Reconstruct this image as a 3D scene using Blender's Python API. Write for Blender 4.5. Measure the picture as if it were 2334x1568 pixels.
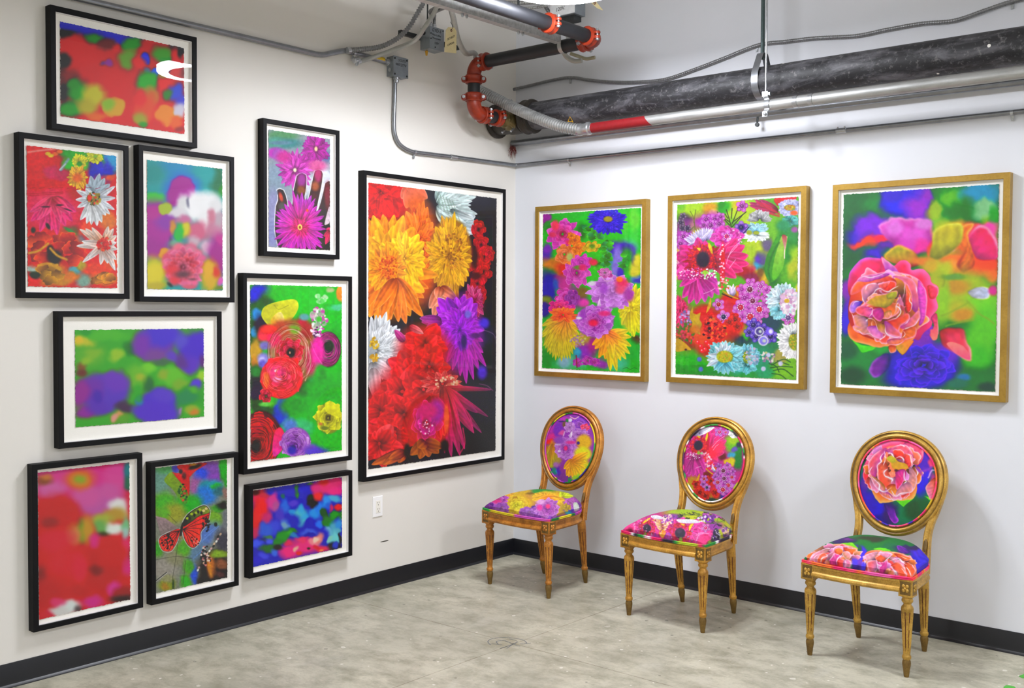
import bpy, bmesh, math, random
import numpy as np
from mathutils import Vector, Matrix
random.seed(4)
for o in list(bpy.data.objects): bpy.data.objects.remove(o)
SC=bpy.context.scene; COL=SC.collection
# ---------------------------------------------------------------- camera (the corner of the room is the origin, left wall x=0, right wall y=0)
FPX,YAW,PIT,ROL=2437.73,math.radians(40.3243),math.radians(-1.9029),math.radians(.3004)
CAM=np.array([4.49652,-5.32266,1.60667])
FW=np.array([-math.sin(YAW)*math.cos(PIT),math.cos(YAW)*math.cos(PIT),math.sin(PIT)])
_r=np.array([math.cos(YAW),math.sin(YAW),0]); _u=np.cross(_r,FW)
RT=math.cos(ROL)*_r+math.sin(ROL)*_u; UP=-math.sin(ROL)*_r+math.cos(ROL)*_u
cd=bpy.data.cameras.new('camera'); co=bpy.data.objects.new('camera',cd); COL.objects.link(co)
cd.sensor_width=36; cd.lens=FPX/2334*36; cd.clip_start=.05; cd.clip_end=60
m=Matrix.Identity(4)
for i in range(3):
    m[i][0]=RT[i]; m[i][1]=UP[i]; m[i][2]=-FW[i]; m[i][3]=CAM[i]
co.matrix_world=m; SC.camera=co
SC.view_settings.view_transform='Standard'; SC.view_settings.look='None'; SC.view_settings.gamma=1; SC.view_settings.use_curve_mapping=False
SC.view_settings.exposure=1.16
try: SC.cycles.use_denoising=True; SC.cycles.max_bounces=8; SC.cycles.diffuse_bounces=5; SC.cycles.transparent_max_bounces=8
except Exception: pass
w=bpy.data.worlds.new('world'); SC.world=w; w.use_nodes=True
w.node_tree.nodes['Background'].inputs[0].default_value=(0,0,0,1); w.node_tree.nodes['Background'].inputs[1].default_value=0
# round disc lamps hung in a grid through the hall: (x,y,strength); the builder is further down
LAMP_Z,LAMP_R=3.07,.27
LAMPS=[(1.47,-1.42,104),(5.0,-1.3,92),(1.42,-4.9,20),(5.0,-4.9,42),(8.5,-1.3,60),(8.5,-4.9,60),(1.42,-8.4,60),(5.0,-8.4,60),(8.5,-8.4,60),(1.42,-11.6,60),(5.0,-11.6,60),(8.5,-11.6,60)]
LAMP_COL=(.955,.985,1.06)
def pix(P):
    d=np.asarray(P,float)-CAM; z=d@FW; return 1167+FPX*(d@RT)/z, 784-FPX*(d@UP)/z
def ray(x,y): return FW+RT*(x-1167)/FPX-UP*(y-784)/FPX
def onx(x,y,c): d=ray(x,y); return CAM+d*(c-CAM[0])/d[0]
def ony(x,y,c): d=ray(x,y); return CAM+d*(c-CAM[1])/d[1]
def onz(x,y,c): d=ray(x,y); return CAM+d*(c-CAM[2])/d[2]
# ---------------------------------------------------------------- helpers
def lin(c):
    if isinstance(c,str): c=[int(c[i:i+2],16)/255 for i in (0,2,4)]
    return tuple(((v/12.92) if v<=.04045 else ((v+.055)/1.055)**2.4) for v in c)+(1,)
MATS={}
class NT:
    def __init__(s,name):
        s.m=bpy.data.materials.new(name); s.m.use_nodes=True; s.t=s.m.node_tree; s.p=s.t.nodes['Principled BSDF']; s.out=s.t.nodes['Material Output']
    def n(s,typ,**k):
        x=s.t.nodes.new(typ)
        for a,v in k.items(): setattr(x,a,v)
        return x
    def l(s,a,b): s.t.links.new(a,b)
    def noise(s,scale,detail=4,rough=.6,vec=None,dist=0):
        x=s.n('ShaderNodeTexNoise'); x.inputs['Scale'].default_value=scale; x.inputs['Detail'].default_value=detail; x.inputs['Roughness'].default_value=rough; x.inputs['Distortion'].default_value=dist
        if vec is not None: s.l(vec,x.inputs['Vector'])
        return x.outputs['Fac']
    def coord(s,kind='Object'): return s.n('ShaderNodeTexCoord').outputs[kind]
    def scale(s,vec,v):
        x=s.n('ShaderNodeMapping'); x.inputs['Scale'].default_value=v; s.l(vec,x.inputs['Vector']); return x.outputs[0]
    def ramp(s,fac,stops):
        x=s.n('ShaderNodeValToRGB'); e=x.color_ramp.elements
        while len(e)<len(stops): e.new(.5)
        for i,(p,c) in enumerate(stops): e[i].position=p; e[i].color=c if len(c)==4 else tuple(c)+(1,)
        s.l(fac,x.inputs[0]); return x.outputs[0]
    def mix(s,fac,a,b,bt='MIX'):
        x=s.n('ShaderNodeMix',data_type='RGBA',blend_type=bt)
        for sock,v in ((x.inputs[0],fac),(x.inputs[6],a),(x.inputs[7],b)):
            if hasattr(v,'is_output'): s.l(v,sock)
            else: sock.default_value=v
        return x.outputs[2]
    def math(s,op,a,b=None,c=None):
        x=s.n('ShaderNodeMath',operation=op)
        for i,v in enumerate((a,b,c)):
            if v is None: continue
            if hasattr(v,'is_output'): s.l(v,x.inputs[i])
            else: x.inputs[i].default_value=v
        return x.outputs[0]
    def bump(s,h,strength=.2,dist=.002):
        x=s.n('ShaderNodeBump'); x.inputs['Strength'].default_value=strength; x.inputs['Distance'].default_value=dist; s.l(h,x.inputs['Height']); s.l(x.outputs[0],s.p.inputs['Normal'])
    def set(s,col=None,rough=None,metal=None,**k):
        if col is not None:
            if hasattr(col,'is_output'): s.l(col,s.p.inputs['Base Color'])
            else: s.p.inputs['Base Color'].default_value=col
        if rough is not None:
            if hasattr(rough,'is_output'): s.l(rough,s.p.inputs['Roughness'])
            else: s.p.inputs['Roughness'].default_value=rough
        if metal is not None: s.p.inputs['Metallic'].default_value=metal
        for a,v in k.items(): s.p.inputs[a].default_value=v
        return s.m
def flat(name,col,rough=.5,metal=0,var=.06,scale=30):
    """a plain colour with a little grain"""
    if name in MATS: return MATS[name]
    t=NT(name); c=lin(col); f=t.noise(scale,3,.6,t.coord())
    lo=tuple(v*(1-var) for v in c[:3])+(1,); hi=tuple(min(1,v*(1+var)) for v in c[:3])+(1,)
    MATS[name]=t.set(t.ramp(f,[(.3,lo),(.7,hi)]),rough,metal); return MATS[name]
class MB:
    def __init__(s): s.V=[]; s.F=[]; s.U=[]; s.M=None
    def add(s,V,F):
        o=len(s.V); s.V+= [tuple(v) for v in V]; s.F+= [tuple(i+o for i in f) for f in F]; return s
    def box(s,c,d,R=None):
        x,y,z=[v/2 for v in d]; V=[Vector((i*x,j*y,k*z)) for i in (-1,1) for j in (-1,1) for k in (-1,1)]
        if R is not None: V=[R@v for v in V]
        c=Vector(c); return s.add([v+c for v in V],[(0,1,3,2),(4,6,7,5),(0,4,5,1),(2,3,7,6),(0,2,6,4),(1,5,7,3)])
    def tube(s,path,r,n=12,cap=True,up=None):
        P=[Vector(p) for p in path]; N=len(P); R=r if hasattr(r,'__len__') else [r]*N
        T=[(P[min(i+1,N-1)]-P[max(i-1,0)]).normalized() for i in range(N)]
        a=Vector(up) if up else (Vector((0,0,1)) if abs(T[0].z)<.9 else Vector((1,0,0)))
        u=(a-T[0]*a.dot(T[0])).normalized(); V=[];F=[]
        for i in range(N):
            u=(u-T[i]*u.dot(T[i])).normalized(); v=T[i].cross(u)
            for k in range(n):
                q=2*math.pi*k/n; V.append(P[i]+(u*math.cos(q)+v*math.sin(q))*R[i])
        for i in range(N-1):
            for k in range(n): F.append((i*n+k,i*n+(k+1)%n,(i+1)*n+(k+1)%n,(i+1)*n+k))
        if cap: F.append(tuple(range(n))[::-1]); F.append(tuple(range((N-1)*n,N*n)))
        return s.add(V,F)
    def lathe(s,prof,o=(0,0,0),ax=(0,0,1),n=24,flute=None,cap=True):
        """prof: (radius, distance along the axis)"""
        ax=Vector(ax).normalized(); a=Vector((0,0,1)) if abs(ax.z)<.9 else Vector((1,0,0)); u=(a-ax*a.dot(ax)).normalized(); v=ax.cross(u); o=Vector(o); V=[];F=[]
        for i,(r,h) in enumerate(prof):
            for k in range(n):
                q=2*math.pi*k/n; rr=r-(flute(h,q) if flute else 0); V.append(o+ax*h+(u*math.cos(q)+v*math.sin(q))*rr)
        for i in range(len(prof)-1):
            for k in range(n): F.append((i*n+k,i*n+(k+1)%n,(i+1)*n+(k+1)%n,(i+1)*n+k))
        if cap: F.append(tuple(range(n))[::-1]); F.append(tuple(range((len(prof)-1)*n,len(prof)*n)))
        return s.add(V,F)
    def rings(s,R,closed_u=True,closed_v=False,cap=False):
        """rows of points joined to one another"""
        n=len(R[0]); N=len(R); V=[p for r in R for p in r]; F=[]
        for i in range(N if closed_v else N-1):
            for k in range(n if closed_u else n-1): F.append((i*n+k,i*n+(k+1)%n,((i+1)%N)*n+(k+1)%n,((i+1)%N)*n+k))
        if cap: F.append(tuple(range(n))[::-1]); F.append(tuple(range((N-1)*n,N*n)))
        return s.add(V,F)
    def build(s,name,mat,parent=None,world=False,smooth=True,uv=None,angle=40,mat2=None,pick=None):
        V=np.array(s.V,float)
        if world and parent is not None: V=V-np.array(parent.location)
        me=bpy.data.meshes.new(name); me.from_pydata([tuple(v) for v in V],[],s.F)
        bm=bmesh.new(); bm.from_mesh(me); bmesh.ops.recalc_face_normals(bm,faces=bm.faces[:])
        if smooth:
            for f in bm.faces: f.smooth=True
            for e in bm.edges:
                if len(e.link_faces)==2 and e.calc_face_angle(0)>math.radians(angle): e.smooth=False
        bm.to_mesh(me); bm.free()
        if uv is not None:
            L=me.uv_layers.new(name='uv'); vi=np.empty(len(me.loops),np.int32); me.loops.foreach_get('vertex_index',vi); L.data.foreach_set('uv',np.array(uv,np.float32)[vi].ravel())
        me.materials.append(mat)
        if mat2 is not None:
            me.materials.append(mat2)
            for i in pick: me.polygons[i].material_index=1
        o=bpy.data.objects.new(name,me); COL.objects.link(o)
        if parent is not None: o.parent=parent
        return o
def thing(name,label,cat,loc=(0,0,0),rz=0,group=None):
    o=bpy.data.objects.new(name,None); o.empty_display_size=.1; COL.objects.link(o); o.location=loc; o.rotation_euler=(0,0,rz); o['label']=label; o['category']=cat
    if group: o['group']=group
    return o
def tag(o,label,cat,group=None):
    o['label']=label; o['category']=cat
    if group: o['group']=group
    return o
def curve(P,n=8):
    P=[np.array(p,float) for p in P]; Q=[2*P[0]-P[1]]+P+[2*P[-1]-P[-2]]; out=[]
    for i in range(1,len(Q)-2):
        p0,p1,p2,p3=Q[i-1:i+3]
        for j in range(n):
            t=j/n; out.append(.5*((2*p1)+(-p0+p2)*t+(2*p0-5*p1+4*p2-p3)*t*t+(-p0+3*p1-3*p2+p3)*t**3))
    out.append(Q[-2]); return out
def resample(P,step):
    P=np.array(P); d=np.r_[0,np.cumsum(np.linalg.norm(np.diff(P,axis=0),axis=1))]; n=max(2,int(d[-1]/step)); t=np.linspace(0,d[-1],n)
    return np.stack([np.interp(t,d,P[:,i]) for i in range(3)],1)
def flex(P,r,pitch,depth,n=14):
    """ribbed flexible conduit along a path"""
    Q=resample(curve(P,10),pitch/4); return MB().tube(Q,[r-depth*(1 if i%4 in (2,3) else 0) for i in range(len(Q))],n)
def text(body,name,mat,parent,M,size,shear=.15):
    c=bpy.data.curves.new(name,'FONT'); c.body=body; c.size=size; c.shear=shear; c.extrude=.0004; c.resolution_u=2; c.align_x='CENTER'; c.align_y='CENTER'
    t=bpy.data.objects.new(name,c); COL.objects.link(t); dg=bpy.context.evaluated_depsgraph_get(); dg.update()
    me=bpy.data.meshes.new_from_object(t.evaluated_get(dg)); bpy.data.objects.remove(t); me.transform(M); me.materials.clear(); me.materials.append(mat)
    o=bpy.data.objects.new(name,me); COL.objects.link(o); o.parent=parent; return o
def structure(o): o['kind']='structure'; return o
# ---------------------------------------------------------------- the room
def m_wall(name,col):
    t=NT(name); v=t.coord(); a=t.noise(1.3,5,.6,v); b=t.noise(220,3,.6,v); c=lin(col)
    k=t.ramp(a,[(.3,tuple(x*.96 for x in c[:3])+(1,)),(.7,c)]); t.bump(b,.12,.001); return t,k
tl,kl=m_wall('left_wall_warm_cast','e3dfd8')  # warm cast of the light is put into this wall's colour
# a short scuff low on the left wall
sx=tl.n('ShaderNodeSeparateXYZ'); tl.l(tl.coord(),sx.inputs[0])
dy=tl.math('MULTIPLY',tl.math('ADD',sx.outputs[1],1.146),1/.033); dz=tl.math('MULTIPLY',tl.math('ADD',sx.outputs[2],-.2685),1/.0035)
dd=tl.math('ADD',tl.math('MULTIPLY',dy,dy),tl.math('MULTIPLY',dz,dz)); sc=tl.math('LESS_THAN',dd,1.0)
M_WL=tl.set(tl.mix(sc,kl,lin('3c3a30')),.75)
tr,kr=m_wall('right_wall_cool_cast','dfe1e7'); M_WR=tr.set(kr,.75)  # bluish cast of the light mixed into the wall colour
to,ko=m_wall('hall_wall_paint','e0dfdc'); M_WO=to.set(ko,.8)
tc,kc=m_wall('ceiling_concrete_paint','cfcdc8'); M_CE=tc.set(kc,.9)
RX,RY,RZ=10.6,-13.2,3.95
structure(MB().box((-.1,RY/2,RZ/2),(.2,-RY+.4,RZ)).build('wall_left',M_WL,smooth=False))
structure(MB().box((RX/2,.1,RZ/2),(RX,.2,RZ)).build('wall_right',M_WR,smooth=False))
structure(MB().box((RX+.1,RY/2,RZ/2),(.2,-RY+.4,RZ)).build('wall_opposite',M_WO,smooth=False))
structure(MB().box((RX/2,RY-.1,RZ/2),(RX,.2,RZ)).build('wall_back',M_WO,smooth=False))
structure(MB().box((RX/2,RY/2,RZ+.1),(RX+.4,-RY+.4,.2)).build('ceiling',M_CE,smooth=False))
# concrete floor with two shallow saw cuts
JX,JY=1.224,-1.439
t=NT('floor_concrete'); v=t.coord(); a=t.noise(1.1,6,.62,v,.4); b=t.noise(5.5,7,.72,t.scale(v,(1,1.5,1)),.15); e=t.noise(60,4,.7,v)
base=t.ramp(a,[(.3,lin('9f9c8b')),(.5,lin('b8b3a0')),(.7,lin('c6c1ad'))])
base=t.mix(t.ramp(b,[(.42,(0,0,0,1)),(.66,(.8,.8,.8,1))]),base,lin('86836f'))
base=t.mix(t.ramp(e,[(.5,(0,0,0,1)),(.8,(.35,.35,.35,1))]),base,lin('727066'))
lt=t.noise(3.2,6,.75,t.scale(v,(1.4,.9,1)),.2); base=t.mix(t.ramp(lt,[(.56,(0,0,0,1)),(.7,(.5,.5,.5,1))]),base,lin('c2beb0'))
def specks(scale,thr,rad,col,base,strength=.9):
    vo=t.n('ShaderNodeTexVoronoi'); vo.inputs['Scale'].default_value=scale; wv=t.n('ShaderNodeVectorMath',operation='ADD'); nz=t.n('ShaderNodeTexNoise'); nz.inputs['Scale'].default_value=scale*2.4; t.l(v,nz.inputs['Vector'])
    sc_=t.n('ShaderNodeVectorMath',operation='SCALE'); sc_.inputs['Scale'].default_value=.35/scale; t.l(nz.outputs['Color'],sc_.inputs[0]); t.l(v,wv.inputs[0]); t.l(sc_.outputs[0],wv.inputs[1]); t.l(wv.outputs[0],vo.inputs['Vector'])
    sp=t.n('ShaderNodeSeparateColor'); t.l(vo.outputs['Color'],sp.inputs[0])
    g=t.math('GREATER_THAN',sp.outputs[0],thr); rr=t.math('MULTIPLY',sp.outputs[1],rad); d=t.math('LESS_THAN',vo.outputs['Distance'],rr)
    return t.mix(t.math('MULTIPLY',t.math('MULTIPLY',g,d),strength),base,lin(col))
base=specks(7,.9,.13,'cfcbbe',base,.5); base=specks(15,.93,.2,'dcd8cb',base,.65); base=specks(36,.93,.3,'e4e0d6',base,.75); base=specks(26,.93,.26,'5a584e',base,.6)
sx=t.n('ShaderNodeSeparateXYZ'); t.l(v,sx.inputs[0])
def near(sock,c,wd): return t.math('LESS_THAN',t.math('ABSOLUTE',t.math('ADD',sock,-c)),wd)
jn=t.math('MAXIMUM',near(sx.outputs[0],JX,.0026),near(sx.outputs[1],JY,.0026)); base=t.mix(t.math('MULTIPLY',jn,t.ramp(b,[(.3,(.15,.15,.15,1)),(.6,(.7,.7,.7,1))])),base,lin('766a56'))
ds=t.n('ShaderNodeVectorMath',operation='DISTANCE'); t.l(v,ds.inputs[0]); ds.inputs[1].default_value=(JX-.02,JY+.02,0)
st=t.math('MULTIPLY',t.ramp(ds.outputs['Value'],[(.0,(1,1,1,1)),(.17,(0,0,0,1))]),t.ramp(b,[(.3,(.1,.1,.1,1)),(.6,(1,1,1,1))])); base=t.mix(t.math('MULTIPLY',st,.8),base,lin('8f876c'))
t.bump(b,.06,.003); M_FL=t.set(base,t.ramp(a,[(.3,(.34,.34,.34,1)),(.7,(.5,.5,.5,1))]))
xs=[-.2,JX-.002,JX,JX+.002,RX+.2]; ys=[RY-.2,JY-.002,JY,JY+.002,.2]; mb=MB()
for yi,y in enumerate(ys):
    for xi,x in enumerate(xs): mb.V.append((x,y,-.0018 if xi==2 or yi==2 else 0))
for yi in range(4):
    for xi in range(4): mb.F.append((yi*5+xi,yi*5+xi+1,yi*5+xi+6,yi*5+xi+5))
for x0,x1,y0,y1 in ((-.2,RX+.2,RY-.2,.2),): mb.box(((x0+x1)/2,(y0+y1)/2,-.11),(x1-x0,y1-y0,.2))
FLOOR=structure(mb.build('floor',M_FL,smooth=False))
def ribbon(P,wd,z):
    P=[Vector((p[0],p[1],z)) for p in P]; V=[];F=[]
    for i,p in enumerate(P):
        d=(P[min(i+1,len(P)-1)]-P[max(i-1,0)]).normalized(); q=Vector((-d.y,d.x,0))*wd/2; V+= [p+q,p-q]
        if i: F.append((2*i-2,2*i-1,2*i+1,2*i))
    return MB().add(V,F)
mk=MB(); M_INK=flat('blue_marker_ink','666d72',.6)
for q in ([(1118,1470),(1112,1462),(1125,1455),(1160,1452)],[(1120,1467),(1145,1470)],[(1135,1468),(1132,1462),(1150,1459)],[(1160,1453),(1190,1458),(1200,1466),(1185,1468)],[(1200,1467),(1210,1466)],[(1140,1478),(1170,1468),(1180,1462)],[(1150,1460),(1175,1470),(1185,1473)],[(1155,1478),(1172,1466)],[(1160,1456),(1178,1460)]):
    r=ribbon(curve([onz(x,y,0)[:2].tolist()+[0] for x,y in q],5),.0042,.0007); mk.add(r.V,r.F)
mk.build('marker_scribble',M_INK,FLOOR,smooth=False)
# black cove base
M_BB=flat('black_vinyl_base','101117',.38,0,.1,8)
BBP=[(0,.102),(.0035,.1018),(.0045,.0995),(.0045,.024),(.007,.012),(.014,.004),(.018,.0015),(.018,.0002),(0,.0002)]
mb=MB(); mb.rings([[(max(d,.0001),y,z) for d,z in BBP] for y in (RY,-.0045)],True,False,True); structure(mb.build('baseboard_left',M_BB,angle=25))
mb=MB(); mb.rings([[(x,-max(d,.0001),z) for d,z in BBP] for x in (.0045,RX)],True,False,True); structure(mb.build('baseboard_right',M_BB,angle=25))
# ---------------------------------------------------------------- painting the prints and fabrics (numpy, in memory)
def hexc(h): return np.array([int(h[i:i+2],16) for i in (0,2,4)],float)
def vnoise(h,w,cell,rng,octaves=3):
    out=np.zeros((h,w)); amp=1.0; tot=0
    for o in range(octaves):
        c=max(2.0,cell/2**o); gh,gw=int(h/c)+3,int(w/c)+3
        g=rng.random((gh,gw))*2-1
        y=np.arange(h)/c; x=np.arange(w)/c
        yi=y.astype(int); xi=x.astype(int); fy=(y-yi); fx=(x-xi)
        fy=(fy*fy*(3-2*fy))[:,None]; fx=(fx*fx*(3-2*fx))[None]
        a=g[np.ix_(yi,xi)]; b=g[np.ix_(yi,xi+1)]; c2=g[np.ix_(yi+1,xi)]; d=g[np.ix_(yi+1,xi+1)]
        out+=amp*((a*(1-fx)+b*fx)*(1-fy)+(c2*(1-fx)+d*fx)*fy); tot+=amp; amp*=.5
    return out/tot
class Cv:
    """a canvas; coordinates in units of the studied area, k pixels to a unit"""
    def __init__(s,w,h,k,bg,seed=1):
        s.dk=1.0; s.k=k; s.W=int(w*k); s.H=int(h*k); s.rng=np.random.default_rng(seed)
        s.a=np.empty((s.H,s.W,3)); s.a[:]=hexc(bg)
    def box(s,x0,y0,x1,y1):
        x0=max(0,int(x0)); y0=max(0,int(y0)); x1=min(s.W,int(x1)+1); y1=min(s.H,int(y1)+1)
        if x1<=x0 or y1<=y0: return None
        Y,X=np.mgrid[y0:y1,x0:x1]; return (slice(y0,y1),slice(x0,x1)),X+.5,Y+.5
    def put(s,sl,m,c):
        m=m[...,None]; s.a[sl]=s.a[sl]*(1-m)+c*m
    def b(s,x,y,rx,ry,c,sf=.5,rot=0,al=1):
        k=s.k; x,y,rx,ry=x*k,y*k,rx*k,ry*k; R=max(rx,ry)*(1+sf)
        q=s.box(x-R,y-R,x+R,y+R)
        if not q: return
        sl,X,Y=q; ca,sa=math.cos(rot),math.sin(rot); u=(X-x)*ca+(Y-y)*sa; v=-(X-x)*sa+(Y-y)*ca
        d=np.sqrt((u/rx)**2+(v/ry)**2); m=np.clip((1+sf-d)/(2*sf+1e-6),0,1); m=m*m*(3-2*m)*al
        s.put(sl,m,hexc(c) if isinstance(c,str) else c)
    def bl(s,txt,sf=.5):
        big=txt.count(';')+txt.count('\n')>14
        for t in txt.replace('\n',';').split(';'):
            f=t.split()
            if len(f)<5: continue
            s.b(*[float(i) for i in f[:4]],f[4],float(f[5]) if len(f)>5 else sf,math.radians(float(f[6])) if len(f)>6 else 0)
        if big: w=s.W/s.k; s.warp(.020*w,.085*w); s.warp(.007*w,.03*w)
    def smooth(s,pts,n=5):
        P=np.array(pts,float); N=len(P); out=[]
        for i in range(N):
            p0,p1,p2,p3=P[i-1],P[i],P[(i+1)%N],P[(i+2)%N]
            for j in range(n):
                t=j/n; out.append(.5*((2*p1)+(-p0+p2)*t+(2*p0-5*p1+4*p2-p3)*t*t+(-p0+3*p1-3*p2+p3)*t**3))
        return np.array(out)
    def g(s,pts,c,c2=None,sf=1.5,rim=None,ang=90,sm=True,al=1,st=.1,fold=None):
        if fold is not None:
            q=np.mean(np.array(pts,float),0); ang=math.degrees(math.atan2(q[1]-fold[1],q[0]-fold[0]))
        P=(s.smooth(pts,4) if sm else np.array(pts,float))*s.k
        q=s.box(*(P.min(0)-3),*(P.max(0)+3))
        if not q: return
        sl,X,Y=q; ins=np.zeros(X.shape,bool); dm=np.full(X.shape,1e9)
        for i in range(len(P)):
            (x0,y0),(x1,y1)=P[i-1],P[i]; dx,dy=x1-x0,y1-y0; L=dx*dx+dy*dy+1e-9
            if abs(dy)>1e-9:
                ins^=((y0>Y)!=(y1>Y))&(X<dx*(Y-y0)/dy+x0)
            t=np.clip(((X-x0)*dx+(Y-y0)*dy)/L,0,1); dm=np.minimum(dm,(X-x0-t*dx)**2+(Y-y0-t*dy)**2)
        d=np.sqrt(dm); sd=np.where(ins,d,-d); m=np.clip(sd/(2*sf)+.5,0,1)*al
        col=np.empty(X.shape+(3,)); col[:]=hexc(c)
        if c2:
            a=math.radians(ang); t=(X*math.cos(a)+Y*math.sin(a)); lo,hi=(P@[math.cos(a),math.sin(a)]).min(),(P@[math.cos(a),math.sin(a)]).max()
            t=np.clip((t-lo)/(hi-lo+1e-6),0,1)[...,None]; col=col*(1-t)+hexc(c2)*t
        if fold is not None:
            a=math.radians(ang); t=(X*math.cos(a)+Y*math.sin(a)); pj=P@[math.cos(a),math.sin(a)]; t=np.clip((t-pj.min())/(np.ptp(pj)+1e-6),0,1)
            S=min(np.ptp(P[:,0]),np.ptp(P[:,1])); wob=1+.5*vnoise(*X.shape,max(4,S/4),s.rng,2)
            kd=np.exp(-(d/(.22*S))**2)*(1-t)**1.2; kd=kd[...,None]*np.where(hexc(c)>140,.30,.62)+.1*(1-t)[...,None]; col*=1-kd; col*=(1+.045*np.sin((X*math.sin(a)-Y*math.cos(a))/max(2,S*.05)+3*vnoise(*X.shape,max(4,S/2),s.rng,1)))[...,None]
            if rim:
                r=(np.exp(-(d/(.085*S*wob+1))**2)*np.clip((t-.3)/.5,0,1)*.95)[...,None]; col=col*(1-r)+hexc(rim)*r
            col=np.clip(col,0,255)
        elif rim:
            w=max(1.5,.012*max(X.shape)); r=np.exp(-(d/w)**2)[...,None]; col=col*(1-r)+hexc(rim)*r
        if st:
            col*=1+st*vnoise(*X.shape,max(4,min(X.shape)/5),s.rng,2)[...,None]
        s.put(sl,m,col)
    def l(s,pts,w,c,sf=.8,al=1,sm=True):
        P=np.array(pts,float)
        if sm and len(P)>2:
            P=_open(P)
        P=P*s.k; w=w*s.k/2
        q=s.box(*(P.min(0)-w-2),*(P.max(0)+w+2))
        if not q: return
        sl,X,Y=q; dm=np.full(X.shape,1e9)
        for i in range(1,len(P)):
            (x0,y0),(x1,y1)=P[i-1],P[i]; dx,dy=x1-x0,y1-y0; L=dx*dx+dy*dy+1e-9
            t=np.clip(((X-x0)*dx+(Y-y0)*dy)/L,0,1); dm=np.minimum(dm,(X-x0-t*dx)**2+(Y-y0-t*dy)**2)
        s.put(sl,np.clip((w-np.sqrt(dm))/sf+.5,0,1)*al,hexc(c))
    def tl(s,pts,w,c,sf=.8,al=1):
        """a tapering stroke"""
        P=_open(np.array(pts,float),6)*s.k; n=len(P); w=w*s.k/2; q=s.box(*(P.min(0)-w-3),*(P.max(0)+w+3))
        if not q: return
        sl,X,Y=q; M=np.zeros(X.shape); ph=s.rng.random()*6
        for i in range(n-1):
            (x0,y0),(x1,y1)=P[i],P[i+1]; dx,dy=x1-x0,y1-y0; L=dx*dx+dy*dy+1e-9
            t=np.clip(((X-x0)*dx+(Y-y0)*dy)/L,0,1); f=(i+t)/(n-1); wl=w*np.sin(np.pi*np.clip(f,.02,.98))**.6*(.75+.3*np.sin(f*9+ph))
            M=np.maximum(M,np.clip((wl-np.sqrt((X-x0-t*dx)**2+(Y-y0-t*dy)**2))/sf+.5,0,1)*np.clip(wl/.6,0,1))
        s.put(sl,M*al,hexc(c))
    def whorl(s,cx,cy,rx,ry,n,lite,dark,off=(0,0),w=6,al=.7,r0=.12):
        """thin nested petal edges curling about an off-centre heart"""
        for i in range(n):
            f=1-(1-r0)*i/n; a0=s.rng.random()*6.283; sp=1.1+1.3*s.rng.random(); ox,oy=off[0]*(1-f),off[1]*(1-f); j=1+s.rng.normal()*.03
            P=[(cx+ox+rx*f*j*math.cos(a0+sp*t/7)*(1+.03*math.sin(3*t)),cy+oy+ry*f*j*math.sin(a0+sp*t/7)) for t in range(8)]
            s.tl(P,w*(.6+.8*s.rng.random()),dark,1.5,al*.8); P=[(x-(x-cx-ox)*.03-1,y-(y-cy-oy)*.03-1) for x,y in P]; s.tl(P,w*.6*(.6+.8*s.rng.random()),lite,.9,al)
    def frill(s,cx,cy,rx,ry,n,size,cols,rim,heart,asp=.8):
        """loose ruffled petals heaped inside an ellipse, folding away from the heart"""
        for i in range(n):
            a=s.rng.random()*6.283; q=math.sqrt(s.rng.random()); x,y=cx+rx*q*math.cos(a),cy+ry*q*math.sin(a)
            h=math.atan2(y-heart[1],x-heart[0])+s.rng.normal()*.35; z=size*(.7+.6*s.rng.random())
            s.ruf(x,y,z,z*ry/rx if ry<rx*.7 else z,h,asp*(.7+.6*s.rng.random()),hexc(cols[s.rng.integers(len(cols))])+s.rng.normal(0,8),hexc(rim),.3,.18)
    def p(s,x0,y0,x1,y1,w,c0,c1,rim=None,vein=.12,blunt=.75,al=1,shade=.25,dark=.45):
        """one petal from its base to its tip"""
        k=s.k; x0,y0,x1,y1,w=x0*k,y0*k,x1*k,y1*k,w*k
        dx,dy=x1-x0,y1-y0; L=math.hypot(dx,dy)+1e-6; ux,uy=dx/L,dy/L; R=w+2
        q=s.box(min(x0,x1)-R,min(y0,y1)-R,max(x0,x1)+R,max(y0,y1)+R)
        if not q: return
        sl,X,Y=q; t=((X-x0)*ux+(Y-y0)*uy)/L; v=-(X-x0)*uy+(Y-y0)*ux
        tt=np.clip(t,0,1); prof=w*(np.sin(np.pi*np.clip(.06+.94*tt**blunt,0,1))**.62)+1e-3
        m=np.clip((prof-np.abs(v))/1.3+.5,0,1)*((t>-.02)&(t<1.02))*al
        if not m.any(): return
        c0=hexc(c0) if isinstance(c0,str) else c0; c1=hexc(c1) if isinstance(c1,str) else c1
        e=np.clip(np.abs(v)/prof,0,1)[...,None]; T=tt[...,None]
        col=c0*(1-T)+c1*T
        ph=s.rng.random()*6; col=col*(1+vein*np.sin(v/w*9+ph+t*2)[...,None]*(.3+.7*(1-e)))
        col=col*(1-shade*(.4+.6*s.dk)*np.clip(v/w,-1,1)[...,None]*(1 if s.rng.random()<.7 else -1))
        col=col*(1-dark*s.dk*np.clip(1-T*3,0,1))
        if rim is not None:
            r=(np.clip((e-.72)/.28,0,1)**1.5)*np.clip(T*1.6,0,1)+np.clip((T-.9)/.1,0,1)*.6; r=np.clip(r,0,1)*.75
            col=col*(1-r)+hexc(rim)*r
        else: col=col*(1-.3*np.clip((e-.75)/.25,0,1))
        s.put(sl,m,np.clip(col,0,255))
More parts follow.
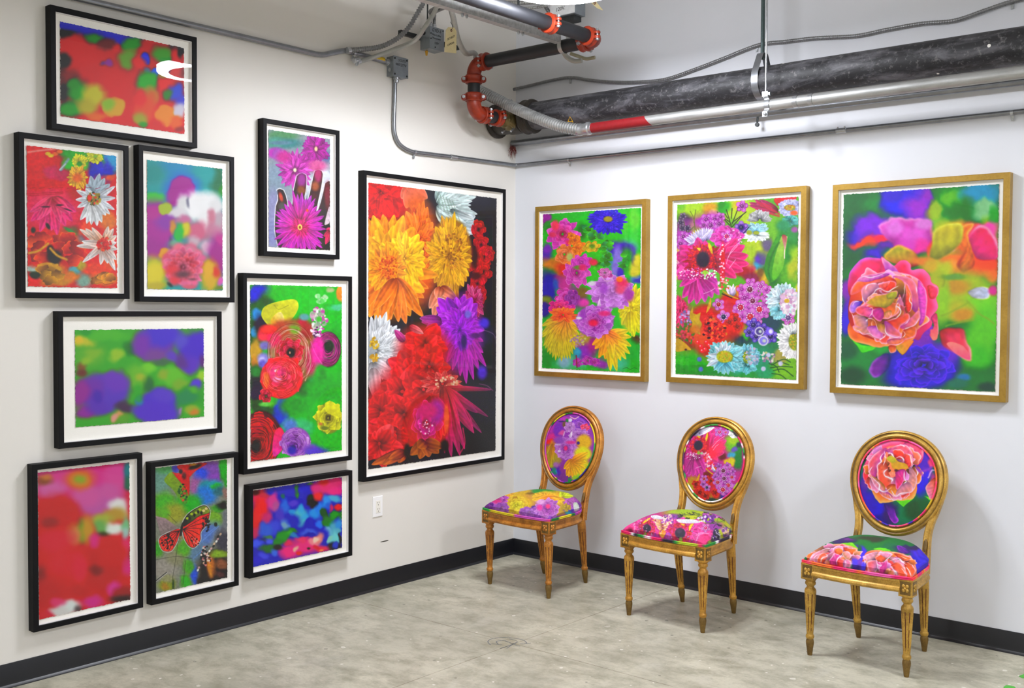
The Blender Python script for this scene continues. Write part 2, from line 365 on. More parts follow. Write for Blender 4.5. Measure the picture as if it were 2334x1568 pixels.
    def fl(s,cx,cy,rx,ry,n,c0,c1,w,lay=2,rim=None,a0=0,a1=360,r0=.12,jit=.12,fall=.72,al=1,vein=.12,blunt=.75,cj=14,dark=.45):
        for L in range(lay):
            f=1-(1-fall)*L if lay<=2 else 1-(1-.3)*L/(lay-1)
            o=s.rng.random()
            idx=s.rng.permutation(n)
            for i in idx:
                a=math.radians(a0+(a1-a0)*(i+o+jit*s.rng.normal())/n); r=f*(1+jit*s.rng.normal())
                ca,sa=math.cos(a),math.sin(a); j=s.rng.normal(0,cj,1)
                W=w*f*(abs(ca)*ry+abs(sa)*rx)/max(rx,ry)
                s.p(cx+rx*ca*r0*f,cy+ry*sa*r0*f,cx+rx*ca*r,cy+ry*sa*r,W,hexc(c0)+j,np.clip(hexc(c1)+j,0,255),rim,vein,blunt,al,dark=dark)
    def dots(s,cx,cy,rx,ry,n,r,cols,sf=.4,ring=0):
        for i in range(n):
            a=s.rng.random()*6.283; q=math.sqrt(s.rng.random()*(1-ring)+ring)
            s.b(cx+rx*q*math.cos(a),cy+ry*q*math.sin(a),r*(.6+.8*s.rng.random()),r*(.6+.8*s.rng.random()),cols[s.rng.integers(len(cols))],sf)
    def rose(s,cx,cy,rx,ry,cols,rim,layers=6,n0=9,off=(0,0),rimw=.16,wob=.12,inner=.12,op=1):
        """ruffled petals laid from the outside in; cols from outer to inner"""
        C=[hexc(c) for c in cols]
        for L in range(layers):
            f=1-(1-inner)*L/layers; n=max(3,int(n0*(.45+.55*f))); o=s.rng.random()*6.28
            t=L/max(1,layers-1)*(len(C)-1); i=min(int(t),len(C)-2) if len(C)>1 else 0
            base=C[i]*(1-(t-i))+C[min(i+1,len(C)-1)]*(t-i)
            for j in s.rng.permutation(n):
                a=o+6.283*j/n+s.rng.normal()*.1; pr=.62*f
                px=cx+off[0]*(1-f)+rx*pr*math.cos(a); py=cy+off[1]*(1-f)+ry*pr*math.sin(a)
                ln=.40*f*(1+.15*s.rng.normal()); wd=min(.62,2.5/n)*f*(1+.1*s.rng.normal())
                s.ruf(px,py,rx*ln,ry*ln,a,wd/ln*.9,base+s.rng.normal(0,12),hexc(rim),rimw,wob,op)
    def ruf(s,x,y,rx,ry,a,asp,c,rim,rimw,wob,op=1):
        k=s.k; x,y,rx,ry=x*k,y*k,rx*k,ry*k; R=max(rx,ry)*max(1,asp)*1.35
        q=s.box(x-R,y-R,x+R,y+R)
        if not q: return
        sl,X,Y=q; U=(X-x)/rx; V=(Y-y)/ry; ca,sa=math.cos(a),math.sin(a)
        u=U*ca+V*sa; v=(-U*sa+V*ca)/asp
        th=np.arctan2(v,u); ph=s.rng.random(3)*6.28
        rad=1+wob*(np.sin(3*th+ph[0])+.7*np.sin(5*th+ph[1])+.5*np.sin(8*th+ph[2]))*.6
        d=np.sqrt(u*u+v*v)/rad
        m=np.clip((1-d)*max(rx,3)/1.4+.5,0,1)*op
        sh=np.clip(.72+.42*u,0.35,1.15)[...,None]; sh=1-(1-sh)*(.25+.75*s.dk)
        col=c*sh
        r=(np.clip((d-(1-rimw))/rimw,0,1)**1.3*np.clip(u*1.3+.25,0,1))[...,None]
        col=col*(1-r)+rim*r
        s.put(sl,m,np.clip(col,0,255))
    def tex(s,amp=.05,cell=12,sat=0):
        s.a*=1+amp*vnoise(s.H,s.W,cell*s.k,s.rng,3)[...,None]; np.clip(s.a,0,255,out=s.a)
    def sat(s,f):
        g=s.a@np.array([.3,.55,.15]); s.a=np.clip(g[...,None]+(s.a-g[...,None])*f,0,255)
    def blur(s,r):
        r=max(1,int(r*s.k))
        for _ in range(2):
            for ax in (0,1):
                p=np.pad(s.a,[(r+1,r) if i==ax else (0,0) for i in range(3)],mode='edge'); c=np.cumsum(p,ax)
                n=s.a.shape[ax]; hi=np.take(c,range(2*r+1,2*r+1+n),ax); lo=np.take(c,range(0,n),ax); s.a=(hi-lo)/(2*r+1)
    def warp(s,amp,cell):
        n1=vnoise(s.H,s.W,cell*s.k,s.rng,2)*amp*s.k; n2=vnoise(s.H,s.W,cell*s.k,s.rng,2)*amp*s.k
        Y,X=np.mgrid[0:s.H,0:s.W]; s.a=s.sample(X+n1,Y+n2)
    def sample(s,x,y):
        x=np.clip(x,0,s.W-1.001); y=np.clip(y,0,s.H-1.001); xi=x.astype(int); yi=y.astype(int); fx=(x-xi)[...,None]; fy=(y-yi)[...,None]
        a=s.a; return (a[yi,xi]*(1-fx)+a[yi,xi+1]*fx)*(1-fy)+(a[yi+1,xi]*(1-fx)+a[yi+1,xi+1]*fx)*fy
def _open(P,n=5):
    Q=np.vstack([2*P[0]-P[1],P,2*P[-1]-P[-2]]); out=[]
    for i in range(1,len(Q)-2):
        p0,p1,p2,p3=Q[i-1:i+3]
        for j in range(n):
            t=j/n; out.append(.5*((2*p1)+(-p0+p2)*t+(2*p0-5*p1+4*p2-p3)*t*t+(-p0+3*p1-3*p2+p3)*t**3))
    out.append(Q[-2]); return np.array(out)
# each study: region of the photograph it was drawn from (x0,y0,x1,y1), its size in study units, the four corners of the sheet
def a_red():
    c=Cv(1702,1568,.3,'c8190a',3)
    c.bl('''320 280 260 75 1e1eb4 .5 8;600 330 190 75 2323b9;780 390 170 70 3223c3;980 400 120 45 2832c8;240 345 120 40 2d3214;560 390 100 60 288c1e
420 530 190 130 cd0a0a .45 15;250 620 70 70 1e281e;250 740 60 70 46191e;240 930 60 130 191923 .6;320 780 90 80 821e1e;690 450 80 60 6e1e1e;800 480 60 50 d21414
950 450 100 70 1e961e;900 600 95 115 6ea01e .5 10;1150 450 120 60 c3140a;1400 470 80 50 1e0a0f .6;1260 560 110 80 50a01e;1300 620 60 45 1e961e;1390 600 50 120 d71e28
640 650 45 24 6e3c82 .6;712 645 50 45 8c2896;1085 605 46 62 1e32d7 .14;1010 650 70 65 dc1937;1090 725 45 35 5a6e96;1175 745 47 60 1e64eb .14
1100 840 125 105 28aa28 .35;1085 950 110 70 8ca01e;1150 1010 70 70 be8214;1290 860 80 65 dc1e2d .4;1280 760 60 40 96821e;1310 690 40 50 3c5a96;1240 690 40 35 c83c28
1400 950 80 90 3c50c8 .5 30;1450 1050 60 70 4646c3;1430 1140 70 70 d2cddc .5 40;1310 970 45 55 3c8228;1470 740 50 60 7d0f19;1460 530 35 70 190f14
1080 1120 130 170 d7550f;1020 1000 60 90 d72d14;1290 1180 95 110 e18c14 .12;1400 1260 70 70 dc6914;1030 1210 80 75 a0a01e;1045 1275 50 40 3c961e;1200 1280 70 60 c83219;1440 1330 60 25 963c3c
390 940 110 140 1e961e;300 1130 130 70 149614;340 850 70 50 1e8c1e;560 970 130 115 c3be19;480 1090 110 90 b4aa1e;760 1085 110 95 d2a519 .12 20;710 1060 60 55 8cb41e;600 1190 130 60 dc6e0f;760 1230 110 50 cd1914;800 850 150 130 cd1e0a''')
    c.blur(9); c.sat(1.15); return c
def a_mix():
    c=Cv(1120,1568,.4,'cd2d37',5); c.dk=.55
    c.bl('''350 350 230 190 cd0f14;380 620 250 60 d73c50;400 760 240 140 d74164;250 300 80 90 d70f0f;900 340 90 100 1e8cb9;590 260 130 60 23a01e;550 360 70 60 3cb41e;690 330 40 70 5ab432;830 330 25 70 50aa3c
880 410 50 90 1932b4;760 400 45 80 2319aa;815 390 30 70 2d28be;930 300 40 60 2d96c3;900 470 60 30 d25a3c;400 420 80 70 c30f5a;500 450 60 50 b90f55;620 600 70 50 b41432;930 580 40 60 c31e3c
880 830 90 80 d27832;700 900 60 60 e1502d;560 940 70 60 3c6e46;640 1010 50 60 5a8296;900 1180 80 80 dc5a32;760 1250 110 60 e1502d;280 1010 130 90 d7411e;520 1010 120 100 e14b28;640 1110 70 80 e6461e
300 1150 110 70 cd3219;430 1150 80 80 2d2d32 .3;500 1230 40 60 c33c1e;600 1260 60 40 5aa0aa;660 1210 40 50 b4a01e;380 1290 130 90 cd961e;240 1330 60 60 d7281e;230 1240 40 30 aabeb4;250 1290 50 30 1e3c28
500 1350 80 40 c88c1e;670 1350 70 60 82a596;850 1330 110 50 d78c1e;560 1310 60 40 dc8228''')
    for x,y in ((470,245),(430,265),(395,280),(370,262)): c.b(x,y,26,16,'e16e32' if x>400 else 'dcb914',.4)
    c.l([(200,250),(300,236),(430,222)],22,'e68c82',8)
    c.l([(480,400),(545,310)],26,'7da0a0',6); c.l([(520,350),(470,400)],10,'c8d2d2',3)
    c.fl(640,335,70,70,18,'b4b914','d2cd1e',17,2); c.b(640,350,22,20,'1e8c14',.4)
    c.fl(775,290,72,58,18,'afb414','d7d71e',16,2); c.b(775,285,16,12,'78aa1e',.4)
    c.fl(625,465,88,100,18,'dc8219','dcb41e',20,2); c.b(620,470,40,36,'dc6e19',.5)
    # hanging pink flower
    for tx,ty in ((225,840),(300,930),(360,850),(400,920),(450,960),(520,880),(580,840),(610,760)): c.p(420,640,tx,ty,46,'cd3250','d73c7d','dc5a8c')
    for tx,ty in ((215,760),(280,830),(330,800),(480,850),(560,780)): c.p(420,640,tx,ty,40,'d24155','dc4b82','e16e96')
    c.bl('245 915 20 25 323c32 .5;370 880 14 30 283228 .5 -30;470 700 30 8 46323c;350 715 40 8 55283c;540 740 40 7 50283c .5 20;560 920 60 14 3c8c46 .5 30')
    # marigolds
    for x,y in ((240,1010),(320,980),(300,1060),(480,1000),(540,980),(470,1060),(560,1070),(620,1060),(640,1120),(280,1130),(330,1150),(590,1170)): c.ruf(x,y,70,52,c.rng.random()*6,1,hexc('dc4b23')+c.rng.normal(0,16),hexc('e6961e'),.12,.2)
    for x,y in ((330,1250),(420,1240),(360,1300),(450,1300),(390,1340)): c.ruf(x,y,60,42,c.rng.random()*6,1,hexc('c8911e')+c.rng.normal(0,12),hexc('dcaf32'),.2,.25)
    c.b(425,1140,62,58,'2d2d32',.35); c.b(390,1080,30,40,'2d2828',.4)
    for q in ([(210,1110),(290,1090),(370,1030)],[(390,1070),(450,1130),(530,1165)],[(290,1215),(380,1200),(470,1250)]): c.l(q,20,'d2a01e',6)
    for k in range(5): c.ruf(780+30*k,1320+c.rng.normal()*14,46,36,k,1,hexc('d78c1e'),hexc('e1b432'),.2,.2)
    # white daisies
    W='dce1e4'
    for tx,ty in ((735,450),(810,430),(855,470),(700,520),(900,520)): c.p(770,640,tx,ty,40,'82919b','aab9c3','c8d2dc')
    for tx,ty in ((612,575),(605,655),(620,720),(945,540),(948,640),(940,740),(900,780),(690,560)): c.p(770,650,tx,ty,28,'a0a5af',W,'f0f0f0')
    for tx,ty in ((645,830),(700,860),(740,870),(790,880),(830,850),(865,790)): c.p(765,660,tx,ty,34,'b4b4b4',W,'f5f5f5')
    c.dots(762,645,55,55,60,9,['46461e','8c7d1e','b4a032','d25032','323c28'])
    c.b(725,640,18,28,'e1461e',.4)
    for tx,ty in ((640,905),(690,900),(745,890),(885,880),(930,900),(955,960)): c.p(850,1040,tx,ty,30,'c8784b','e1dcd7','f0ebe6')
    for tx,ty in ((612,1050),(660,1010),(665,1190),(720,1150),(820,1210),(880,1200),(945,1260),(955,1170),(960,1080),(955,1020)): c.p(850,1040,tx,ty,30,'be8c78','e1e4e6','f5f5f5')
    c.dots(850,1035,62,58,70,9,['d23228','be281e','dc5a32','aa2828'])
    for k in range(9): c.l([(215+80*k,560+c.rng.normal()*6),(260+80*k,552)],3,'8c1428')
    for y in (598,612): c.l([(190,y+8),(500,y-8)],4,'8c1923',1,.6)
    c.l([(770,1375),(830,1362),(860,1378),(925,1366)],4,'6e3228',1,.7)
    c.tex(.12,22); c.sat(1.15); return c
def a_soft():
    c=Cv(1058,1568,.4,'1e9b9b',7)
    c.bl('''420 280 170 70 288cb9;240 330 90 90 28918c;800 420 60 170 1e7350;845 490 35 60 1e8c2d;700 330 80 90 1ea0a0;490 470 170 145 3c78c8 .3;490 485 128 124 a51e91 .12;430 560 80 80 a52d91
240 555 90 52 46be41 .35;250 800 190 215 aa3296 .3;220 1010 120 100 a03291;330 750 90 90 8c3ca5;230 690 80 60 b43791
790 800 110 170 be7d96 .6;640 640 165 130 e6e6e6;490 610 50 90 d7d7d7;600 600 60 100 ebebeb;720 600 120 90 e6e6e6 .5;790 640 60 80 d7d7d7;690 760 45 100 e1e1e1;450 680 80 42 d7d2d7;820 760 40 60 b4a0aa
540 590 12 50 78788c .6 -20;750 720 40 70 c3788c;500 750 70 50 c36e96;620 870 110 100 c86482;590 960 60 60 beaab4;720 1000 60 60 cdaabe;510 840 45 62 cdc31e .45;465 855 34 80 23b446 .5;410 810 25 60 c88c3c;385 960 20 60 5a3c6e;430 960 60 40 6eaa8c
810 1090 85 190 a02887;830 930 40 60 b93c8c;500 1150 200 180 d74b64 .3;350 633 50 46 a5b93c .2;340 650 60 50 a5b93c .1;240 1240 105 155 d7c819;250 1340 110 40 b9aa28;325 1045 44 48 dc9b23 .25;740 1260 80 150 cda519;725 1190 42 70 d7a519
840 1355 50 20 6e8228;835 1305 30 30 d75aaf;790 1230 30 50 d23c32 .6''')
    c.dots(500,1110,170,110,90,32,['d75f8c','dc4664','c8788c','d2506e','e16e82'],.6)
    c.dk=.7; c.rose(500,1170,185,175,['d25a82','dc4655','c8506e'],'e68caa',7,13)
    c.bl('420 1290 50 44 dc414b .6;515 1322 34 30 d7648c .6;600 1312 36 32 e6648c .6;400 1200 60 44 dc3c46 .7;500 1238 70 30 64414b .8;585 1282 34 10 6e4650 .9;380 1330 30 14 37413c 0.5 40;560 1350 60 20 d25a6e')
    c.blur(5); return c
def a_hand():
    c=Cv(1002,1568,.45,'8c96a0',9)
    c.bl('''320 260 160 60 508c5a;330 335 180 50 3c8282;250 330 80 60 4b9682;740 470 70 60 5a6e96;300 650 140 120 8296aa;250 800 80 120 7d91a0;560 740 90 110 c8cdd7;740 700 70 130 d2d7e1;640 560 120 60 d25f9b;240 430 70 50 b928aa .5;280 440 60 60 a050b4;300 330 120 20 5a8296
230 1000 60 200 8c8cb4;220 1230 60 140 8287b4''')
    c.fl(655,390,140,150,26,'b4239b','aa1e96',24,2,None,al=.85,vein=.05); c.b(655,390,16,24,'ebc896',.5)
    c.fl(445,600,170,195,26,'b932a0','c337aa',24,2,None,al=.85,vein=.05); c.b(445,600,16,20,'ebe1b9',.5)
    c.b(330,470,70,60,'c83291',.6); c.b(660,545,70,40,'d25a96',.6)
    H=[(268,798),(292,786),(330,802),(352,850),(368,915),(372,1000),(384,1128),(410,1060),(424,900),(428,830),(446,740),(464,660),(490,638),(520,632),(552,648),(560,680),(556,770),(540,860),(548,960),(566,975),(582,880),(604,790),(626,680),(644,612),(680,598),(712,612),(722,640),(714,720),(694,830),(670,940),(655,1040),(672,1010),(700,930),(730,810),(748,732),(778,710),(810,715),(810,980),(780,1010),(750,1140),(800,1100),(810,1400),(285,1380),(262,1290),(246,1200),(248,1080),(256,960),(278,900),(276,850)]
    c.l(H,15,'e6e6eb',4,sm=False); c.g(H,'3c2823',sm=False,st=.2)
    c.bl('512 700 42 75 96288c .5;508 800 40 40 8c5028 .6;675 650 36 70 b4376e .5;648 760 36 45 a5593c .6;306 870 18 46 c84b2d .5 -15;770 850 30 120 78233c .6;320 960 40 40 50504b .6;470 900 30 60 5a4632;640 860 30 40 50321e;760 1230 50 130 283219;300 1250 40 80 464641;720 1300 60 80 3c3c1e')
    c.l([(655,1035),(670,985),(700,850),(720,760)],14,'dce1e6',5); c.g([(792,965),(770,1010),(740,1130),(755,1145),(795,1110)],'c8b4be')
    for tx,ty,w in ((470,840,26),(515,820,30),(440,900,28),(610,850,34),(650,880,24),(560,880,30),(640,930,26)): c.p(500,1130,tx,ty,w,'a52396','b441b9','aa37aa')
    c.fl(495,1168,250,300,30,'c31473','b428af',22,1,'a51ea0',jit=.1,r0=.2)
    for tx,ty in ((250,1120),(248,1205),(262,1225),(290,1045),(250,1040),(340,935),(725,1075),(735,1150),(720,1195),(730,1275),(715,1335),(660,1370),(600,1385),(540,1385),(480,1380),(420,1380),(365,1380),(310,1330),(290,990)): c.p(495,1168,tx,ty,26,'c8146e','b932be','a528a5')
    c.fl(495,1168,95,105,30,'be145a','d21e78',9,2)
    c.b(495,1168,24,30,'ebd26e',.3); c.b(495,1170,11,15,'964b1e',.3); c.b(568,1002,12,14,'e65a1e',.3)
    for tx,ty in ((795,1170),(760,1180),(790,1290),(735,1260),(750,1340)): c.p(800,1210,tx,ty,30,'b4144b','d21e64')
    c.tex(.1,20); return c
def a_ranu():
    c=Cv(941,1568,.5,'32b432',11)
    c.bl('''160 500 50 300 28502d .4;190 230 60 90 2d2db9 .4 30;170 200 45 50 2d32c3;240 280 60 60 1e5a2d;170 330 50 60 285f28;165 370 40 34 3287c8;200 430 50 60 28233c;160 640 44 90 c8a01e .4;160 720 30 50 d28c1e;165 820 60 80 2d2d32;170 930 50 80 322341;160 780 40 40 28823c;150 500 20 40 3c8cbe
380 200 120 60 32b43c .6;560 240 100 80 37b93c .6;770 215 30 62 e1911e .3;700 190 25 20 aab482;740 310 50 20 5abe8c .5;340 1060 60 110 3246be .4 20;560 880 50 50 46a096;510 885 60 60 4b2337 .4;500 1180 90 60 4bbe78;440 1020 90 70 1e9632;650 830 30 70 288732;640 900 150 90 2da537 .6;740 560 50 90 2d9632;620 1330 70 50 5050be .5;680 1250 100 80 28b432;400 1160 50 50 5a82c8;240 1010 70 30 5ab432;190 1020 60 40 1e5028;240 1060 60 40 2d5a3c''')
    for q in ([(470,170),(500,400)],[(530,180),(520,330)],[(700,220),(690,420)]): c.l(q,26,'3cbe46',10,.5)
    c.g([(205,365),(232,308),(330,272),(440,258),(472,292),(462,345),(420,402),(340,465),(270,452),(226,412)],'b9b91e','d2d228',rim='dce13c',ang=-60)
    c.g([(270,420),(310,360),(350,350),(372,412),(330,440)],'d7aa32','e6dc8c',ang=-40); c.l([(300,300),(330,330),(400,300)],4,'96961e',2)
    # large striped ranunculus
    for i in range(16):
        f=1-i/17; c.b(425,640,165*f,240*f if i<5 else 200*f,['9b462d','a5824b','8c2d28','6e9b46','aa5f3c','c8323c','8c5a32'][i%7],.12)
        a0=c.rng.random()*6; P=[(425+165*f*math.cos(a0+t*.25),640+215*f*math.sin(a0+t*.25)) for t in range(13)]; c.l(P,5,'d7b4a0',2,.7)
    c.bl('340 470 60 60 b4503c;500 450 40 70 be3246;560 700 40 100 c83c6e;540 480 50 60 a03c3c;450 470 40 40 78a03c')
    for q in ([(470,480),(520,560),(530,680),(500,790)],[(540,600),(560,720),(520,840)],[(330,520),(420,470),(500,510)]): c.l(q,8,'dcc8b4',3,.6)
    c.rose(415,625,100,100,['c81e3c','d21e4b','a01432'],'e68c96',5,8); c.b(418,642,28,32,'1e1423',.4); c.b(410,640,6,10,'c89678',.4)
    c.bl('250 500 60 50 e62d3c;290 540 50 60 e63264;215 520 35 40 e64650;260 470 60 30 e6461e')
    c.bl('220 680 45 40 8c87d2;210 700 24 30 c8c3e6;230 590 40 30 8278be;215 720 30 30 6e64c8')
    c.whorl(420,640,175,215,30,'e6c8b4','78321e',(0,0),8,.5,.5)
    c.b(350,820,152,150,'e62837',.06)
    c.rose(350,810,150,150,['e6283c','eb3250','e64673'],'f05f6e',6,9,rimw=.1)
    c.bl('300 780 60 50 e6467d .7;320 830 30 20 f0a0c8 .6;310 770 12 10 f5dce6 .5;240 840 24 60 e1781e .5')
    for i in range(7): c.l([(270+8*i,880+10*i),(350,925+6*i),(450-6*i,870+10*i)],5,['a01e1e','f0645a'][i%2],2,.8)
    for i in range(4): c.l([(300,720+14*i),(390,700+16*i),(470,760+14*i)],4,'f58278',2,.6)
    c.whorl(350,810,145,145,36,'fa8278','b41423',(-10,-40),8,.75)
    # swirl on the right
    c.b(690,620,80,125,'1e5a32',.1); 
    for i in range(11):
        f=1-i/12; c.b(680,615,90*f,120*f,['e6289b','323c28','d2288c','5a2d4b','c82d96','46823c'][i%6],.15)
    c.whorl(685,615,92,122,36,'f064be','3c1937',(10,-10),7,.7)
    c.b(610,620,45,105,'e632a0',.35); c.b(690,595,34,40,'1e3c2d',.4); c.l([(560,560),(590,640),(640,720)],6,'f078c3',3,.7)
    c.l([(690,510),(750,540),(775,620),(740,710),(680,740)],6,'6e1e46',2); c.l([(700,480),(770,530),(778,640)],5,'32a53c',2)
    c.dots(620,400,60,90,70,12,['d7d2c8','a0aa96','8ca08c','c8a0b4','be50a0','e6e6e6'],.35); c.dots(600,490,40,40,30,9,['e6d2e6','c850aa','ffffff','5a285a'],.35)
    c.dots(630,250,36,30,12,16,['64c864','8cd28c','b4dcaa'],.3); c.b(620,400,20,20,'50b446',.4); c.b(515,385,36,24,'64a0a5',.5)
    # yellow
    c.b(690,1110,92,112,'8c8c1e',.12)
    c.rose(685,1105,100,118,['c8c81e','d7d728','b9b428'],'e6e66e',5,8)
    c.g([(665,1000),(715,990),(765,1040),(775,1100),(720,1090),(670,1060)],'dcdc23','c8c828',rim='ebeb5a'); c.bl('660 1180 30 14 6e7d1e;630 1150 14 10 c88250')
    # dark red at the foot
    c.b(200,1250,150,190,'5a0f19',.1)
    c.rose(185,1275,165,205,['c81923','b9141e','6e0f19'],'dc323c',8,9,off=(-20,60))
    for i in range(8): 
        f=1-i*.1; c.l([(135,1085+22*i),(230,1080+24*i),(315-14*i,1180+18*i),(300-12*i,1330)],6,['46080f','d7282d'][i%2],2,.8)
    c.whorl(185,1275,160,200,46,'e6323c','46060f',(-15,40),10,.8)
    c.b(165,1310,34,42,'1e0a14',.5)
    c.g([(300,1210),(345,1175),(375,1240),(360,1330),(300,1385),(285,1330)],'e63255','dc3ca0')
    c.b(455,1280,105,105,'a05abe',.1); c.rose(450,1290,110,110,['b478c8','a55fc3','8c46be'],'c896d7',6,9,off=(-20,40)); c.whorl(450,1285,108,108,36,'d7aae1','7832a5',(-20,45),7,.7); c.b(425,1340,32,30,'3c28a5',.5); c.bl('560 1340 50 40 7d50be;590 1350 60 30 5a46c3')
    c.rose(240,950,50,56,['dc3246','d23c5a'],'e66e6e',3,6); c.bl('230 1010 40 16 6ec85a')
    c.l([(690,1325),(720,1318),(745,1326),(765,1318)],2.5,'1e7828',1,.7)
    c.tex(.12,20); c.sat(1.15); return c
def a_dahlia():
    c=Cv(750,1568,.8,'2d2d37',13); c.dk=.7  # ground lifted from black, glass reflection put into its colour
    c.bl('620 90 100 60 37373f;660 700 60 160 28282f;600 1380 110 90 232328;640 820 60 60 2d2d4b')
    c.b(130,130,130,110,'be0f19',.3); c.fl(110,90,140,140,20,'a50f19','dc1923',30,3,'e6323c')
    for tx,ty in ((215,120),(240,170),(280,190),(330,170),(350,120),(300,90),(250,80)): c.p(270,60,tx,ty,34,'c8503c','dc7d64','e6b4a0')
    c.b(280,110,50,50,'d76e55',.5)
    c.fl(400,150,190,150,20,'96afaa','cddcdc',24,3,'e6f0f0',a0=-80,a1=75,jit=.1); c.fl(470,230,130,130,8,'96b4b4','c8d7dc',30,2,'e6ebf0',a0=-10,a1=80)
    c.p(500,260,612,292,26,'aabec3','d2dce1','f0f0f5'); c.p(490,250,565,362,30,'aab9c3','c8cdd7','e6ebf0'); c.p(470,180,592,228,18,'6e7d82','dce6e6','f0f0f0')
    for i in range(6): c.l([(400+16*i,90+8*i),(420+20*i,170+14*i)],4,'78967d',2,.6)
    # red cluster at the right
    for (x,y,r) in ((615,280,42),(630,360,44),(650,420,46),(640,500,44),(600,470,40),(610,560,40),(670,400,30),(630,620,34)): c.rose(x,y,r,r*1.25,['be1423','dc1e2d','d2193c'],'f0463c',3,6)
    c.bl('590 420 24 60 3c1428;600 520 30 20 501432')
    # orange between
    c.b(300,400,110,270,'d76423',.3); c.fl(300,330,90,200,24,'c8501e','e67832',30,3,'e69650')
    for tx,ty in ((120,200),(90,220),(200,230),(150,250)): c.p(140,420,tx,ty,34,'d25a28','eb8c46','f0aa64')
    # yellow dahlia
    c.b(470,410,112,190,'a56e14',.1); c.fl(465,420,115,205,34,'b4780f','dca51e',22,5,'ebc346',jit=.09,r0=.2)
    c.dots(480,390,60,90,60,5,['8c5a0f','c8821e','a06414'],.5)
    # orange yellow flower
    c.b(150,480,150,250,'c8780f',.25)
    c.fl(140,485,220,285,26,'d2640f','e6961e',40,2,'f0b446',r0=.1,jit=.1)
    for a in range(20,170,13): c.p(140,485,140+230*math.cos(math.radians(a)),500+250*math.sin(math.radians(a)),34,'dc6e14','eb8237','f0aa6e')
    c.fl(140,485,190,200,22,'d7821e','ebaf2d',36,2,'f0c35a',a0=150,a1=390,r0=.1)
    c.fl(230,430,120,150,20,'d7961e','ebb92d',26,3,'f0cd5a')
    c.fl(140,490,100,120,22,'d26414','e6a028',20,3,'ebb946')
    c.dots(150,475,48,60,120,5,['be500f','d76e14','aa460f','e6821e'],.5)
    for tx,ty in ((300,640),(330,735),(280,700),(240,770),(200,760),(150,750),(110,745),(70,700)): c.p(180,540,tx,ty,32,'d7691e','e68237','f0b482')
    # peach
    for tx,ty in ((380,740),(410,720),(430,690),(360,690),(470,680),(500,640),(400,640)): c.p(420,580,tx,ty,28,'c86441','d79178','ebcdb9')
    c.l([(410,635),(435,640),(448,665)],7,'ebdcd2',3)
    # purple dahlia
    c.b(520,820,120,200,'6e1e8c',.2); c.b(590,660,50,80,'8c2850',.5)
    c.fl(590,650,55,90,20,'a02855','be4678',14,2,'d7a5b4')
    c.fl(510,760,140,130,22,'781eaa','aa37cd',26,3,'c86ed7')
    for tx,ty in ((320,760),(340,800),(310,740)): c.p(420,750,tx,ty,24,'8c2d8c','a04696','be6eb4')
    for tx,ty in ((640,920),(655,990),(620,1010),(590,1060),(552,1080),(520,1040),(480,1010),(450,970),(425,920),(640,860),(600,960),(560,980)): c.p(530,800,tx,ty,22,'821e96','b432aa','dc64b4')
    c.fl(520,800,85,110,18,'821ebe','a02dc8',22,3,'be64d2'); c.bl('645 765 26 26 503cd2;635 1020 24 34 5a3cc8;560 720 18 20 786ed2;540 860 16 40 3c1464;600 830 30 14 5a1e78')
    c.l([(640,800),(690,820),(705,850)],5,'826e8c',2,.6)
    # white dahlia
    c.b(100,900,110,130,'a0a5aa',.2); c.fl(85,910,160,170,26,'9ba0a5','e1e6eb',20,4,'fafafa',a0=-100,a1=110,r0=.15); c.fl(70,960,130,110,12,'a5a5aa','e1e1e6',24,2,'f5f5fa',a0=0,a1=110)
    c.p(70,1000,85,1168,34,'c8b9be','ebdce1','f5f5f5'); c.p(140,960,240,1010,24,'aaa0b4','dcd2e6','f5f0fa'); c.dots(75,870,24,30,30,6,['c8a028','dcb946','aa821e'],.5); c.dots(75,945,20,18,20,6,['c8961e','e1b93c'],.5)
    # reds
    c.b(330,900,130,120,'c81e23',.4); c.b(300,1080,190,140,'d2323c',.4); c.b(130,1260,120,180,'be1419',.4)
    for (x,y,rx,ry) in ((340,880,110,100),(260,1010,120,110),(360,990,100,100),(220,1120,130,120),(330,1110,100,100),(110,1230,110,110),(180,1330,120,120),(100,1390,110,120),(230,1240,110,100)): c.fl(x,y,rx,ry,11,'aa1419',['dc2828','e6373c','d7232d'][int(x)%3],34,2,'eb5550',jit=.16,al=.92)
    c.p(260,780,330,820,18,'d24150','dc8282','ebaab4'); c.p(230,860,180,800,20,'a02864','be5096','d278b4')
    # drooping dahlia
    c.fl(430,1080,110,70,16,'b42837','d75a55',18,2,'eb8c78'); c.dots(450,1080,60,40,50,6,['dcaa82','c86450','e6c8aa'],.5)
    for tx,ty,w in ((690,1110,14),(665,1250,18),(610,1230,26),(632,1335,20),(592,1335,30),(560,1270,30),(520,1340,32),(545,1420,24),(520,1455,26),(475,1460,26),(440,1440,24)): c.p(430,1100,tx,ty,w,'be1432','a52869' if tx<600 else '782864','d73c78',shade=.35)
    c.l([(690,1115),(660,1090),(620,1080)],5,'6e4664',2); c.l([(520,1440),(545,1390),(535,1310)],7,'eb326e',3,.7); c.l([(590,1335),(570,1250),(520,1180)],6,'e6417d',3,.6)
    # bud
    c.b(355,1270,112,140,'a50f2d',.12); c.b(350,1290,100,130,'c81e3c',.2)
    for tx,ty in ((300,1380),(340,1395),(440,1350),(460,1260),(420,1370)): c.p(370,1150,tx,ty,34,'be1432','e1323c','eb7846')
    c.rose(345,1280,78,110,['d7285a','c8288c','dc1e78'],'f064a0',4,7); c.bl('400 1220 40 60 a52396;350 1220 50 40 c82d6e;450 1260 14 80 eb643c'); c.dots(345,1300,40,40,14,4,['ffd2dc','f0aac8'],.5)
